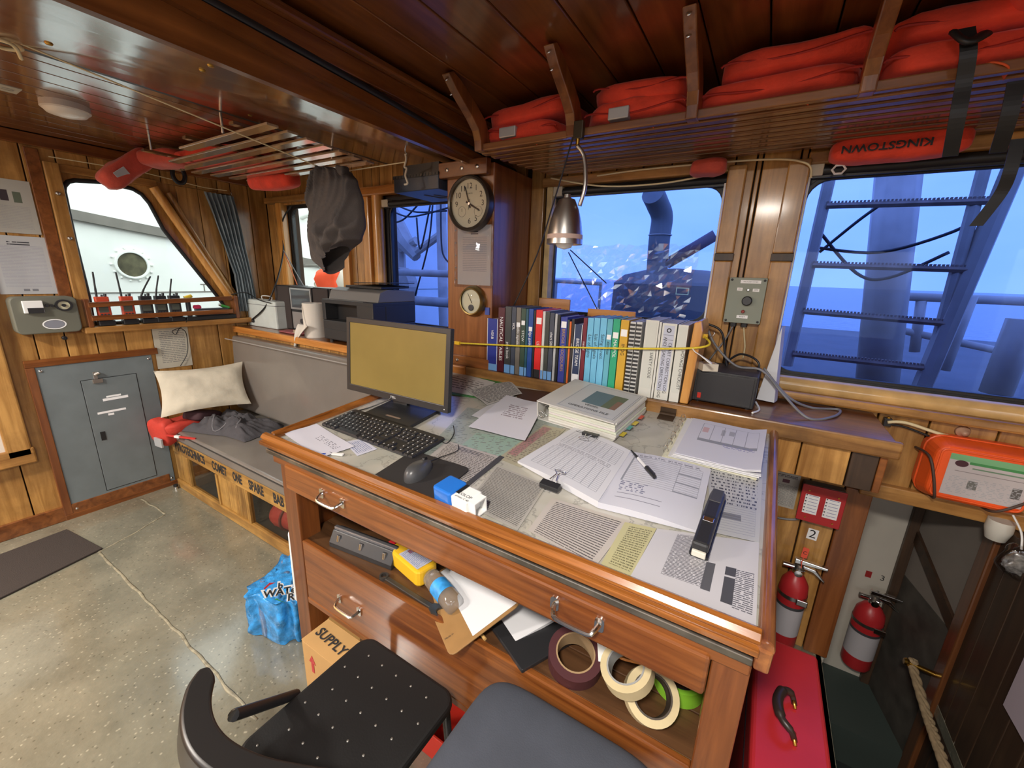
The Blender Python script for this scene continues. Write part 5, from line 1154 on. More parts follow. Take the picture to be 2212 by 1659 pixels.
# tangle of cables right of the printer
M_PLUG = plain('white_plug_plastic', (.75, .74, .7), .4)
for i in range(7):
    random.seed(40+i)
    pts = [(-1.95+.07*i+random.uniform(-.08, .10), 1.84+random.uniform(-.1, .14), ZL+.012+random.uniform(0, .16)) for k in range(7)]
    o = MB().tube(bez(pts, 7), .0045, 6).build('cable_tangle', M_CABLE if i != 3 else M_CABLEG, None, smooth=True)
    tag(o, 'loose cable in the tangle between printer and pillar', 'cable', 'tangled cables beside the printer')
o = thing('white_plug', 'white plug lying on the cable tangle', 'plug', T3(-1.93, 1.78, ZL+.105, .5)); MB().prism(rrect(.05, .03, .012, 3), 0, .018).build('plug_body', M_PLUG, o, bevel=.004); MB().tube([(.02, 0, .012), (.05, .012, .04), (.06, .016, .06)], .004, 6).build('lead', M_PLUG, o, smooth=True)
# black cables over the white case and up the window frame
o = MB().tube(bez([at(545, 690, 'Y', 1.79), at(575, 660, 'Y', 1.80), at(600, 600, 'Y', 1.9), at(612, 540, 'Y', 2.03), at(610, 480, 'Y', 2.05), at(628, 445, 'Y', 2.05)], 10), .006, 8).build('black_cable', M_CABLE, None, smooth=True); tag(o, 'black cable climbing the window frame behind the curtain', 'cable')
o = MB().tube(bez([at(500, 636, 'X', XL+.06), at(530, 632, 'Y', 1.78), at(560, 648, 'Y', 1.78), at(585, 655, 'Y', 1.79)], 8), .004, 6).build('black_cable', M_CABLE, None, smooth=True); tag(o, 'black lead arching over the white metal case', 'cable')
o = MB().tube(bez([at(612, 540, 'Y', 2.03), at(630, 585, 'Y', 2.03), at(642, 615, 'Y', 2.03)], 8), .004, 6).build('orange_wire', plain('orange_wire', srgb(200, 100, 50), .5), None, smooth=True); tag(o, 'thin orange wire beside the clear window', 'wire')
o = MB().tube(bez([at(612, 540, 'Y', 2.02), at(640, 590, 'Y', 2.02), at(656, 618, 'Y', 2.0)], 8), .004, 6).build('grey_wire', M_CABLEG, None, smooth=True); tag(o, 'grey wire slanting across the clear window corner', 'wire')
# ---------------------------------------------------------------- settee along the front wall
BY = 1.12; SZ = .40
bn_ = thing('settee', 'built-in wooden settee with grey vinyl cushions', 'bench', Matrix.Translation((-2.7, 1.4, 0)))
Q = Matrix.Translation((2.7, -1.4, 0))
def bp(lo, hi, nm, mat, bevel=.003): return MB().box(lo, hi, Q).build(nm, mat, bn_, bevel=bevel)
W_BEN = wood('yellow_settee_wood', srgb(132, 92, 40), srgb(190, 148, 80), 'Z', 1, .45, .15, srgb(84, 54, 22), .6, stain_scale=6)
W_BENX = wood('yellow_settee_rail', srgb(138, 98, 44), srgb(196, 152, 82), 'X', 1, .45, .15, srgb(84, 54, 22), .6, stain_scale=6)
xL, xR = -3.62, -1.50
tpr = bp((xL, BY, .295), (xR, BY+.025, SZ), 'top_rail', W_BENX); bp((xL, BY-.01, 0), (xR, BY+.025, .07), 'bottom_rail', W_BENX, .006)
bays = [(-3.40, -2.96), (-2.58, -2.10), (-1.9, -1.6)]
xs = [xL, -3.40, -2.96, -2.58, -2.10, -1.9, -1.6, xR]
for a, b in ((xL, -3.40), (-2.96, -2.58), (-2.10, -1.9), (-1.6, xR)):
    n = max(1, round((b-a)/.12))
    for k in range(n): bp((a+(b-a)*k/n+.002, BY+.004, .07), (a+(b-a)*(k+1)/n-.002, BY+.025, .295), 'plank', W_BEN, .002)
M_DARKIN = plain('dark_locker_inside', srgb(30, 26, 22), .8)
for a, b in bays:
    bp((a-.006, BY-.006, .07), (a+.016, BY+.025, .295), 'locker_frame', W_BEN); bp((b-.016, BY-.006, .07), (b+.006, BY+.025, .295), 'locker_frame', W_BEN)
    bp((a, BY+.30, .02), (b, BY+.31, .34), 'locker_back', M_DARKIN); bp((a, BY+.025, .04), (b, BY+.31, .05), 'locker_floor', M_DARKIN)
    bp((a+.016, BY+.008, .07), (b-.016, BY+.010, .295), 'mesh_pane', tinted('smoked_pane_%d' % int(-a*100), (.85, .83, .80), .2), 0)
bp((xL, BY+.02, .33), (xR, YL, SZ), 'seat_board', W_DARK)
M_VIN = plain('grey_vinyl', srgb(118, 112, 106), .3, var=.06, vs=6, bump=.05, bs=120, coat=.35)
def cush(size, M, nm):
    mb = MB(); mb.box([-q/2 for q in size], [q/2 for q in size], M); o = mb.build(nm, M_VIN, bn_, bevel=.022, seg=4, smooth=AUTO); return o
cush((2.14, .60, .085), Q @ T3((xL+xR)/2, BY-.01+.30, SZ+.043), 'seat_cushion')
cush((2.10, .09, .60), Q @ T3((xL+xR)/2-.02, 1.655, .81, 0, -.06), 'back_cushion')
MB().tube([Q @ Vector((x, BY-.012, SZ+.072)) for x in (xL+.02, -2.6, xR-.02)], .004, 6).build('piping', plain('dark_piping', srgb(50, 48, 46), .5), bn_)
MB().tube([Q @ Vector((x, 1.60-.03, 1.095)) for x in (xL+.02, -2.6, xR-.04)], .0045, 6).build('piping', plain('light_piping', srgb(150, 146, 142), .35), bn_)
LT = Q @ Matrix.Translation((0, BY-.001, .352)) @ WALLF
for s_, x, w in (('PYROTECHNICS', -3.335, 1.2), ('COMET', -2.905, 1.1), ('ONE', -2.675, 1.0), ('SPARE', -2.455, 1.15), ('BAB', -2.215, 1.15)):
    text(s_, .085, LT @ Matrix.Translation((x, 0, 0)), M_INK, tpr, bold=.0038, sx=w*.62)
# red foam grab bag in the second locker
rb_ = thing('red_bag', 'rolled red bag lying inside the settee locker', 'bag', T3(-2.26, BY+.14, .135, .15))
MB().lathe([(.02, -.2), (.07, -.19), (.082, -.15), (.078, -.05), (.082, .05), (.075, .16), (.03, .19)], 20, Matrix.Rotation(PI/2, 4, 'Y')).build('roll', plain('red_bag_fabric', srgb(170, 50, 44), .6, bump=.3, bs=40), rb_, smooth=True)
MB().tube([(.06*math.cos(t)*0-.08, .084*math.cos(t), .084*math.sin(t)) for t in [2*PI*k/20 for k in range(20)]], .008, 6, closed=True).build('strap', plain('dark_red_strap', srgb(110, 30, 28), .6), rb_, smooth=True)
# things on the settee
def sett(px, py, z=SZ+.086): return at(px, py, 'Z', z)
pw = thing('pillow', 'dirty cream pillow at the corner of the settee', 'pillow', frame(at(441, 838, 'X', -3.46), (.37, .93, .03), (-.55, .16, .82)))
mb = MB()
def pil_(u, v):
    x = (u-.5)*2; y = (v-.5)*2
    e = max(0, (1-abs(x)**3.2))**.7*max(0, (1-abs(y)**3.2))**.7
    return Vector((.27*x*(.91+.09*y*y), .180*y*(.88+.12*x*x), .052*e*(1+.3*noise.noise(Vector((u*4, v*4, 2)))+.12*noise.noise(Vector((u*11, v*9, 6))))))
mb.grid(pil_, 26, 22); mb.grid(lambda u, v: Vector((pil_(u, v).x, pil_(u, v).y, -pil_(u, v).z*.9)), 26, 22); mb.uv = {}
mb.build('pillow_body', plain('cream_pillow_cloth', srgb(192, 184, 166), .9, var=.14, vs=6, bump=.3, bs=30), pw, smooth=True)
jc = thing('folded_jacket', 'crumpled dark grey jacket on the settee seat', 'jacket', T3(-3.22, 1.38, SZ+.085, .25))
def cl(u, v):
    x = (u-.5)*2; y = (v-.5)*2; r = math.hypot(x, y)
    e = max(0, 1-max(abs(x), abs(y))**3)
    n1 = abs(noise.noise(Vector((x*2.2+3, y*2.2, 1))))+.5*abs(noise.noise(Vector((x*5, y*5, 4))))
    k = 1+.18*noise.noise(Vector((x*1.5, y*1.5, 9)))
    return Vector((.29*x*k, .17*y*k, .005+.11*e*(.45+n1)))
mb = MB(); mb.grid(cl, 44, 32); mb.uv = {}
mb.build('jacket_cloth', plain('charcoal_jacket_cloth', srgb(70, 68, 72), .85, var=.1, vs=20, bump=.2, bs=90), jc, smooth=True)
MB().tube([cl(.2+.6*k/20, .25+.2*math.sin(k*.5))+Vector((0, 0, .004)) for k in range(21)], .006, 6, flat=.5).build('seam_fold', plain('grey_seam', srgb(106, 104, 108), .8), jc, smooth=True)
M_LJ = plain('red_vest_fabric', srgb(186, 56, 42), .75, var=.12, vs=16, bump=.25, bs=60); M_REFL = plain('silver_tape', srgb(190, 192, 194), .3, .3)
lv = thing('red_lifejacket', 'red lifejacket with silver tape under the pillow', 'lifejacket', T3(-3.56, 1.20, SZ+.10, .1))
MB().puff((.22, .32, .10), None, .5, .02, 8, 2).build('foam_panel', M_LJ, lv, smooth=True)
MB().puff((.20, .10, .20), T3(-.02, -.13, -.02, .1, .1), .5, .016, 9, 5).build('foam_panel', M_LJ, lv, smooth=True)
MB().puff((.18, .22, .08), T3(.06, .10, .05, .3, -.3), .5, .014, 9, 8).build('dark_lining', plain('dark_lining', srgb(60, 34, 40), .8), lv, smooth=True)
MB().box((-.02, -.195, -.11), (.07, -.180, -.045)).build('reflective_patch', M_REFL, lv, bevel=.003)
MB().box((.06, -.19, -.02), (.30, -.18, -.008), T3(0, 0, 0, .25)).build('webbing', plain('red_webbing', srgb(190, 50, 44), .6), lv)
MB().box((.13, -.195, -.022), (.17, -.178, -.006), T3(0, 0, 0, .25)).build('buckle', M_WHITE, lv)
# ---------------------------------------------------------------- electrical panel
ep = thing('electrical_panel', 'large grey steel electrical panel in a wooden frame on the side wall', 'panel', Matrix.Translation((XL, .84, .53)) @ WALLL)
MB().box((-.28, -.495, 0), (.28, .49, .016)).build('panel_plate', M_GREY, ep, bevel=.003)
MB().box((-.10, -.41, .016), (.175, .37, .019)).build('panel_door', M_GREY, ep, bevel=.0015)
MB().ring([(-.104, -.414), (.179, -.414), (.179, .374), (-.104, .374)], [(-.1, -.41), (.175, -.41), (.175, .37), (-.1, .37)], .016, .0165).build('door_gap', M_BLACK, ep)
MB().box((-.07, -.05, .019), (-.045, .01, .0215)).build('slot', M_BLACK, ep)
MB().box((-.05, .345, .019), (.0, .372, .03)).box((-.04, .372, .02), (-.02, .42, .024)).cyl((-.03, .40, .022), (-.01, .415, .036), .01, n=8).build('latch', M_STEEL, ep, bevel=.002)
for x0, x1, y0, y1 in ((-.02, .11, .215, .232), (.0, .075, .236, .248), (-.06, .085, .132, .146), (-.01, .02, .112, .126)): MB().box((x0, y0, .019), (x1, y1, .0196)).build('label_strip', M_WHITEP, ep)
for x in (-.26, .26):
    for y in (-.47, .465): MB().lathe([(.009, .016), (.008, .02), (.001, .021)], 12, Matrix.Translation((x, y, 0))).build('screw', M_CHROME, ep, smooth=True)
for lo, hi, m_ in (((-.32, .49, 0), (.32, .535, .022), W_REDY), ((-.32, -.54, 0), (.32, -.495, .022), W_REDY), ((-.32, -.495, 0), (-.28, .49, .022), W_REDZ)): MB().box(lo, hi).build('frame_board', m_, ep, bevel=.004)
# notices on the left wall
def wallpaper(label, y0, y1, z0, z1, mat, skew=0, nm='wall_notice'):
    o = sheet(y1-y0, z1-z0, 6, 8, lambda u, v: .002+.002*noise.noise(Vector((u*2, v*2, y0*5)))).build(nm, mat, None); place(o, Matrix.Translation((XL+.002, (y0+y1)/2, (z0+z1)/2)) @ WALLL @ Matrix.Rotation(skew, 4, 'Z')); return tag(o, label, 'notice')
wallpaper('laminated poster with three small pictures at the top edge', .505, .728, 1.79, 2.075, page('poster_print', srgb(186, 182, 172), (.35, .34, .32), 34, (.08, .9, .08, .52), 50, .4, boxes=((.44, .58, .60, .80, srgb(58, 46, 52)), (.66, .80, .58, .78, srgb(92, 100, 84)), (.16, .36, .60, .82, srgb(96, 66, 58)))))
wallpaper('laminated procedure notice below the poster', .51, .752, 1.452, 1.775, page('procedure_print', srgb(194, 194, 194), (.36, .36, .4), 40, (.12, .86, .12, .84), 50, .36, head=(.3, .66, .84, .92), boxes=((.38, .48, .05, .09, srgb(120, 120, 124)), (.52, .62, .05, .09, srgb(120, 120, 124)))))
wallpaper('curling typed instruction sheet beside the settee', 1.15, 1.365, .905, 1.198, page('instruction_print', srgb(206, 200, 182), (.2, .2, .2), 22, (.16, .88, .12, .94), 22, .42, w=.35), -.02)
# grey instrument box
gb = thing('instrument_box', 'grey metal instrument box with meter and dial', 'instrument', Matrix.Translation((XL, .655, 1.333)) @ WALLL)
MB().prism(rrect(.27, .215, .03, 4), 0, .085).build('case', plain('olive_grey_enamel', srgb(104, 104, 92), .45), gb, bevel=.006)
MB().box((-.09, .015, .085), (-.01, .085, .105)).build('meter', M_WHITE, gb, bevel=.003); MB().box((-.075, .015, .105), (-.012, .045, .107)).build('meter_mask', M_BLACKP, gb)
MB().ring(ell(.038, .034, 28, .075, .055), ell(.027, .024, 28, .075, .055), .085, .098).build('dial_bezel', M_BLACKP, gb); MB().prism(ell(.028, .025, 24, .075, .055), .085, .09).build('dial_face', MATS['cream_dial'], gb); MB().prism(ell(.010, .009, 16, .075, .055), .09, .097).build('dial_knob', M_BLACKP, gb)
for x in (.005, .025): MB().cyl((x, .055, .085), (x, .055, .1), .008, n=10).build('terminal', M_BLACKP, gb)
MB().ring(ell(.05, .03, 28, .02, -.055), ell(.044, .025, 28, .02, -.055), .085, .0862).build('badge_ring', M_WHITEP, gb); MB().prism(ell(.042, .023, 28, .02, -.055), .085, .0856).build('badge', plain('badge_blue_grey', srgb(128, 130, 140), .5), gb)
MB().lathe([(.012, 0), (.012, .02), (.006, .022)], 12, Matrix.Translation((.06, -.15, -.0))).build('black_stud', M_BLACKP, gb)
# rails in front of the side window and the radios behind them
def rail(y, z0, z1): return None
rl = thing('radio_rack', 'two narrow red-brown rails across the side window', 'rack', Matrix.Translation((XL, 1.26, 1.32)))
for (a, b, c) in (((190, 659), (500, 644), .03), ((198, 688), (503, 672), .03)):
    p, q = at(*a, 'X', XL+.085), at(*b, 'X', XL+.085)
    mb = MB(); I2 = Matrix.Translation((-XL, -1.26, -1.32))
    mb.add([I2 @ (r+Vector((dx, 0, dz))) for r in (p, q) for dx in (-.008, .008) for dz in (-.016, .016)], [(0, 1, 3, 2), (4, 6, 7, 5), (0, 4, 5, 1), (2, 3, 7, 6), (0, 2, 6, 4), (1, 5, 7, 3)]); mb.build('rail', W_REDY, rl, bevel=.003)
for y in (.835, 1.70): MB().box((XL+.0, y-.012, 1.245), (XL+.078, y+.012, 1.42), Matrix.Translation((-XL, -1.26, -1.32))).build('rail_bracket', W_REDZ, rl, bevel=.003)
M_ORR = plain('orange_radio_shell', srgb(196, 74, 44), .45)
def radio(label, px, tip, c, tilt=0, base_only=False):
    y = at(px, 660, 'X', XL+.045).y
    t = thing('handheld_radio', label, 'radio', Matrix.Translation((XL+.045, y, 1.247)), 'radios behind the window rails')
    MB().box((-.024, -.042, 0), (.024, .042, .035)).build('charger', M_BLACKP, t, bevel=.006)
    MB().prism(rrect(.034, .068, .008, 3), .035, .185).build('body', c, t, bevel=.004)
    t['label'] = label
    MB().box((.016, -.026, .085), (.0185, .02, .125)).build('display', plain('radio_display_%d' % px, (.10, .11, .09), .3), t)
    for r_ in range(3):
        for k in range(3): MB().box((.017, -.022+k*.016, .045+r_*.012), (.019, -.012+k*.016, .053+r_*.012)).build('key', M_DARKP, t)
    MB().cyl((0, .02, .185), (0, .022, .203), .008, n=10).build('knob', M_BLACKP, t); MB().cyl((0, .004, .185), (0, .005, .197), .006, n=10).build('knob', M_BLACKP, t)
    tp = at(*tip, 'X', XL+.045)-Vector((XL+.045, y, 1.247))
    MB().tube(bez([(0, -.02, .18), (0, -.02+(tp.y+.02)*.35, .18+(tp.z-.18)*.4), tp], 6), [.006]*6+[.005]*6+[.004], 8).build('antenna', M_BLACK, t, smooth=True)
    return t
radio('orange handheld radio at the window jamb', 222, (200, 587), M_ORR)
radio('orange handheld radio second from the jamb', 275, (250, 588), M_ORR)
radio('black handheld radio with a bent antenna', 316, (325, 597), M_BLACKP)
radio('black handheld radio with keypad beside the bent antenna', 348, (342, 595), M_BLACKP)
radio('black handheld radio with the shortest antenna', 378, (370, 602), M_BLACKP)
o = thing('yellow_torch', 'yellow torch standing among the radios', 'torch', Matrix.Translation((XL+.04, at(405, 650, 'X', XL+.04).y, 1.247))); MB().cyl((0, 0, 0), (0, 0, .16), .016, n=14).build('barrel', plain('torch_black', (.03, .03, .03), .4), o, smooth=AUTO); MB().cyl((0, -.012, .16), (0, .03, .18), .02, .012, n=14).build('head', plain('torch_yellow', srgb(226, 190, 50), .4), o, smooth=AUTO)
o = thing('green_lighter', 'small green lighter behind the window rails', 'lighter', Matrix.Translation((XL+.05, at(485, 657, 'X', XL+.05).y, 1.34)) @ Matrix.Rotation(1.2, 4, 'X')); MB().cyl((0, 0, -.03), (0, 0, .03), .012, n=12).build('body', plain('green_plastic', srgb(60, 150, 60), .4), o, smooth=AUTO); MB().cyl((0, 0, .03), (0, 0, .045), .01, n=12).build('cap', M_STEEL, o, smooth=AUTO)
o = thing('black_tray', 'long black tray lying on the window sill', 'tray', Matrix.Translation((XL+.045, 1.52, 1.247))); MB().box((-.03, -.17, 0), (.03, .17, .03)).build('tray_body', M_BLACKP, o, bevel=.004); MB().box((-.02, -.1, .03), (.02, .12, .085)).build('battery_row', M_DARKP, o, bevel=.005)
o = MB().puff((.03, .05, .03), None, .6, .004, 20, 1).build('pink_rag', plain('bright_pink_cloth', srgb(206, 50, 90), .8), None, smooth=True); place(o, Matrix.Translation((XL+.045, at(425, 660, 'X', XL+.045).y, 1.345))); tag(o, 'bright pink rag tucked behind the window rail', 'rag')
o = MB().tube(bez([at(405, 690, 'X', XL+.09), at(395, 705, 'X', XL+.05), at(372, 715, 'X', XL+.03), at(380, 722, 'X', XL+.03), at(388, 710, 'X', XL+.03), at(402, 720, 'X', XL+.02), at(405, 760, 'X', XL+.015), at(390, 790, 'X', XL+.015)], 8), .0025, 6).build('black_lead', M_CABLE, None, smooth=True); tag(o, 'thin black lead dangling from the radio rails', 'cable')
# curtain
cu = thing('window_curtain', 'gathered blue grey curtain in the window corner', 'curtain', Matrix.Translation((XL, 1.70, 1.7)))
def cur(u, v):
    z = 2.175-.88*v; L0 = 1.60+.13*min(1, v*1.5); L1 = 1.80+.08*v; wv = 1 if v > .06 else .6
    y = L0+(L1-L0)*u
    return Vector((.035+.022*math.sin(u*2*PI*6+1.3*math.sin(v*3))*wv+.008*noise.noise(Vector((u*4, v*6, 1))), y-1.70, z-1.7))
mb = MB(); mb.grid(cur, 90, 24); mb.grid(lambda u, v: cur(u, v)-Vector((.004, 0, 0)), 90, 24); mb.uv = {}
mb.build('curtain_cloth', plain('blue_grey_curtain', srgb(128, 140, 146), .9, var=.1, vs=12), cu, smooth=True)
MB().tube([Vector(q)-Vector((XL, 1.70, 1.7)) for q in (at(105, 338, 'X', XL+.04), at(300, 370, 'X', XL+.04), at(440, 405, 'X', XL+.04), at(490, 412, 'X', XL+.04))], .003, 6).build('curtain_wire', M_CREAMC, cu)
MB().tube([(.0, .09, .50), (.03, .09, .50), (.035, .09, .48)], .004, 6).build('hook', M_CHROME, cu)
# ceiling lamp
dm = thing('ceiling_lamp', 'round white flush ceiling lamp on the strip ceiling', 'lamp', Matrix.Translation((-2.86, .735, ZS)))
MB().lathe([(.082, 0), (.084, -.025), (.078, -.03)], 36).build('base_ring', plain('lamp_white', srgb(206, 198, 190), .4), dm, smooth=AUTO); MB().lathe([(.077, -.03), (.066, -.043), (.04, -.05), (.002, -.052)], 36).build('diffuser', plain('opal_diffuser', srgb(226, 222, 216), .3), dm, smooth=AUTO)
o = MB().prism([(-.05, -.03), (.05, -.03), (.05, .03), (-.05, .03)], -.002, 0).build('ceiling_label', page('arrow_label', srgb(186, 184, 172), (.4, .4, .4), 0, boxes=()), None); place(o, Matrix.Translation((*at(18, 192, 'Z', ZS)[:2], ZS))); tag(o, 'white card label stuck to the strip ceiling', 'label')
text('U', .05, Matrix.Translation((.0, 0, -.003)) @ Matrix.Rotation(PI, 4, 'X'), plain('grey_print', (.25, .25, .25), .7), o)
# floor mat
mp = [at(x, y, 'Z', 0) for x, y in ((-160, 1375), (222, 1187), (145, 1146), (-160, 1262))]
o = MB().add([*[q+Vector((0, 0, .001)) for q in mp], *[q+Vector((0, 0, .012)) for q in mp]], [(0, 1, 2, 3), (7, 6, 5, 4), (0, 4, 5, 1), (1, 5, 6, 2), (2, 6, 7, 3), (3, 7, 4, 0)]).build('door_mat', plain('dark_brown_mat', srgb(54, 46, 42), .95, bump=.4, bs=250), None, bevel=.003); tag(o, 'dark brown door mat along the side wall', 'mat')
o = thing('door_stop', 'small chrome door stop at the settee foot', 'door stop', Matrix.Translation((*at(381, 1056, 'Z', 0)[:2], 0))); MB().cyl((0, 0, 0), (0, 0, .02), .012, n=12).build('post', M_CHROME, o, smooth=AUTO); MB().cyl((0, 0, .02), (0, 0, .036), .015, n=12).build('rubber_tip', M_BLACK, o, smooth=AUTO)
# white board leaning on the table's side and the water pack
wbp = thing('white_board', 'narrow white board hung on the table side', 'board', Matrix.Translation((-1.49, .92, .46)))
MB().prism(rrect(.30, .35, .02, 4), 0, .012, frame((.0, .0, .0), (.0, 1, 0), (.02, 0, 1))).build('board', M_WHITE, wbp, bevel=.002)
wt = thing('water_bottle_pack', 'shrink-wrapped pack of water bottles in printed blue film', 'water pack', Matrix.Translation((-1.735, .90, 0)) @ Matrix.Rotation(.35, 4, 'Z'))
M_BLUEF = plain('blue_printed_film', srgb(52, 140, 206), .18, var=.45, vs=26, bump=.7, bs=45)
for i in range(4):
    for j in range(3):
        MB().lathe([(.028, .004), (.033, .02), (.031, .07), (.033, .10), (.032, .16), (.024, .19), (.013, .205), (.014, .225)], 14, Matrix.Translation((-.105+j*.07, -.135+i*.068, 0))).build('bottle', M_CLEAR if (i + j) % 2 else M_BLUEF, wt, smooth=True)
def film(u, v):
    a = 2*PI*u; e = .5
    cx = math.copysign(abs(math.cos(a))**e, math.cos(a)); cy_ = math.copysign(abs(math.sin(a))**e, math.sin(a))
    bump_ = .014*math.cos(a*9)+.022*noise.noise(Vector((math.cos(a)*4, math.sin(a)*4, v*5)))
    k = 1 if v < .75 else math.cos((v-.75)/.25*PI/2)**.6
    z = .225*min(v/.75, 1)+.012*noise.noise(Vector((math.cos(a)*5*k, math.sin(a)*5*k, 3)))
    return Vector(((.135+bump_)*cx*k, (.17+bump_)*cy_*k, max(.002, z)))
mb = MB(); mb.grid(film, 72, 28, wrapu=True); mb.uv = {}; mb.build('printed_film', M_BLUEF, wt, smooth=True)
FL = wt.matrix_basis.inverted() @ frame(at(606, 1292, 'Y', .72)+Vector((-.03, .015, 0)), (.5, .86, -.14), (-.1, .05, 1))
for s_, x, y, z_ in (('b', .0, .035, .036), ('WATe', .0, .008, .042), ('RS', .052, -.024, .045)):
    text(s_, z_+.004, FL @ Matrix.Translation((x, y, .004)), M_WHITEP, wt, bold=.004); text(s_, z_, FL @ Matrix.Translation((x, y, .008)), M_INK, wt, bold=.001)
MB().prism([(-.06, .035), (-.04, .055), (-.02, .052), (-.04, .045), (-.055, .03)], .004, .006, FL).build('red_swoosh', M_RED, wt); MB().prism([(-.02, -.02), (.02, -.045), (.0, -.03), (-.01, -.02)], .004, .006, FL).build('green_leaf', MATS['green_plastic'], wt)
# ---------------------------------------------------------------- overhead rack with lifejackets
RZ0, RYF, RYB = 2.15, 1.54, 2.03
rk = thing('overhead_rack', 'long slatted wooden rack hung below the ceiling', 'rack', Matrix.Translation((0, 1.8, RZ0)))
QR = Matrix.Translation((0, -1.8, -RZ0))
W_SLAT = wood('varnished_rack_slat', srgb(92, 56, 34), srgb(138, 92, 58), 'X', 1, .22, .6, None, rnd=.12)
rx0, rx1 = at(1033, 325, 'Y', RYF).x, 1.7
MB().box((rx0, RYF-.012, RZ0-.004), (rx1, RYF+.012, RZ0+.022), QR).build('front_edge', W_SLAT, rk, bevel=.004)
NS = 9
for i in range(NS):
    y = RYF+.022+i*(RYB-RYF-.02)/NS
    MB().box((rx0+.012*i, y, RZ0-.008), (rx1, y+.034, RZ0+.010), QR).build('slat', W_SLAT, rk, bevel=.004)
for x in (-.95, -.48, .0, .45, .9, 1.35): MB().box((x-.02, RYF, RZ0+.010), (x+.02, RYB, RZ0+.024), QR).build('cross_bearer', W_CEIL, rk)
W_BRK = wood('bracket_wood', srgb(100, 56, 28), srgb(142, 88, 46), 'Z', 1, .3, .5, None, rnd=.08)
bc = [(1.548, 2.145), (1.545, 2.19), (1.52, 2.235), (1.47, 2.27), (1.415, 2.30), (1.37, 2.325), (1.325, 2.36)]
outline = []
for i, (y, z) in enumerate(bc):
    t = Vector(bc[min(i+1, 6)])-Vector(bc[max(i-1, 0)]); nrm = Vector((-t.y, t.x)).normalized()
    w = (.034, .036, .034, .030, .027, .024, .022)[i]
    outline.append(((y+nrm.x*w, z+nrm.y*w), (y-nrm.x*w, z-nrm.y*w)))
poly = [o_[1] for o_ in outline]+[o_[0] for o_ in outline[::-1]]
poly = [(y, min(2.358, max(2.14, z))) for y, z in poly]
for k, (px, py) in enumerate(((1040, 322), (1238, 293), (1496, 252), (1870, 204))):
    x = at(px, py, 'Y', RYF).x
    b = MB().prism(poly, -.018, .018, QR @ Matrix.Translation((x, 0, 0)) @ WALLL).build('bracket', W_BRK, rk, bevel=.004)
    for (yy, zz) in ((1.36, 2.302), (1.335, 2.34)): MB().lathe([(.001, .005), (.007, .003), (.008, 0)], 10, QR @ Matrix.Translation((x, yy-.016, zz-.012)) @ Matrix.Rotation(.9, 4, 'X') @ Matrix.Rotation(PI, 4, 'X')).build('screw', M_CHROME, b, smooth=True)
for x in (.75, 1.2): MB().prism(poly, -.018, .018, QR @ Matrix.Translation((x, 0, 0)) @ WALLL).build('bracket', W_BRK, rk, bevel=.004)
def vest(label, px0, px1, py, layers, seed, yd=.36, yc=1.74, thick=.075, mat=M_ORANGE, tape=True, z0=RZ0+.026):
    xa, xb = at(px0, py, 'Y', 1.58).x, at(px1, py, 'Y', 1.58).x
    w = xb-xa
    t = thing('lifejacket', label, 'lifejacket', T3((xa+xb)/2, yc, z0), 'lifejackets on the overhead rack')
    for i, (dx, dw, dz, tilt) in enumerate(layers):
        MB().puff((w*dw, yd-.03*i, thick), T3(dx*w, -.01*i, dz+thick/2, random.uniform(-.06, .06), random.uniform(-.08, .08), tilt), .42, .016, 11, seed+i*3, 36, 18).build('foam_panel', mat, t, smooth=True)
        MB().tube([T3(dx*w, -.01*i, dz+thick/2, 0, 0, tilt) @ Vector((w*dw/2*math.cos(a)*.97, -(yd-.03*i)/2*1.0*abs(math.sin(a))**.5 if False else -(yd-.03*i)/2*.985, thick*.1*math.sin(a*3))) for a in [PI*k/12 for k in range(13)]], .0035, 5).build('seam_piping', plain('red_seam_%d_%d' % (seed, i), srgb(170, 40, 30), .7), t)
    if tape: MB().box((-w*.22, -yd/2-.012, .012), (-w*.02, -yd/2+.02, .05)).build('reflective_tape', M_REFL, t, bevel=.004)
    MB().tube(bez([(w*.1, -yd/2+.02, .0), (w*.12, -yd/2-.01, -.005), (w*.2, -yd/2-.012, -.02), (w*.22, -yd/2+.03, -.03)], 5), .006, 6, flat=.4).build('belt', plain('belt_%d' % seed, srgb(226, 90, 40), .7), t, smooth=True)
    return t
random.seed(3)
vest('folded orange lifejacket nearest the beam', 1040, 1222, 270, [(-.02, .92, 0, .05), (.02, .95, .068, -.06)], 1)
vest('folded orange lifejacket behind the lamp clamp', 1262, 1486, 250, [(.0, .98, 0, .0), (.03, .9, .07, .05)], 2)
vest('wide orange lifejacket with two thick layers', 1508, 1862, 200, [(.0, 1.0, 0, -.02), (.08, .9, .078, -.03)], 3, tape=False)
vest('orange lifejacket held by the black strap', 1895, 2290, 150, [(.0, 1.0, 0, .0), (.02, .98, .07, .0)], 4, tape=False, yc=1.72)
vest('uppermost orange lifejacket above the strapped one', 2150, 2500, 60, [(.0, 1.0, 0, .0)], 5, tape=False, z0=RZ0+.12, yc=1.62, thick=.085)
kn = thing('lettered_lifejacket', 'orange lifejacket end lettered KINGSTOWN below the rack', 'lifejacket', T3((at(1790, 335, 'Y', 1.99).x+at(2095, 310, 'Y', 1.99).x)/2, 1.985, 2.115), 'lifejackets on the overhead rack')
kw = at(2095, 310, 'Y', 1.99).x-at(1790, 335, 'Y', 1.99).x
MB().puff((kw, .10, .085), None, .5, .008, 12, 9, 36, 16).build('foam_panel', M_ORANGE, kn, smooth=True)
text('KINGSTOWN', .032, Matrix.Translation((-.035, -.060, -.005)) @ WALLF @ Matrix.Rotation(PI, 4, 'Z'), M_INK, kn, bold=.0008, sx=1.2)
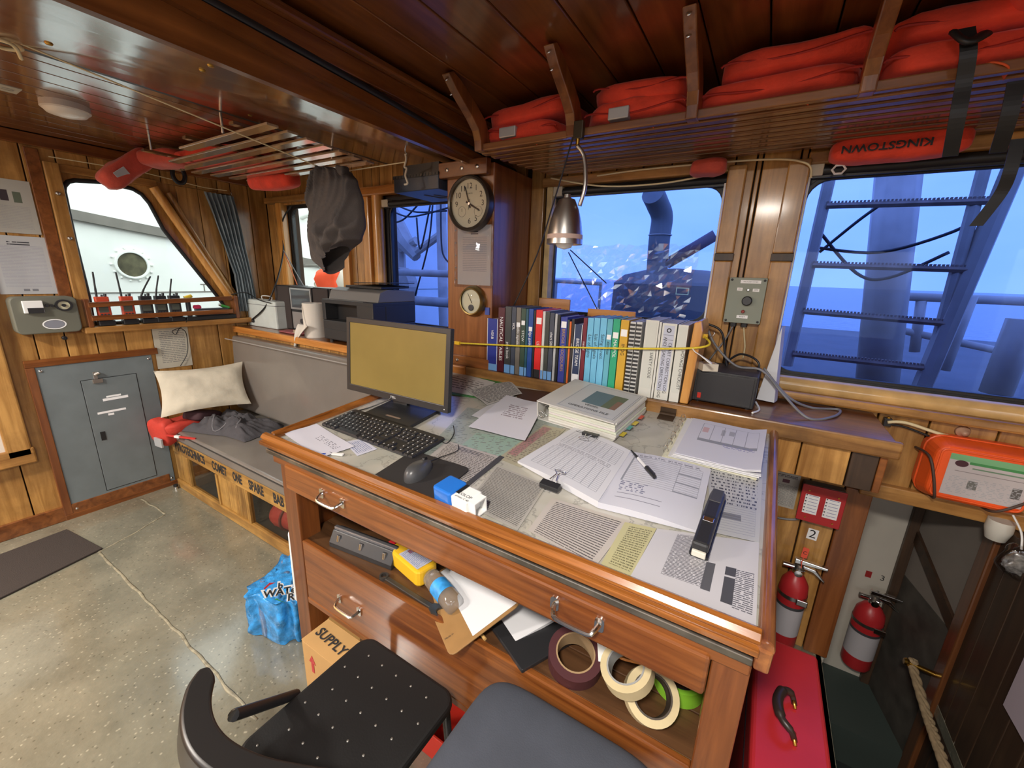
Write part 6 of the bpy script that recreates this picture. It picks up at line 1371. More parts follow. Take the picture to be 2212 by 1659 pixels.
o = MB().puff((.13, .09, .06), None, .5, .008, 14, 6).build('lifejacket_corner', M_ORANGE2, None, smooth=True); p = at(1530, 362, 'Y', 1.97); place(o, T3(p.x, 1.97, p.z)); tag(o, 'red lifejacket corner drooping below the rack over the middle window', 'lifejacket', 'lifejackets on the overhead rack')
# black straps
def strap(label, pts, w=.022):
    mb = MB(); pts = bez(pts, 8); n = len(pts)
    vs = []; fs = []
    for p in pts: vs += [p+Vector((-w/2, -.0012, 0)), p+Vector((w/2, -.0012, 0)), p+Vector((w/2, .0012, 0)), p+Vector((-w/2, .0012, 0))]
    for i in range(n-1):
        for k in range(4): fs.append((i*4+k, i*4+(k+1) % 4, i*4+4+(k+1) % 4, i*4+4+k))
    mb.add(vs, fs+[(0, 1, 2, 3), (n*4-1, n*4-2, n*4-3, n*4-4)]); return tag(mb.build('black_strap', M_BLACK, None), label, 'strap', 'straps around the rack')
YST = 1.505
strap('black strap wrapped over the strapped lifejacket', [at(2088, 60, 'Y', YST), at(2092, 110, 'Y', YST-.02), at(2082, 180, 'Y', YST), at(2068, 255, 'Y', YST), at(2052, 338, 'Y', 1.56)], .03)
strap('black strap looped under the rack end', [at(2196, 175, 'Y', YST), at(2180, 250, 'Y', YST), at(2155, 330, 'Y', 1.56)], .03)
strap('black strap tail hanging before the large window', [at(2200, 300, 'Y', 1.6), at(2182, 370, 'Y', 1.6), at(2160, 420, 'Y', 1.62), at(2108, 488, 'Y', 1.62)], .026)
o = MB().tube(bez([at(2060, 70, 'Y', YST-.01), at(2090, 90, 'Y', YST-.03), at(2130, 72, 'Y', YST-.01)], 6), .014, 8, flat=.5).build('strap_knot', M_BLACK, None, smooth=True); tag(o, 'black strap knot on top of the lifejackets', 'strap', 'straps around the rack')
# ---------------------------------------------------------------- gooseneck lamp
lp = at(1252, 283, 'Y', RYF-.02)
gl = thing('gooseneck_lamp', 'brushed steel gooseneck lamp clamped to the rack', 'lamp', Matrix.Translation(lp))
IL = Matrix.Translation(-lp)
MB().box((-.018, -.016, -.028), (.018, .006, .03)).build('clamp', plain('dark_bronze_clamp', srgb(70, 62, 48), .4, .6), gl, bevel=.003)
MB().cyl((0, -.01, -.028), (0, -.01, -.05), .007, n=10).build('swivel', M_BRASS, gl, smooth=AUTO)
YLp = 1.50
hc = at(1222, 480, 'Y', YLp); ht = at(1222, 428, 'Y', YLp).z; hb = at(1222, 528, 'Y', YLp).z; hr = (at(1257, 515, 'Y', YLp).x-at(1186, 515, 'Y', YLp).x)/2
hm = IL @ Matrix.Translation((hc.x, YLp, 0))
MB().tube([IL @ q for q in bez([lp+Vector((0, -.012, -.05)), at(1262, 340, 'Y', 1.51), at(1264, 400, 'Y', YLp), at(1252, 445, 'Y', YLp)], 8)], .0075, 10).build('gooseneck', M_STEEL, gl, smooth=True)
Hh = ht-hb
MB().lathe([(.012, ht+.012), (.014, ht), (.030, ht-.006), (.046, ht-.25*Hh), (.058, ht-.5*Hh), (hr*.97, ht-.8*Hh), (hr, hb), (hr-.004, hb), (hr*.9, ht-.75*Hh), (.04, ht-.3*Hh), (.01, ht-.05*Hh)], 36, hm, cap=False).build('shade', M_STEEL, gl, smooth=AUTO)
MB().lathe([(.014, hb+.05), (.032, hb+.03), (.036, hb+.005), (.026, hb-.012), (.003, hb-.018)], 24, hm).build('bulb', plain('frosted_bulb', (.8, .8, .78), .3), gl, smooth=True)
MB().ring(ell(hr*.985, hr*.985, 36), ell(hr*.96, hr*.96, 36), hb+.018, hb+.034, hm).build('warning_band', plain('pale_warning_label', srgb(196, 170, 158), .5), gl, smooth=AUTO)
MB().tube([IL @ q for q in bez([lp+Vector((-.02, 0, 0)), at(1222, 350, 'Y', 1.58), at(1195, 440, 'Y', 1.62), at(1160, 550, 'Y', 1.66), at(1110, 660, 'Y', 1.68)], 8)], .0032, 6).build('power_cord', M_CABLE, gl, smooth=True)
for k, (a, b) in enumerate((((1228, 545), (1292, 672)), ((1232, 540), (1310, 612)))):
    o = MB().tube([at(*a, 'Y', 2.03), at(*b, 'Y', 2.03)], .0028, 6).build('wire', M_CABLE, None); tag(o, ['thin black wire slanting across the middle window', 'shorter black wire slanting across the middle window'][k], 'wire')
# roller blinds over the windows
for k, (x0, x1, z, lab) in enumerate(((-2.30, -1.46, 2.088, 'rolled black blind above the window beside the clock'), (-1.03, -.21, 2.075, 'rolled black blind above the middle window'), (.055, .96, 2.08, 'rolled black blind above the large window'))):
    b = thing('roller_blind', lab, 'blind', Matrix.Translation((x0, YF+.012, z)), 'roller blinds')
    MB().cyl((0, 0, 0), (x1-x0, 0, 0), .019, n=14).build('roll', M_BLACK, b, smooth=AUTO); MB().box((.0, -.006, -.026), (x1-x0, .004, -.016)).build('hem_bar', M_BLACKP, b)
    MB().box((-.01, -.02, -.02), (.05, .02, .026)).build('end_bracket', plain('bracket_cream_%d' % k, srgb(190, 180, 160), .5), b, bevel=.003)
o = MB().tube(bez([at(1190, 385, 'Y', 2.03), at(1300, 402, 'Y', 2.03), at(1430, 396, 'Y', 2.03), at(1560, 372, 'Y', 2.03)], 10), .004, 6).build('cream_cable', M_CREAMC, None, smooth=True); tag(o, 'cream cable along the head of the middle window', 'cable')
o = MB().tube(bez([at(1290, 380, 'Y', 2.02), at(1400, 365, 'Y', 2.02), at(1640, 345, 'Y', 2.02), at(1740, 352, 'Y', 2.02), at(1752, 385, 'Y', 2.02)], 10), .004, 6).build('cream_cable', M_CREAMC, None, smooth=True); tag(o, 'cream cable crossing the post between the windows', 'cable')
o = MB().tube([Vector((.02*math.cos(t), 0, .016*math.sin(t)))+at(1812, 366, 'Y', 2.0) for t in [2*PI*k/6 for k in range(6)]], .004, 6, closed=True).build('blind_ring', M_WHITE, None); tag(o, 'white pull ring at the corner of the large window', 'ring')
# ---------------------------------------------------------------- slatted rack on the left, its lifejackets
lk = thing('corner_rack', 'slatted rack with painted-in pale glare under the strip ceiling', 'rack', Matrix.Translation((-2.7, 1.38, 2.24)))
W_LS = wood('glare_paled_rack_slat', srgb(150, 124, 96), srgb(186, 160, 130), 'X', 1, .2, 1.0, None, rnd=.1, cior=1.8)  # bright window reflection put into the slats' own colour
QL = Matrix.Translation((2.7, -1.38, -2.24))
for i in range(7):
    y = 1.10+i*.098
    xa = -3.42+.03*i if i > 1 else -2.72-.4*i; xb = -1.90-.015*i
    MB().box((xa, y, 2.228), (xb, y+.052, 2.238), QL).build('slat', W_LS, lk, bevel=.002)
for x in (-3.05, -2.55, -2.1): MB().box((x-.018, 1.06, 2.244), (x+.018, 1.76, 2.256), QL).build('cross_bearer', W_STRIP, lk)
for x, y in ((-3.05, 1.1), (-3.05, 1.7), (-2.3, 1.12), (-2.3, 1.7)): MB().cyl((x, y, 2.25), (x, y, 2.335), .006, n=8, M=QL).build('hanger', M_STEEL, lk)
dl = thing('lifejacket', 'faded orange lifejacket drooping over the side window', 'lifejacket', Matrix.Translation(at(285, 362, 'X', -3.42)), 'lifejackets on the corner rack')
MB().puff((.34, .15, .12), frame((-.02, -.02, -.01), (.02, .72, .62), (1, 0, 0)), .5, .016, 10, 11, 36, 20).build('foam_panel', M_ORANGE2, dl, smooth=True)
MB().puff((.30, .16, .09), frame((.14, .13, .06), (.9, .35, .05), (-.3, 1, 0)), .5, .014, 10, 13).build('foam_panel', M_ORANGE2, dl, smooth=True)
MB().box((-.035, -.03, 0), (.035, .03, .004), frame((.055, -.07, -.055), (.1, .72, .62), (.3, -.5, .5))).build('reflective_patch', M_REFL, dl, bevel=.003)
d2 = thing('lifejacket', 'orange lifejacket lying on the corner rack slats', 'lifejacket', T3(-2.95, 1.45, 2.272), 'lifejackets on the corner rack')
MB().puff((.75, .40, .06), T3(0, 0, 0, .08, .0), .45, .008, 9, 21, 36, 16).build('foam_panel', M_ORANGE, d2, smooth=True)
MB().puff((.42, .16, .10), T3(-.02, .28, -.06, .12, .2), .5, .014, 9, 23).build('hanging_collar', M_ORANGE, d2, smooth=True)
lq = d2.matrix_basis.inverted() @ at(386, 378, 'Y', 1.38)
MB().tube([lq+Vector((0, .035*math.cos(t), .05*math.sin(t))) for t in [2*PI*k/16 for k in range(16)]], .014, 6, closed=True, flat=.5).build('black_strap_loop', M_BLACK, d2, smooth=True)
# ---------------------------------------------------------------- line with the hanging jacket, radio unit
ja = at(20, 84, 'Z', ZS-.01); jj = at(722, 374, 'Y', 1.45); jb = at(876, 350, 'Y', 1.60)
o = MB().tube([ja, jj, jb], .0028, 6).build('line', M_CREAMC, None); tag(o, 'thin white line strung below the ceiling', 'line')
o = thing('line_knot', 'knotted cord end on the ceiling at the white line', 'cord', Matrix.Translation(ja)); MB().tube(bez([(0, 0, 0), (-.03, .03, -.01), (-.06, -.01, -.015), (-.02, -.04, -.01), (.02, .0, -.02), (-.06, .03, -.03)], 6), .006, 6).build('cord', M_CREAMC, o, smooth=True)
o = thing('line_hook', 'short knotted cord hanging from a ceiling hook', 'cord', Matrix.Translation(jb)); MB().tube(bez([(0, 0, .035), (.004, 0, .01), (-.008, 0, -.02), (.006, 0, -.03), (-.004, 0, -.06), (.01, 0, -.095), (-.012, 0, -.10)], 6), .005, 6).build('cord', plain('white_cord', srgb(206, 196, 176), .8), o, smooth=True); MB().tube([(0, 0, .06), (0, 0, .045), (.01, 0, .035), (0, 0, .028)], .003, 6).build('hook', M_STEEL, o)
hj = thing('hanging_jacket', 'dark grey fleece jacket hung over the ceiling line', 'jacket', Matrix.Translation((-1.965, 1.45, 1.90)))
def jk(u, v):
    a = 2*PI*u; z = 2.135-.42*v
    wl = [(.0, .055), (.05, .125), (.15, .16), (.4, .195), (.68, .215), (.88, .19), (1, .07)]
    for i in range(len(wl)-1):
        if wl[i][0] <= v <= wl[i+1][0]:
            t = (v-wl[i][0])/(wl[i+1][0]-wl[i][0]); t = t*t*(3-2*t); w = wl[i][1]*(1-t)+wl[i+1][1]*t; break
    x = math.cos(a); y = math.sin(a)
    sw = x*2.6+1.1*math.sin(v*2.6)+.5*noise.noise(Vector((x*2, v*2, 5)))
    ridge = (1-abs(math.sin(sw*2.1)))**2*.030+(1-abs(math.sin(sw*4.7+v*3)))**2*.014
    bun = .05*math.exp(-((x-.35)**2+((v-.74)*3)**2)*2.2)
    knot = bun*(.7+.8*abs(math.sin(7*(x-.35)+9*(v-.7))))
    d = (.055+.5*w*.12)*y*(1 if abs(y) > .2 else .8)
    if y < 0: d -= (ridge*(1-.5*v*v)+knot)*min(1, -y*2)
    z2 = z-.055*max(0, v-.55)*2.2*(-x)*1.0
    return Vector((w*x+.012*math.sin(v*5), d, z2-1.90-(.035 if x < -.3 and v > .8 else 0)*(v-.8)*5))
mb = MB(); mb.grid(jk, 150, 80, wrapu=True); mb.uv = {}
M_FLC = plain('charcoal_fleece', srgb(86, 80, 78), .95, var=.06, vs=30, bump=.15, bs=200)
mb.build('jacket_cloth', M_FLC, hj, smooth=True)
MB().puff((.06, .05, .05), T3(.10, -.02, .215), .6, .012, 20, 3).build('collar_end', M_FLC, hj, smooth=True)
ru = thing('radio_unit', 'flat dark radio unit mounted under the ceiling beside the pillar', 'radio', Matrix.Translation((-1.63, 1.68, 2.09)))
MB().box((-.15, 0, -.035), (.16, .30, .045)).build('case', plain('slate_enamel', srgb(58, 64, 76), .35), ru, bevel=.004); MB().box((-.15, -.004, .028), (.16, 0, .044)).build('vent_strip', M_BLACKP, ru)
for i in range(14): MB().box((-.14+i*.021, -.006, .030), (-.13+i*.021, -.003, .042)).build('fin', M_BLACKP, ru)
MB().box((-.12, .04, .045), (.13, .26, .10)).build('mount', M_BLACKP, ru); MB().tube([(-.03, .1, -.0365), (.0, .2, -.0365), (.08, .22, -.0365), (.02, .12, -.0365)], .002, 4).build('tape_outline', plain('pale_tape', srgb(120, 124, 140), .5), ru)
# ---------------------------------------------------------------- right side: orange box, alarm, extinguishers
ox = thing('orange_case', 'orange plastic emergency case strapped under the large window', 'case', Matrix.Translation((.735, YF, 1.022)) @ WALLF)
M_ORC = plain('orange_case_plastic', srgb(240, 92, 34), .4, var=.08, vs=12)
oo = rrect(.285, .235, .05, 5); oi = rrect(.235, .185, .035, 5)
MB().prism(oo, .0, .04, top=rrect(.29, .24, .05, 5)).build('rear_shell', M_ORC, ox, bevel=.004)
MB().prism(rrect(.29, .24, .05, 5), .042, .11, top=rrect(.25, .20, .04, 5)).build('front_shell', M_ORC, ox, bevel=.012, seg=3)
MB().ring(rrect(.235, .185, .02, 5), rrect(.222, .172, .015, 5), .11, .115).build('raised_rim', M_ORC, ox, bevel=.002)
o = sheet(.205, .155, 4, 4).build('label', page('case_label', srgb(206, 198, 198), (.4, .4, .42), 26, (.04, .96, .06, .5), 16, .5, boxes=((.0, 1, .86, 1, srgb(120, 176, 126)), (.25, 1, .80, .86, srgb(70, 140, 80)), (.47, .48, .05, .6, (.5, .48, .48)), (.30, .42, .22, .42, srgb(110, 110, 106)), (.82, .93, .2, .45, srgb(96, 92, 90)), (.1, .95, .60, .615, (.25, .22, .22)), (.3, .92, .7, .73, srgb(110, 140, 112)))), ox); o.matrix_basis = Matrix.Translation((.012, -.0, .1105))
MB().prism(ell(.017, .012, 20, -.058, .045), .1112, .1116).build('round_mark', plain('maroon_dot', srgb(70, 36, 46), .5), ox)
for pts in ([(-.16, .05, .02), (-.135, .04, .10), (-.10, -.09, .116), (-.085, -.125, .03)], [(.16, -.02, .02), (.14, -.03, .10), (.06, -.10, .116), (.05, -.125, .03)]):
    MB().tube(bez(pts, 6), .0045, 6).build('elastic_strap', plain('brown_elastic_%d' % int(pts[0][0]*100+50), srgb(80, 60, 50), .6), ox, smooth=True)
o = MB().tube(bez([at(1917, 912, 'Y', 2.04), at(1960, 914, 'Y', 2.045), at(2060, 945, 'Y', 2.045), at(2230, 972, 'Y', 2.045)], 10), .0062, 8).build('cream_cable', M_CREAMC, None, smooth=True); tag(o, 'thick cream cable clipped above the orange case', 'cable')
o = MB().tube(bez([at(1920, 916, 'Y', 2.05), at(1960, 924, 'Y', 2.05), at(2030, 952, 'Y', 2.05)], 8), .004, 6).build('dark_cable', M_CABLE, None, smooth=True); tag(o, 'thin dark cable under the thick cream cable', 'cable')
o = thing('cable_clip', 'small black cable clip with brass screw', 'clip', Matrix.Translation((*at(1917, 912, 'Y', 2.05)[:2], at(1917, 912, 'Y', 2.05).z)) @ WALLF); MB().box((-.012, -.016, -.02), (.012, .016, .006)).build('clip_body', M_BLACKP, o, bevel=.002); MB().lathe([(.006, .006), (.004, .01)], 8, Matrix.Translation((0, .018, -.006))).build('screw', M_BRASS, o)
o = thing('clear_stopper', 'clear plastic suction hook above the orange case', 'hook', Matrix.Translation((.69, YF, at(2130, 940, 'Y', YF).z)) @ WALLF); MB().lathe([(.022, 0), (.018, .01), (.008, .014), (.009, .03)], 18).build('cup', plain('pinkish_clear', srgb(176, 140, 116), .2), o, smooth=True); MB().box((-.004, -.05, .0), (.004, -.01, .006)).build('pin', M_STEEL, o)
al = thing('alarm_panel', 'red alarm box with two white label columns', 'alarm', Matrix.Translation((.337, YF, .752)) @ WALLF)
MB().box((-.072, -.08, 0), (.072, .085, .05)).build('back_box', plain('galvanised_box', srgb(110, 104, 98), .5, .4), al, bevel=.004)
MB().prism(rrect(.152, .168, .004, 2), .05, .058).build('red_plate', M_RED, al, bevel=.002)
for x in (-.035, .035):
    MB().box((x-.025, -.045, .058), (x+.025, .042, .0595)).build('label_column', M_WHITEP, al)
    for k in range(6): MB().box((x-.023, -.036+k*.0145, .0595), (x-.018, -.031+k*.0145, .0605)).build('led', M_DARKP, al); MB().box((x-.012, -.035+k*.0145, .0595), (x+.02, -.033+k*.0145, .0597)).build('written_line', plain('blue_ink_%d' % (k+10*(x > 0)), srgb(110, 110, 160), .7), al)
for x, y in ((-.05, .06), (.05, .055), (-.045, -.065), (.05, -.065)): MB().lathe([(.004, .058), (.003, .06)], 8, Matrix.Translation((x, y, 0))).build('screw', M_BRASS, al)
MB().tube(bez([(-.045, -.08, .02), (-.07, -.11, .015), (-.12, -.125, .012), (-.17, -.13, .01)], 6), .005, 6).build('cable', M_CABLEG, al, smooth=True)
lc = sheet(.095, .165, 3, 4).build('wall_card', page('licence_print', srgb(190, 184, 174), (.2, .2, .2), 34, (.06, .94, .06, .66), 18, .45, head=(.06, .9, .86, .96), boxes=((.34, .62, .72, .82, srgb(96, 60, 70)),)), None); place(lc, Matrix.Translation((.207, YF-.001, .762)) @ WALLF); tag(lc, 'printed service card beside the red alarm box', 'card')
n2 = MB().box((-.019, -.026, 0), (.019, .026, .001)).build('number_plate', M_WHITEP, None); place(n2, Matrix.Translation((.342, YF, .586)) @ WALLF @ Matrix.Rotation(-.04, 4, 'Z')); tag(n2, 'white plate with number 2 above the extinguisher', 'plate'); text('2', .055, Matrix.Translation((0, 0, .0015)), M_INK, n2)
def extinguisher(label, M, H_, R_, dark=False):
    t = thing('fire_extinguisher', label, 'extinguisher', M, 'fire extinguishers')
    MB().lathe([(R_*.9, 0), (R_, .015), (R_, H_*.62), (R_*.93, H_*.70), (R_*.6, H_*.77), (.02, H_*.80), (.018, H_*.84)], 32).build('cylinder', M_RED, t, smooth=AUTO)
    MB().lathe([(R_*1.006, H_*.16), (R_*1.006, H_*.48)], 32, cap=False).build('label_band', page('ext_label_%d' % int(H_*100), srgb(190, 186, 190), (.3, .3, .4), 0), t, smooth=True)
    MB().lathe([(R_*1.01, H_*.46), (R_*1.01, H_*.49)], 32, cap=False).build('dark_band', M_DARKP, t, smooth=True)
    MB().lathe([(R_*1.03, H_*.56), (R_*1.03, H_*.60)], 32, cap=False).build('bracket_band', M_STEEL, t, smooth=True)
    MB().box((R_*.2, -R_*1.15, H_*.55), (R_*.95, -R_*.95, H_*.61)).build('bracket_clip', M_CHROME, t, bevel=.003)
    MB().lathe([(.02, H_*.80), (.022, H_*.86), (.018, H_*.9)], 18).build('valve', M_STEEL, t, smooth=AUTO)
    MB().cyl((0, 0, H_*.86), (-.06, -.01, H_*.87), .011, n=12).build('nozzle', M_CHROME, t, smooth=AUTO)
    MB().prism([(-.02, H_*.905), (.10, H_*.92), (.10, H_*.945), (-.02, H_*.955)], -.011, .011, WALLF).build('top_lever', M_CHROME, t, bevel=.003)
    MB().prism([(.01, H_*.87), (.05, H_*.86), (.095, H_*.79), (.10, H_*.80), (.06, H_*.89), (.01, H_*.90)], -.009, .009, WALLF).build('carry_handle', M_CHROME, t, bevel=.003)
    MB().lathe([(.017, 0), (.015, .012), (.002, .013)], 16, Matrix.Translation((.0, -.02, H_*.83)) @ WALLF).build('gauge', M_CHROME, t, smooth=AUTO)
    MB().tube([(.012*math.cos(k*.7)+.01, -.024+.003*math.sin(k), H_*(.87+.01*math.sin(k*.7))) for k in range(18)], .0018, 5).build('safety_pin', M_CHROME, t)
    return t
e2 = extinguisher('red fire extinguisher on the planks beside the table', Matrix.Translation((.312, YF-.065, .04)), .47, .055)
MB().prism(rrect(.022, .05, .004, 2), 0, .002, Matrix.Translation((.005, -.03, .50)) @ WALLF @ Matrix.Rotation(-.05, 4, 'Z')).build('seal_tag', plain('orange_red_tag', srgb(226, 90, 66), .5), e2); text('C', .022, Matrix.Translation((.005, -.033, .50)) @ WALLF, M_INK, e2)
MB().tube([(.005, -.03, .478), (.002, -.028, .45), (.006, -.025, .42)], .002, 5).build('seal_strip', MATS['orange_red_tag'], e2)
extinguisher('red fire extinguisher inside the dark companionway', Matrix.Translation((.70, YB-.075, -.25)), .47, .062)
n3 = MB().box((-.012, -.018, 0), (.012, .018, .001)).build('number_mark', plain('red_sign', srgb(150, 36, 36), .5), None); place(n3, Matrix.Translation((at(1876, 1240, 'Y', YB).x, YB-.001, at(1876, 1240, 'Y', YB).z)) @ WALLF); tag(n3, 'small red sign with number 3 on the companionway bulkhead', 'sign'); text('3', .042, Matrix.Translation((.055, .0, .001)), M_INK, n3)
hk = at(2030, 1462, 'X', .872)
hk_ = thing('brass_hook', 'brass rope hook on the dark planked side', 'hook', Matrix.Translation(hk))
MB().lathe([(.034, 0), (.032, .008), (.012, .012)], 24, Matrix.Rotation(-PI/2, 4, 'Y')).build('flange', M_BRASS, hk_, smooth=AUTO); MB().cyl((0, 0, 0), (-.10, .0, .012), .012, .009, n=12).build('arm', M_BRASS, hk_, smooth=AUTO); MB().lathe([(.014, 0), (.017, .008), (.012, .016)], 14, Matrix.Translation((-.10, 0, .012)) @ Matrix.Rotation(-PI/2, 4, 'Y')).build('knob', M_BRASS, hk_, smooth=AUTO)
r0 = hk+Vector((-.085, -.01, .0)); rpts = bez([r0+Vector((0, .02, .02)), r0, at(1998, 1530, 'X', .79), at(2018, 1590, 'X', .79), at(2045, 1670, 'X', .79), at(2080, 1800, 'X', .79)], 14)
rp = thing('hand_rope', 'tan twisted hand rope hanging from the brass hook', 'rope', Matrix.Translation(r0))
for s_ in range(3):
    pp = []
    for i, p in enumerate(rpts):
        a = i*.55+s_*2*PI/3; pp.append(p-r0+Vector((math.cos(a)*.008, math.sin(a)*.008, 0)))
    MB().tube(pp, .0105, 8).build('strand', M_ROPE, rp, smooth=True)
cl_ = thing('white_lamp_cup', 'white cup-shaped fitting under the window beam', 'fitting', Matrix.Translation(at(2155, 1148, 'Y', 2.02))); MB().lathe([(.034, .045), (.036, .01), (.026, -.03), (.004, -.036)], 22).build('cup', plain('cream_fitting', srgb(206, 202, 190), .5), cl_, smooth=AUTO)
bgp = at(2195, 1215, 'Y', 1.9)
pb_ = thing('clear_bag', 'clear plastic bag of silvery parts hanging at the right edge', 'bag', Matrix.Translation(bgp)); MB().puff((.13, .05, .11), T3(.02, 0, 0, 0, 0, .35), .5, .01, 20, 4).build('bag_film', tinted('clear_bag_film', (.8, .8, .8), .6), pb_, smooth=True); MB().puff((.10, .03, .075), T3(.025, 0, -.005, 0, 0, .35), .6, .014, 60, 8).build('silver_contents', plain('silver_scraps', (.55, .54, .52), .3, .5, var=.5, vs=90), pb_, smooth=True); MB().tube(bez([(0, 0, .05), (-.005, .02, .10), (-.02, .06, .14)], 5), .003, 6).build('tie', M_WHITE, pb_)
wpp = at(2230, 1530, 'X', .866); o = MB().box((0, -.10, -.10), (.004, .10, .10)).build('pale_notice_sheet', plain('pale_lilac_panel', srgb(190, 180, 190), .6), None); place(o, Matrix.Translation((.862, wpp.y, wpp.z))); tag(o, 'pale panel fixed to the dark planks at the picture edge', 'panel')
# red toolbox
tx0, tx1, ty0, ty1, tz = .142, .312, .86, 1.37, .55
tl = thing('toolbox', 'tall red metal case with a black carrying handle', 'toolbox', Matrix.Translation(((tx0+tx1)/2, (ty0+ty1)/2, 0)))
a, b = (tx1-tx0)/2, (ty1-ty0)/2
MB().box((-a, -b, .01), (a, b, tz)).build('case', M_RED, tl, bevel=.012, seg=3); MB().box((-a-.002, -b-.002, tz-.10), (a+.002, b+.002, tz-.094)).build('lid_seam', M_BLACK, tl)
for x in (-a+.03, a-.03):
    for y in (-b+.04, b-.04): MB().cyl((x, y, 0), (x, y, .012), .014, n=10).build('foot', M_BLACK, tl)
hp_ = [Vector(at(*q, 'Z', tz)) for q in ((1716, 1522), (1716, 1600))]
c = Vector(((tx0+tx1)/2, (ty0+ty1)/2, 0))
h0, h1 = hp_[0]-c, hp_[1]-c
MB().tube(bez([h0, h0+Vector((-.012, .004, .028)), h0+Vector((-.034, -.012, .038)), (h0+h1)/2+Vector((-.044, 0, .04)), h1+Vector((-.034, .012, .038)), h1+Vector((-.012, -.004, .028)), h1], 7), [.007]*7+[.009]*7+[.0125]*14+[.009]*7+[.007]*8, 10).build('handle', plain('dark_brown_handle', srgb(46, 36, 32), .4), tl, smooth=True)
for h in (h0, h1): MB().tube([h+Vector((.0, -.018, .004)), h+Vector((-.004, 0, .014)), h+Vector((0, .018, .004))], .0045, 8).build('handle_staple', M_BRASS, tl, smooth=True)
# ---------------------------------------------------------------- chairs
CZ = .45
q = [at(x, y, 'Z', CZ) for x, y in ((800, 1375), (985, 1510), (525, 1600))]
cx0, cx1, cy1, cy0 = -.985, -.585, .735, .30
ch = thing('black_chair', 'black metal chair with studded seat and curved armrest', 'chair', Matrix.Translation(((cx0+cx1)/2, (cy0+cy1)/2, 0)))
CM = Matrix.Translation((-(cx0+cx1)/2, -(cy0+cy1)/2, 0))
M_SEAT = plain('black_seat_vinyl', (.004, .004, .0045), .55, bump=.05, bs=200)
MB().prism(rrect(cx1-cx0, cy1-cy0, .05, 6), CZ-.03, CZ).build('seat', M_SEAT, ch, bevel=.012, seg=3)
M_STUD = plain('pale_stud', (.28, .27, .25), .4, .6)
for i in range(6):
    for j in range(6):
        x = -.155+i*.062+(.031 if j % 2 else 0); y = -.17+j*.066
        if abs(x) < .18: MB().lathe([(.0038, CZ-.0005), (.0033, CZ+.0015), (.001, CZ+.002)], 8, Matrix.Translation((x, y, 0))).build('stud', M_STUD, ch, smooth=True)
AZ = .66
band = bez([Vector((*at(x, y, 'Z', AZ)[:2], AZ)) for x, y in ((438, 1440), (415, 1530), (440, 1610), (530, 1668), (680, 1700), (860, 1720))], 8)
mb = MB(); vs = []; fs = []
for i, p in enumerate(band):
    t = (band[min(i+1, len(band)-1)]-band[max(i-1, 0)]).normalized(); nn = Vector((-t.y, t.x, 0))
    w = .038*min(1, .3+i/5); hh = .075*min(1, .5+i/8)
    vs += [p+nn*w+Vector((0, 0, 0)), p-nn*w*.6, p-nn*w-Vector((0, 0, hh)), p+nn*w*.4-Vector((0, 0, hh))]
for i in range(len(band)-1):
    for k in range(4): fs.append((i*4+k, i*4+(k+1) % 4, i*4+4+(k+1) % 4, i*4+4+k))
n = len(band); mb.add([CM @ v for v in vs], fs+[(0, 3, 2, 1), (n*4-4, n*4-3, n*4-2, n*4-1)]); mb.build('arm_back_rail', plain('satin_black_plastic', (.012, .011, .011), .35), ch, bevel=.008, seg=3, smooth=AUTO)
pa = CM @ at(505, 1545, 'Z', .60); pe = CM @ at(640, 1500, 'Z', CZ-.03)
MB().cyl(pa, pe, .014, n=10).build('arm_strut', M_BLACKP, ch, smooth=AUTO); MB().lathe([(.014, 0), (.012, .006)], 14, Matrix.Translation(pa) @ Matrix.Rotation(-PI/2, 4, 'Y')).build('bolt', M_STEEL, ch)
pq = CM @ (band[6]-Vector((0, 0, .04))); MB().tube([pq, pq+Vector((.06, .0, -.12)), Vector((-.18, pq.y+.02, CZ-.03))], .012, 8).build('arm_strut', M_BLACKP, ch, smooth=True)
for x in (-.17, .17):
    for y in (-.19, .19): MB().cyl((x, y, CZ-.03), (x*1.1, y*1.1, 0), .013, .011, n=10).build('leg', M_BLACKP, ch, smooth=AUTO)
SZ2 = .62
f0 = at(1065, 1482, 'Z', SZ2); f1 = at(1395, 1640, 'Z', SZ2)
sx0, sx1, sy1 = at(1010, 1560, 'Z', SZ2).x-.01, f1.x, (f0.y+f1.y)/2-.035
so = thing('high_stool', 'high stool with dark grey padded seat at the table', 'stool', Matrix.Translation(((sx0+sx1)/2, sy1-.19, 0)))
w = sx1-sx0
M_STC = plain('slate_grey_cloth', srgb(62, 66, 76), .85, var=.08, vs=12, bump=.1, bs=300)
MB().puff((w+.07, .46, .11), Matrix.Translation((.02, .022, SZ2-.045)), .32, .004, 6, 2, 48, 20).build('seat_pad', M_STC, so, smooth=True)
MB().tube([(w*.22, -.20+.4*k/12, SZ2+.0035-.02*abs(k/6-1)**4) for k in range(13)], .002, 5).build('seam', plain('dark_seam', (.03, .032, .04), .8), so, smooth=True)
MB().box((-.12, -.12, SZ2-.12), (.12, .12, SZ2-.09)).build('seat_plate', M_BLACKP, so)
MB().cyl((0, 0, .05), (0, 0, SZ2-.1), .025, n=14).build('column', M_BLACKP, so, smooth=AUTO)
for k in range(5): MB().cyl((0, 0, .06), (.24*math.cos(k*2*PI/5+.3), .24*math.sin(k*2*PI/5+.3), .025), .018, .013, n=10).build('leg', M_BLACKP, so, smooth=AUTO)
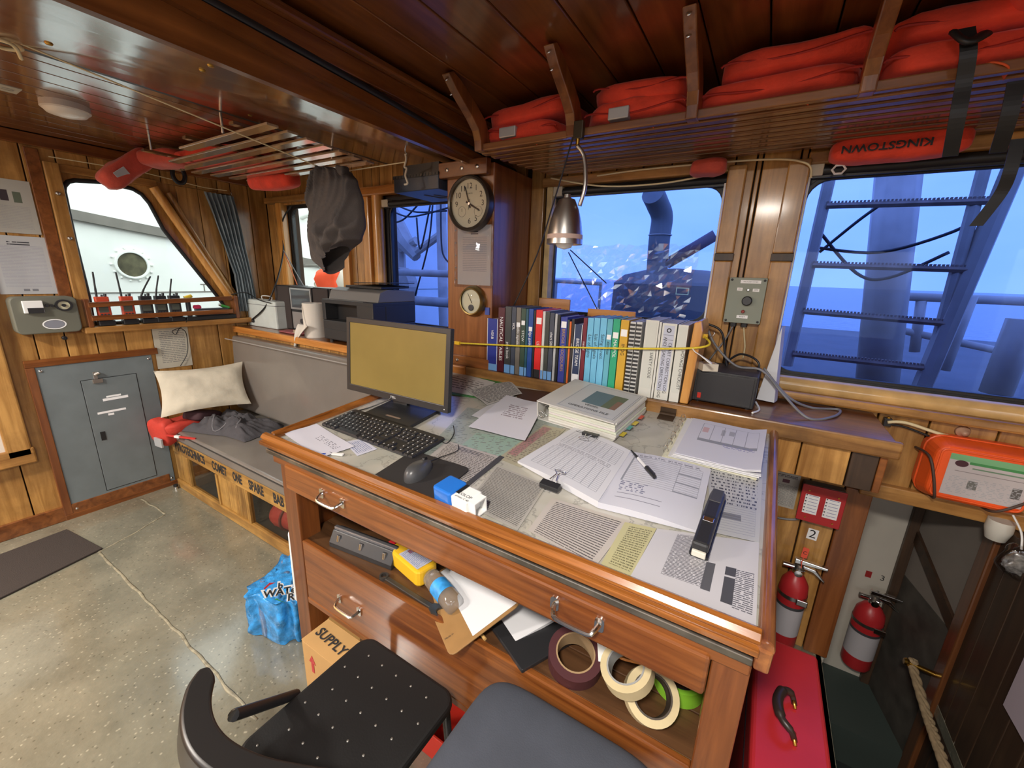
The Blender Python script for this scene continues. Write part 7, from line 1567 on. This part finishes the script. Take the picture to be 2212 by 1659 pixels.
# unseen fill lamps added behind the camera to brighten the room
for k, (x, y) in enumerate(((-2.75, -.9), (-.12, -.5), (-3.2, -1.5))):
    zc = ZS if x < -2.2 else 2.36
    l_ = thing('ceiling_lamp', ['added round fill lamp over the after settee side', 'added round fill lamp behind the chart table', 'added round fill lamp by the after wall'][k], 'lamp', Matrix.Translation((x, y, zc)))
    MB().lathe([(.15, 0), (.152, -.03), (.145, -.036)], 32, cap=False).build('base_ring', MATS['lamp_white'], l_, smooth=AUTO)
    ld = bpy.data.lights.new('fill_light', 'AREA'); ld.shape = 'DISK'; ld.size = .28; ld.energy = FILL_LAMP; ld.color = (1, .93, .84)
    lo = bpy.data.objects.new('fill_light', ld); col.objects.link(lo); lo.parent = l_; lo.location = (0, 0, -.04)
# ---------------------------------------------------------------- outside
def sea_mat():
    mt, n, l, p = newmat('sea_water')
    p.inputs['Base Color'].default_value = C(srgb(96, 116, 132)); p.inputs['Roughness'].default_value = .25
    g = n.new('ShaderNodeNewGeometry'); mp = n.new('ShaderNodeMapping'); mp.inputs['Scale'].default_value = (.25, .9, 1)
    t = n.new('ShaderNodeTexNoise'); t.inputs['Scale'].default_value = 1; t.inputs['Detail'].default_value = 6
    b = n.new('ShaderNodeBump'); b.inputs['Strength'].default_value = .5; b.inputs['Distance'].default_value = .6
    l.new(g.outputs['Position'], mp.inputs[0]); l.new(mp.outputs[0], t.inputs['Vector']); l.new(t.outputs['Fac'], b.inputs['Height']); l.new(b.outputs[0], p.inputs['Normal']); return mt
struct(MB().add([(-9000, -9000, -3), (9000, -9000, -3), (9000, 9000, -3), (-9000, 9000, -3)], [(0, 1, 2, 3)]).build('sea', sea_mat()), 'calm sea reaching to the horizon')
M_SHIP = plain('white_ship_paint', srgb(244, 244, 238), .6, var=.04, vs=4)
M_STGREY = plain('grey_ship_paint', srgb(124, 118, 110), .6, var=.15, vs=6)
M_DECK = plain('dark_deck_paint', srgb(104, 98, 92), .7, var=.15, vs=3)
# deckhouse seen through the side window
o0 = at(285, 572, 'X', -5.6); DHM = Matrix.Translation(o0) @ WALLL
dh = thing('deckhouse', 'white deckhouse wall with a porthole outside the side window', 'building', DHM)
def dpx(px, py):
    nrm = DHM.to_3x3() @ Vector((0, 0, 1)); d = _r*((px-W/2)/F)-_u*((py-H/2)/F)+_f
    t = ((o0-CAM).dot(nrm))/d.dot(nrm); return DHM.inverted() @ (CAM+d*t)
XA = 6
MB().box((-4, -4, -.06), (XA, 1.5, 0)).build('wall_plate', M_SHIP, dh)
b0, b1 = dpx(150, 452), dpx(352, 494); b2 = dpx(155, 474)
b3 = dpx(356, 507); sg = (b1.y-b0.y)/(b1.x-b0.x)
MB().prism([(b0.x-2, b0.y-2*sg), (b0.x+4, b0.y+4*sg), (b0.x+4, b0.y+4*sg-(b0.y-b2.y)), (b0.x-2, b0.y-2*sg-(b0.y-b2.y))], 0, .05).build('rubbing_strip', M_STGREY, dh)
pr0 = (dpx(318, 572)-dpx(250, 570)).length/2
MB().ring(ell(pr0*1.12, pr0*1.12, 32), ell(pr0*.95, pr0*.95, 32), 0, .03).build('porthole_ring', M_SHIP, dh, bevel=.004)
MB().prism(ell(pr0*.96, pr0*.96, 32), .0, .008).build('porthole_glass', plain('murky_porthole', srgb(84, 80, 58), .4, var=.7, vs=9), dh)
for k in range(14): MB().lathe([(.012, 0), (.010, .012), (.002, .016)], 8, Matrix.Translation((pr0*1.3*math.cos(k*2*PI/14), pr0*1.3*math.sin(k*2*PI/14), 0))).build('bolt', M_SHIP, dh, smooth=True)
lt = dpx(441, 622); text('T', .12, Matrix.Translation((lt.x, lt.y, .003)), M_STGREY, dh)
sl = dpx(240, 632); MB().box((-4, sl.y-.006, 0), (XA, sl.y+.004, .008)).build('weld_seam', M_STGREY, dh)
def tubeY(name, label, cat, pts, Y, r, mat, group=None, n=10):
    o = MB().tube(bez([at(x, y, 'Y', Y) for x, y in pts], 6) if len(pts) > 2 else [at(x, y, 'Y', Y) for x, y in pts], r, n).build(name, mat, None, smooth=True); return tag(o, label, cat, group)
# through the clear window
tubeY('guard_rail', 'pale guard rail outside the clear window', 'rail', ((640, 575), (780, 572)), 3.4, .02, M_STGREY)
tubeY('rail_stanchion', 'stanchion of the pale rail outside the clear window', 'post', ((694, 574), (735, 860)), 3.4, .025, M_STGREY)
rf = thing('life_raft_canister', 'pale dome-ended life raft canister outside the clear window', 'canister', Matrix.Translation(at(742, 620, 'Y', 3.1)))
MB().lathe([(.27, -.3), (.30, -.05), (.26, .12), (.16, .22), (.02, .25)], 28, Matrix.Rotation(.35, 4, 'Y')).build('canister_shell', plain('beige_gelcoat', srgb(196, 182, 166), .4), rf, smooth=AUTO); MB().box((-.2, -.2, -1.25), (.2, .2, -.25)).build('cradle', M_STGREY, rf); MB().lathe([(.305, -.07), (.305, -.03)], 28, Matrix.Rotation(.35, 4, 'Y'), cap=False).build('band', M_SHIP, rf)
o = MB().puff((.26, .2, .42), None, .6, .05, 9, 3).build('orange_bundle', plain('bright_orange_canvas', srgb(236, 74, 24), .7), None, smooth=True); p = at(712, 612, 'Y', 2.9); place(o, T3(p.x, 2.9, p.z-.06, .3)); tag(o, 'bright orange bundle outside the clear window', 'bundle')
o = MB().box((-.35, 0, -2.3), (.35, .3, .16)).build('pale_locker', plain('pale_green_locker', srgb(186, 204, 192), .6), None); p = at(670, 520, 'Y', 5.0); place(o, T3(p.x-.5, 5.0, p.z)); tag(o, 'pale green locker far outside the clear window', 'locker')
tubeY('curved_davit', 'pale curved davit outside the clear window', 'davit', ((634, 520), (640, 480), (665, 462), (720, 455)), 3.6, .045, M_SHIP)
# crane, mast and far ship through the window beside the clock
M_MASTG = plain('steel_grey_paint', srgb(188, 172, 156), .5, var=.2, vs=5)
cr = thing('deck_crane', 'grey folding deck crane outside the tinted window', 'crane', Matrix.Translation(at(868, 560, 'Y', 5.0)))
IC = Matrix.Translation(-at(868, 560, 'Y', 5.0))
def cpart(nm, pts, r): MB().tube([IC @ at(x, y, 'Y', 5.0) for x, y in pts], r, 8).build(nm, M_MASTG, cr)
cpart('boom', ((838, 455), (872, 520), (900, 556)), [.16, .15, .08]); cpart('post', ((862, 545), (885, 1000)), .10); cpart('jib', ((896, 548), (952, 506)), .06); cpart('ram', ((858, 545), (900, 520)), .07)
MB().lathe([(.3, 0), (.3, .2)], 20, IC @ Matrix.Translation(at(874, 618, 'Y', 5.0)) @ WALLF).build('winch_drum', M_MASTG, cr)
tubeY('mast', 'slim grey mast outside the tinted window', 'mast', ((952, 420), (968, 1100)), 4.5, .07, M_MASTG)
def stanchions(o, pts, Y, z):
    for x, y in pts: p = at(x, y, 'Y', Y); MB().cyl(p, (p.x, p.y, z), .022, n=8).build('stanchion', M_MASTG, o, smooth=AUTO)
stanchions(tubeY('deck_rail', 'dark horizontal rail outside the tinted window', 'rail', ((850, 588), (980, 592)), 4.0, .045, M_MASTG), ((846, 588), (984, 592)), 4.0, .2)
stanchions(tubeY('deck_rail', 'lower dark rail outside the tinted window', 'rail', ((880, 648), (980, 655)), 4.0, .06, M_MASTG), ((982, 655),), 4.0, .2)
for i, pts in enumerate((((845, 455), (880, 468), (920, 462), (970, 448)), ((900, 470), (905, 530), (912, 528), (930, 440)), ((935, 438), (925, 530), (895, 645)), ((860, 445), (900, 458), (965, 455)), ((952, 440), (955, 540), (972, 570)), ((838, 482), (870, 475), (905, 440)))):
    tubeY('rigging_wire', ['upper slack wire outside the tinted window', 'looped hanging wire outside the tinted window', 'long slanting wire outside the tinted window', 'second slack wire outside the tinted window', 'curved wire beside the slim mast', 'short slack wire at the crane boom'][i], 'wire', pts, 4.3, .012, M_CABLE, 'rigging wires', 5)
fs_ = thing('far_ship', 'white ship superstructure far outside the tinted window', 'ship', Matrix.Translation(at(915, 625, 'Y', 16)))
IF = Matrix.Translation(-at(915, 625, 'Y', 16))
a0, a1 = IF @ at(835, 603, 'Y', 16), IF @ at(985, 660, 'Y', 16)
MB().box((a0.x, 0, a1.z-2), (a1.x+3, 3, a0.z)).build('superstructure', M_SHIP, fs_)
for px in (925, 948, 968): c_ = IF @ at(px, 630, 'Y', 16); MB().prism(rrect(.5, .95, .15, 3, c_.x, c_.z), .0, .03, WALLF).build('window', M_DECK, fs_)
# vent cowl, boom and deck through the middle window
vc = thing('vent_cowl', 'grey bent vent pipe outside the middle window', 'vent', Matrix.Translation(at(1425, 590, 'Y', 5.0)))
IV = Matrix.Translation(-at(1425, 590, 'Y', 5.0))
MB().tube([IV @ q for q in bez([at(1418, 600, 'Y', 5.0), at(1424, 520, 'Y', 5.0), at(1430, 470, 'Y', 5.0), at(1420, 440, 'Y', 4.9), at(1410, 418, 'Y', 4.75)], 6)], .115, 20).build('pipe', M_STGREY, vc, smooth=AUTO)
for py in (508, 452): MB().tube([IV @ (at(1426 if py > 500 else 1424, py, 'Y', 5.0)+Vector((.12*math.cos(t), .12*math.sin(t), 0))) for t in [2*PI*k/20 for k in range(20)]], .008, 5, closed=True).build('joint_ring', M_MASTG, vc)
MB().lathe([(.75, -.6), (.74, -.05), (.62, .05), (.35, .12), (.02, .14)], 28, IV @ Matrix.Translation(at(1462, 606, 'Y', 5.4))).build('housing', M_DECK, vc, smooth=AUTO)
tubeY('cargo_boom', 'brown cargo boom slanting outside the middle window', 'boom', ((1440, 570), (1545, 508)), 5.0, .06, plain('brown_steel', srgb(116, 92, 92), .6))
stanchions(tubeY('deck_rail', 'low dark rail left of the vent pipe', 'rail', ((1200, 607), (1300, 613)), 6.0, .03, M_MASTG), ((1202, 607), (1298, 613)), 6.0, 1.02)
struct(box('ground_foredeck', (-2.6, 2.62, -.5), (5.5, 8, 1.02), M_DECK), 'dark foredeck outside the front windows')
struct(box('ground_side_deck', (-7, 2.32, -.5), (-2.6, 8, .2), M_DECK))
# large mast, ladder and rails through the right window
def bar(nm, lab, cat, pts, Y, r, mat=M_MASTG, g=None): return tubeY(nm, lab, cat, pts, Y, r, mat, g)
bar('king_post', 'thick grey king post outside the large window', 'mast', ((1945, 330), (1890, 860)), 3.6, .115)
ldr = thing('steel_ladder', 'rusty steel ladder outside the large window', 'ladder', Matrix.Translation(at(1960, 600, 'Y', 3.1)))
IS = Matrix.Translation(-at(1960, 600, 'Y', 3.1))
M_RUST = plain('rusty_steel', srgb(150, 124, 108), .7, var=.25, vs=20)
for pts, r in ((((2128, 355), (2000, 830)), .028), (((2200, 340), (1985, 850)), .045), (((1792, 385), (1700, 790)), .03)): MB().tube([IS @ at(x, y, 'Y', 3.1) for x, y in pts], r, 8).build('stile', M_MASTG, ldr, smooth=AUTO)
for (x0, y0), (x1, y1) in (((1785, 445), (2140, 435)), ((1755, 573), (2090, 583)), ((1735, 673), (2050, 700)), ((1712, 765), (1995, 795))):
    a_, b_ = IS @ at(x0, y0, 'Y', 3.08), IS @ at(x1, y1, 'Y', 3.08)
    mb = MB(); n = 40; d = (b_-a_)/n
    mb.tube([a_, b_], .017, 6)
    for k in range(n): p_ = a_+d*(k+.25); mb.cbox((p_.x, p_.y, p_.z+.018), (d.length*.5, .02, .012))
    mb.build('rung', M_RUST, ldr)
for i, (pts, Y, r, lab) in enumerate(((((1940, 640), (2240, 652)), 4.0, .03, 'upper guard rail behind the ladder'), (((1930, 710), (2240, 775)), 4.0, .025, 'lower guard rail behind the ladder'), (((2100, 640), (2040, 800)), 3.9, .03, 'rail post beside the ladder'), (((1990, 650), (1975, 760)), 4.0, .03, 'rail post behind the king post'))):
    bar('guard_rail', lab, 'rail', pts, Y, r)
bar('bollard_pipe', 'leaning pipe by the right edge of the large window', 'pipe', ((2212, 690), (2150, 850)), 3.0, .06)
for i, (pts, lab) in enumerate(((((1770, 545), (1850, 480), (1905, 440)), 'slack wire crossing the upper large window'), (((1765, 535), (1900, 545), (2060, 500), (2130, 455)), 'long slack wire behind the ladder stiles'), (((1770, 500), (1850, 590), (1920, 600), (2050, 545)), 'lower slack wire before the king post'))):
    tubeY('rigging_wire', lab, 'wire', pts, 3.3, .010, M_CABLE, 'rigging wires', 6)
# clear film stuck over the lower middle window
random.seed(12)
_jit = {}
def film2(u, v):
    k = (round(u*30), round(v*17))
    if k not in _jit: _jit[k] = (random.uniform(-.4, .4)/30, random.uniform(-.4, .4)/17, random.uniform(0, .016)*(1 if random.random() < .8 else 1.8))
    a, b, c = _jit[k]
    return Vector((-.96+.64*(u+a)+.05*(v+b)*(u-.4), YF+.034-c, 1.485+.33*(v+b)))
def filmm():
    mt, n, l, p = newmat('crinkled_clear_film'); n.remove(p); out = n['Material Output']
    t = n.new('ShaderNodeBsdfTransparent'); g = n.new('ShaderNodeBsdfGlossy'); g.inputs['Roughness'].default_value = .09
    mx = n.new('ShaderNodeMixShader'); mx.inputs[0].default_value = .16; l.new(t.outputs[0], mx.inputs[1]); l.new(g.outputs[0], mx.inputs[2]); l.new(mx.outputs[0], out.inputs[0]); return mt
o = MB().grid(film2, 30, 17).build('plastic_film', filmm(), None, fix=False); tag(o, 'crinkled clear plastic film over the middle window', 'film')

a_, b_ = at(1459, 636, 'Y', YF+.044), at(1489, 622, 'Y', YF+.044)
o = MB().ring([(a_.x, a_.z), (b_.x, a_.z), (b_.x, b_.z), (a_.x, b_.z)], [(a_.x+.004, a_.z+.004), (b_.x-.004, a_.z+.004), (b_.x-.004, b_.z-.004), (a_.x+.004, b_.z-.004)], 0, .001, Matrix.Translation((0, YF+.045, 0)) @ WALLF).build('window_sticker', plain('pale_blue_sticker', srgb(150, 200, 220), .5), None); tag(o, 'small pale outlined sticker on the middle window', 'sticker')
# ---------------------------------------------------------------- text becomes mesh
bpy.context.view_layer.update()
_dg = bpy.context.evaluated_depsgraph_get()
for o in [q for q in col.objects if q.type == 'FONT']:
    me = bpy.data.meshes.new_from_object(o.evaluated_get(_dg))
    q = bpy.data.objects.new(o.name + '_', me); col.objects.link(q)
    q.parent = o.parent; q.matrix_basis = o.matrix_basis
    nm = o.name; cu = o.data
    bpy.data.objects.remove(o); bpy.data.curves.remove(cu); q.name = nm
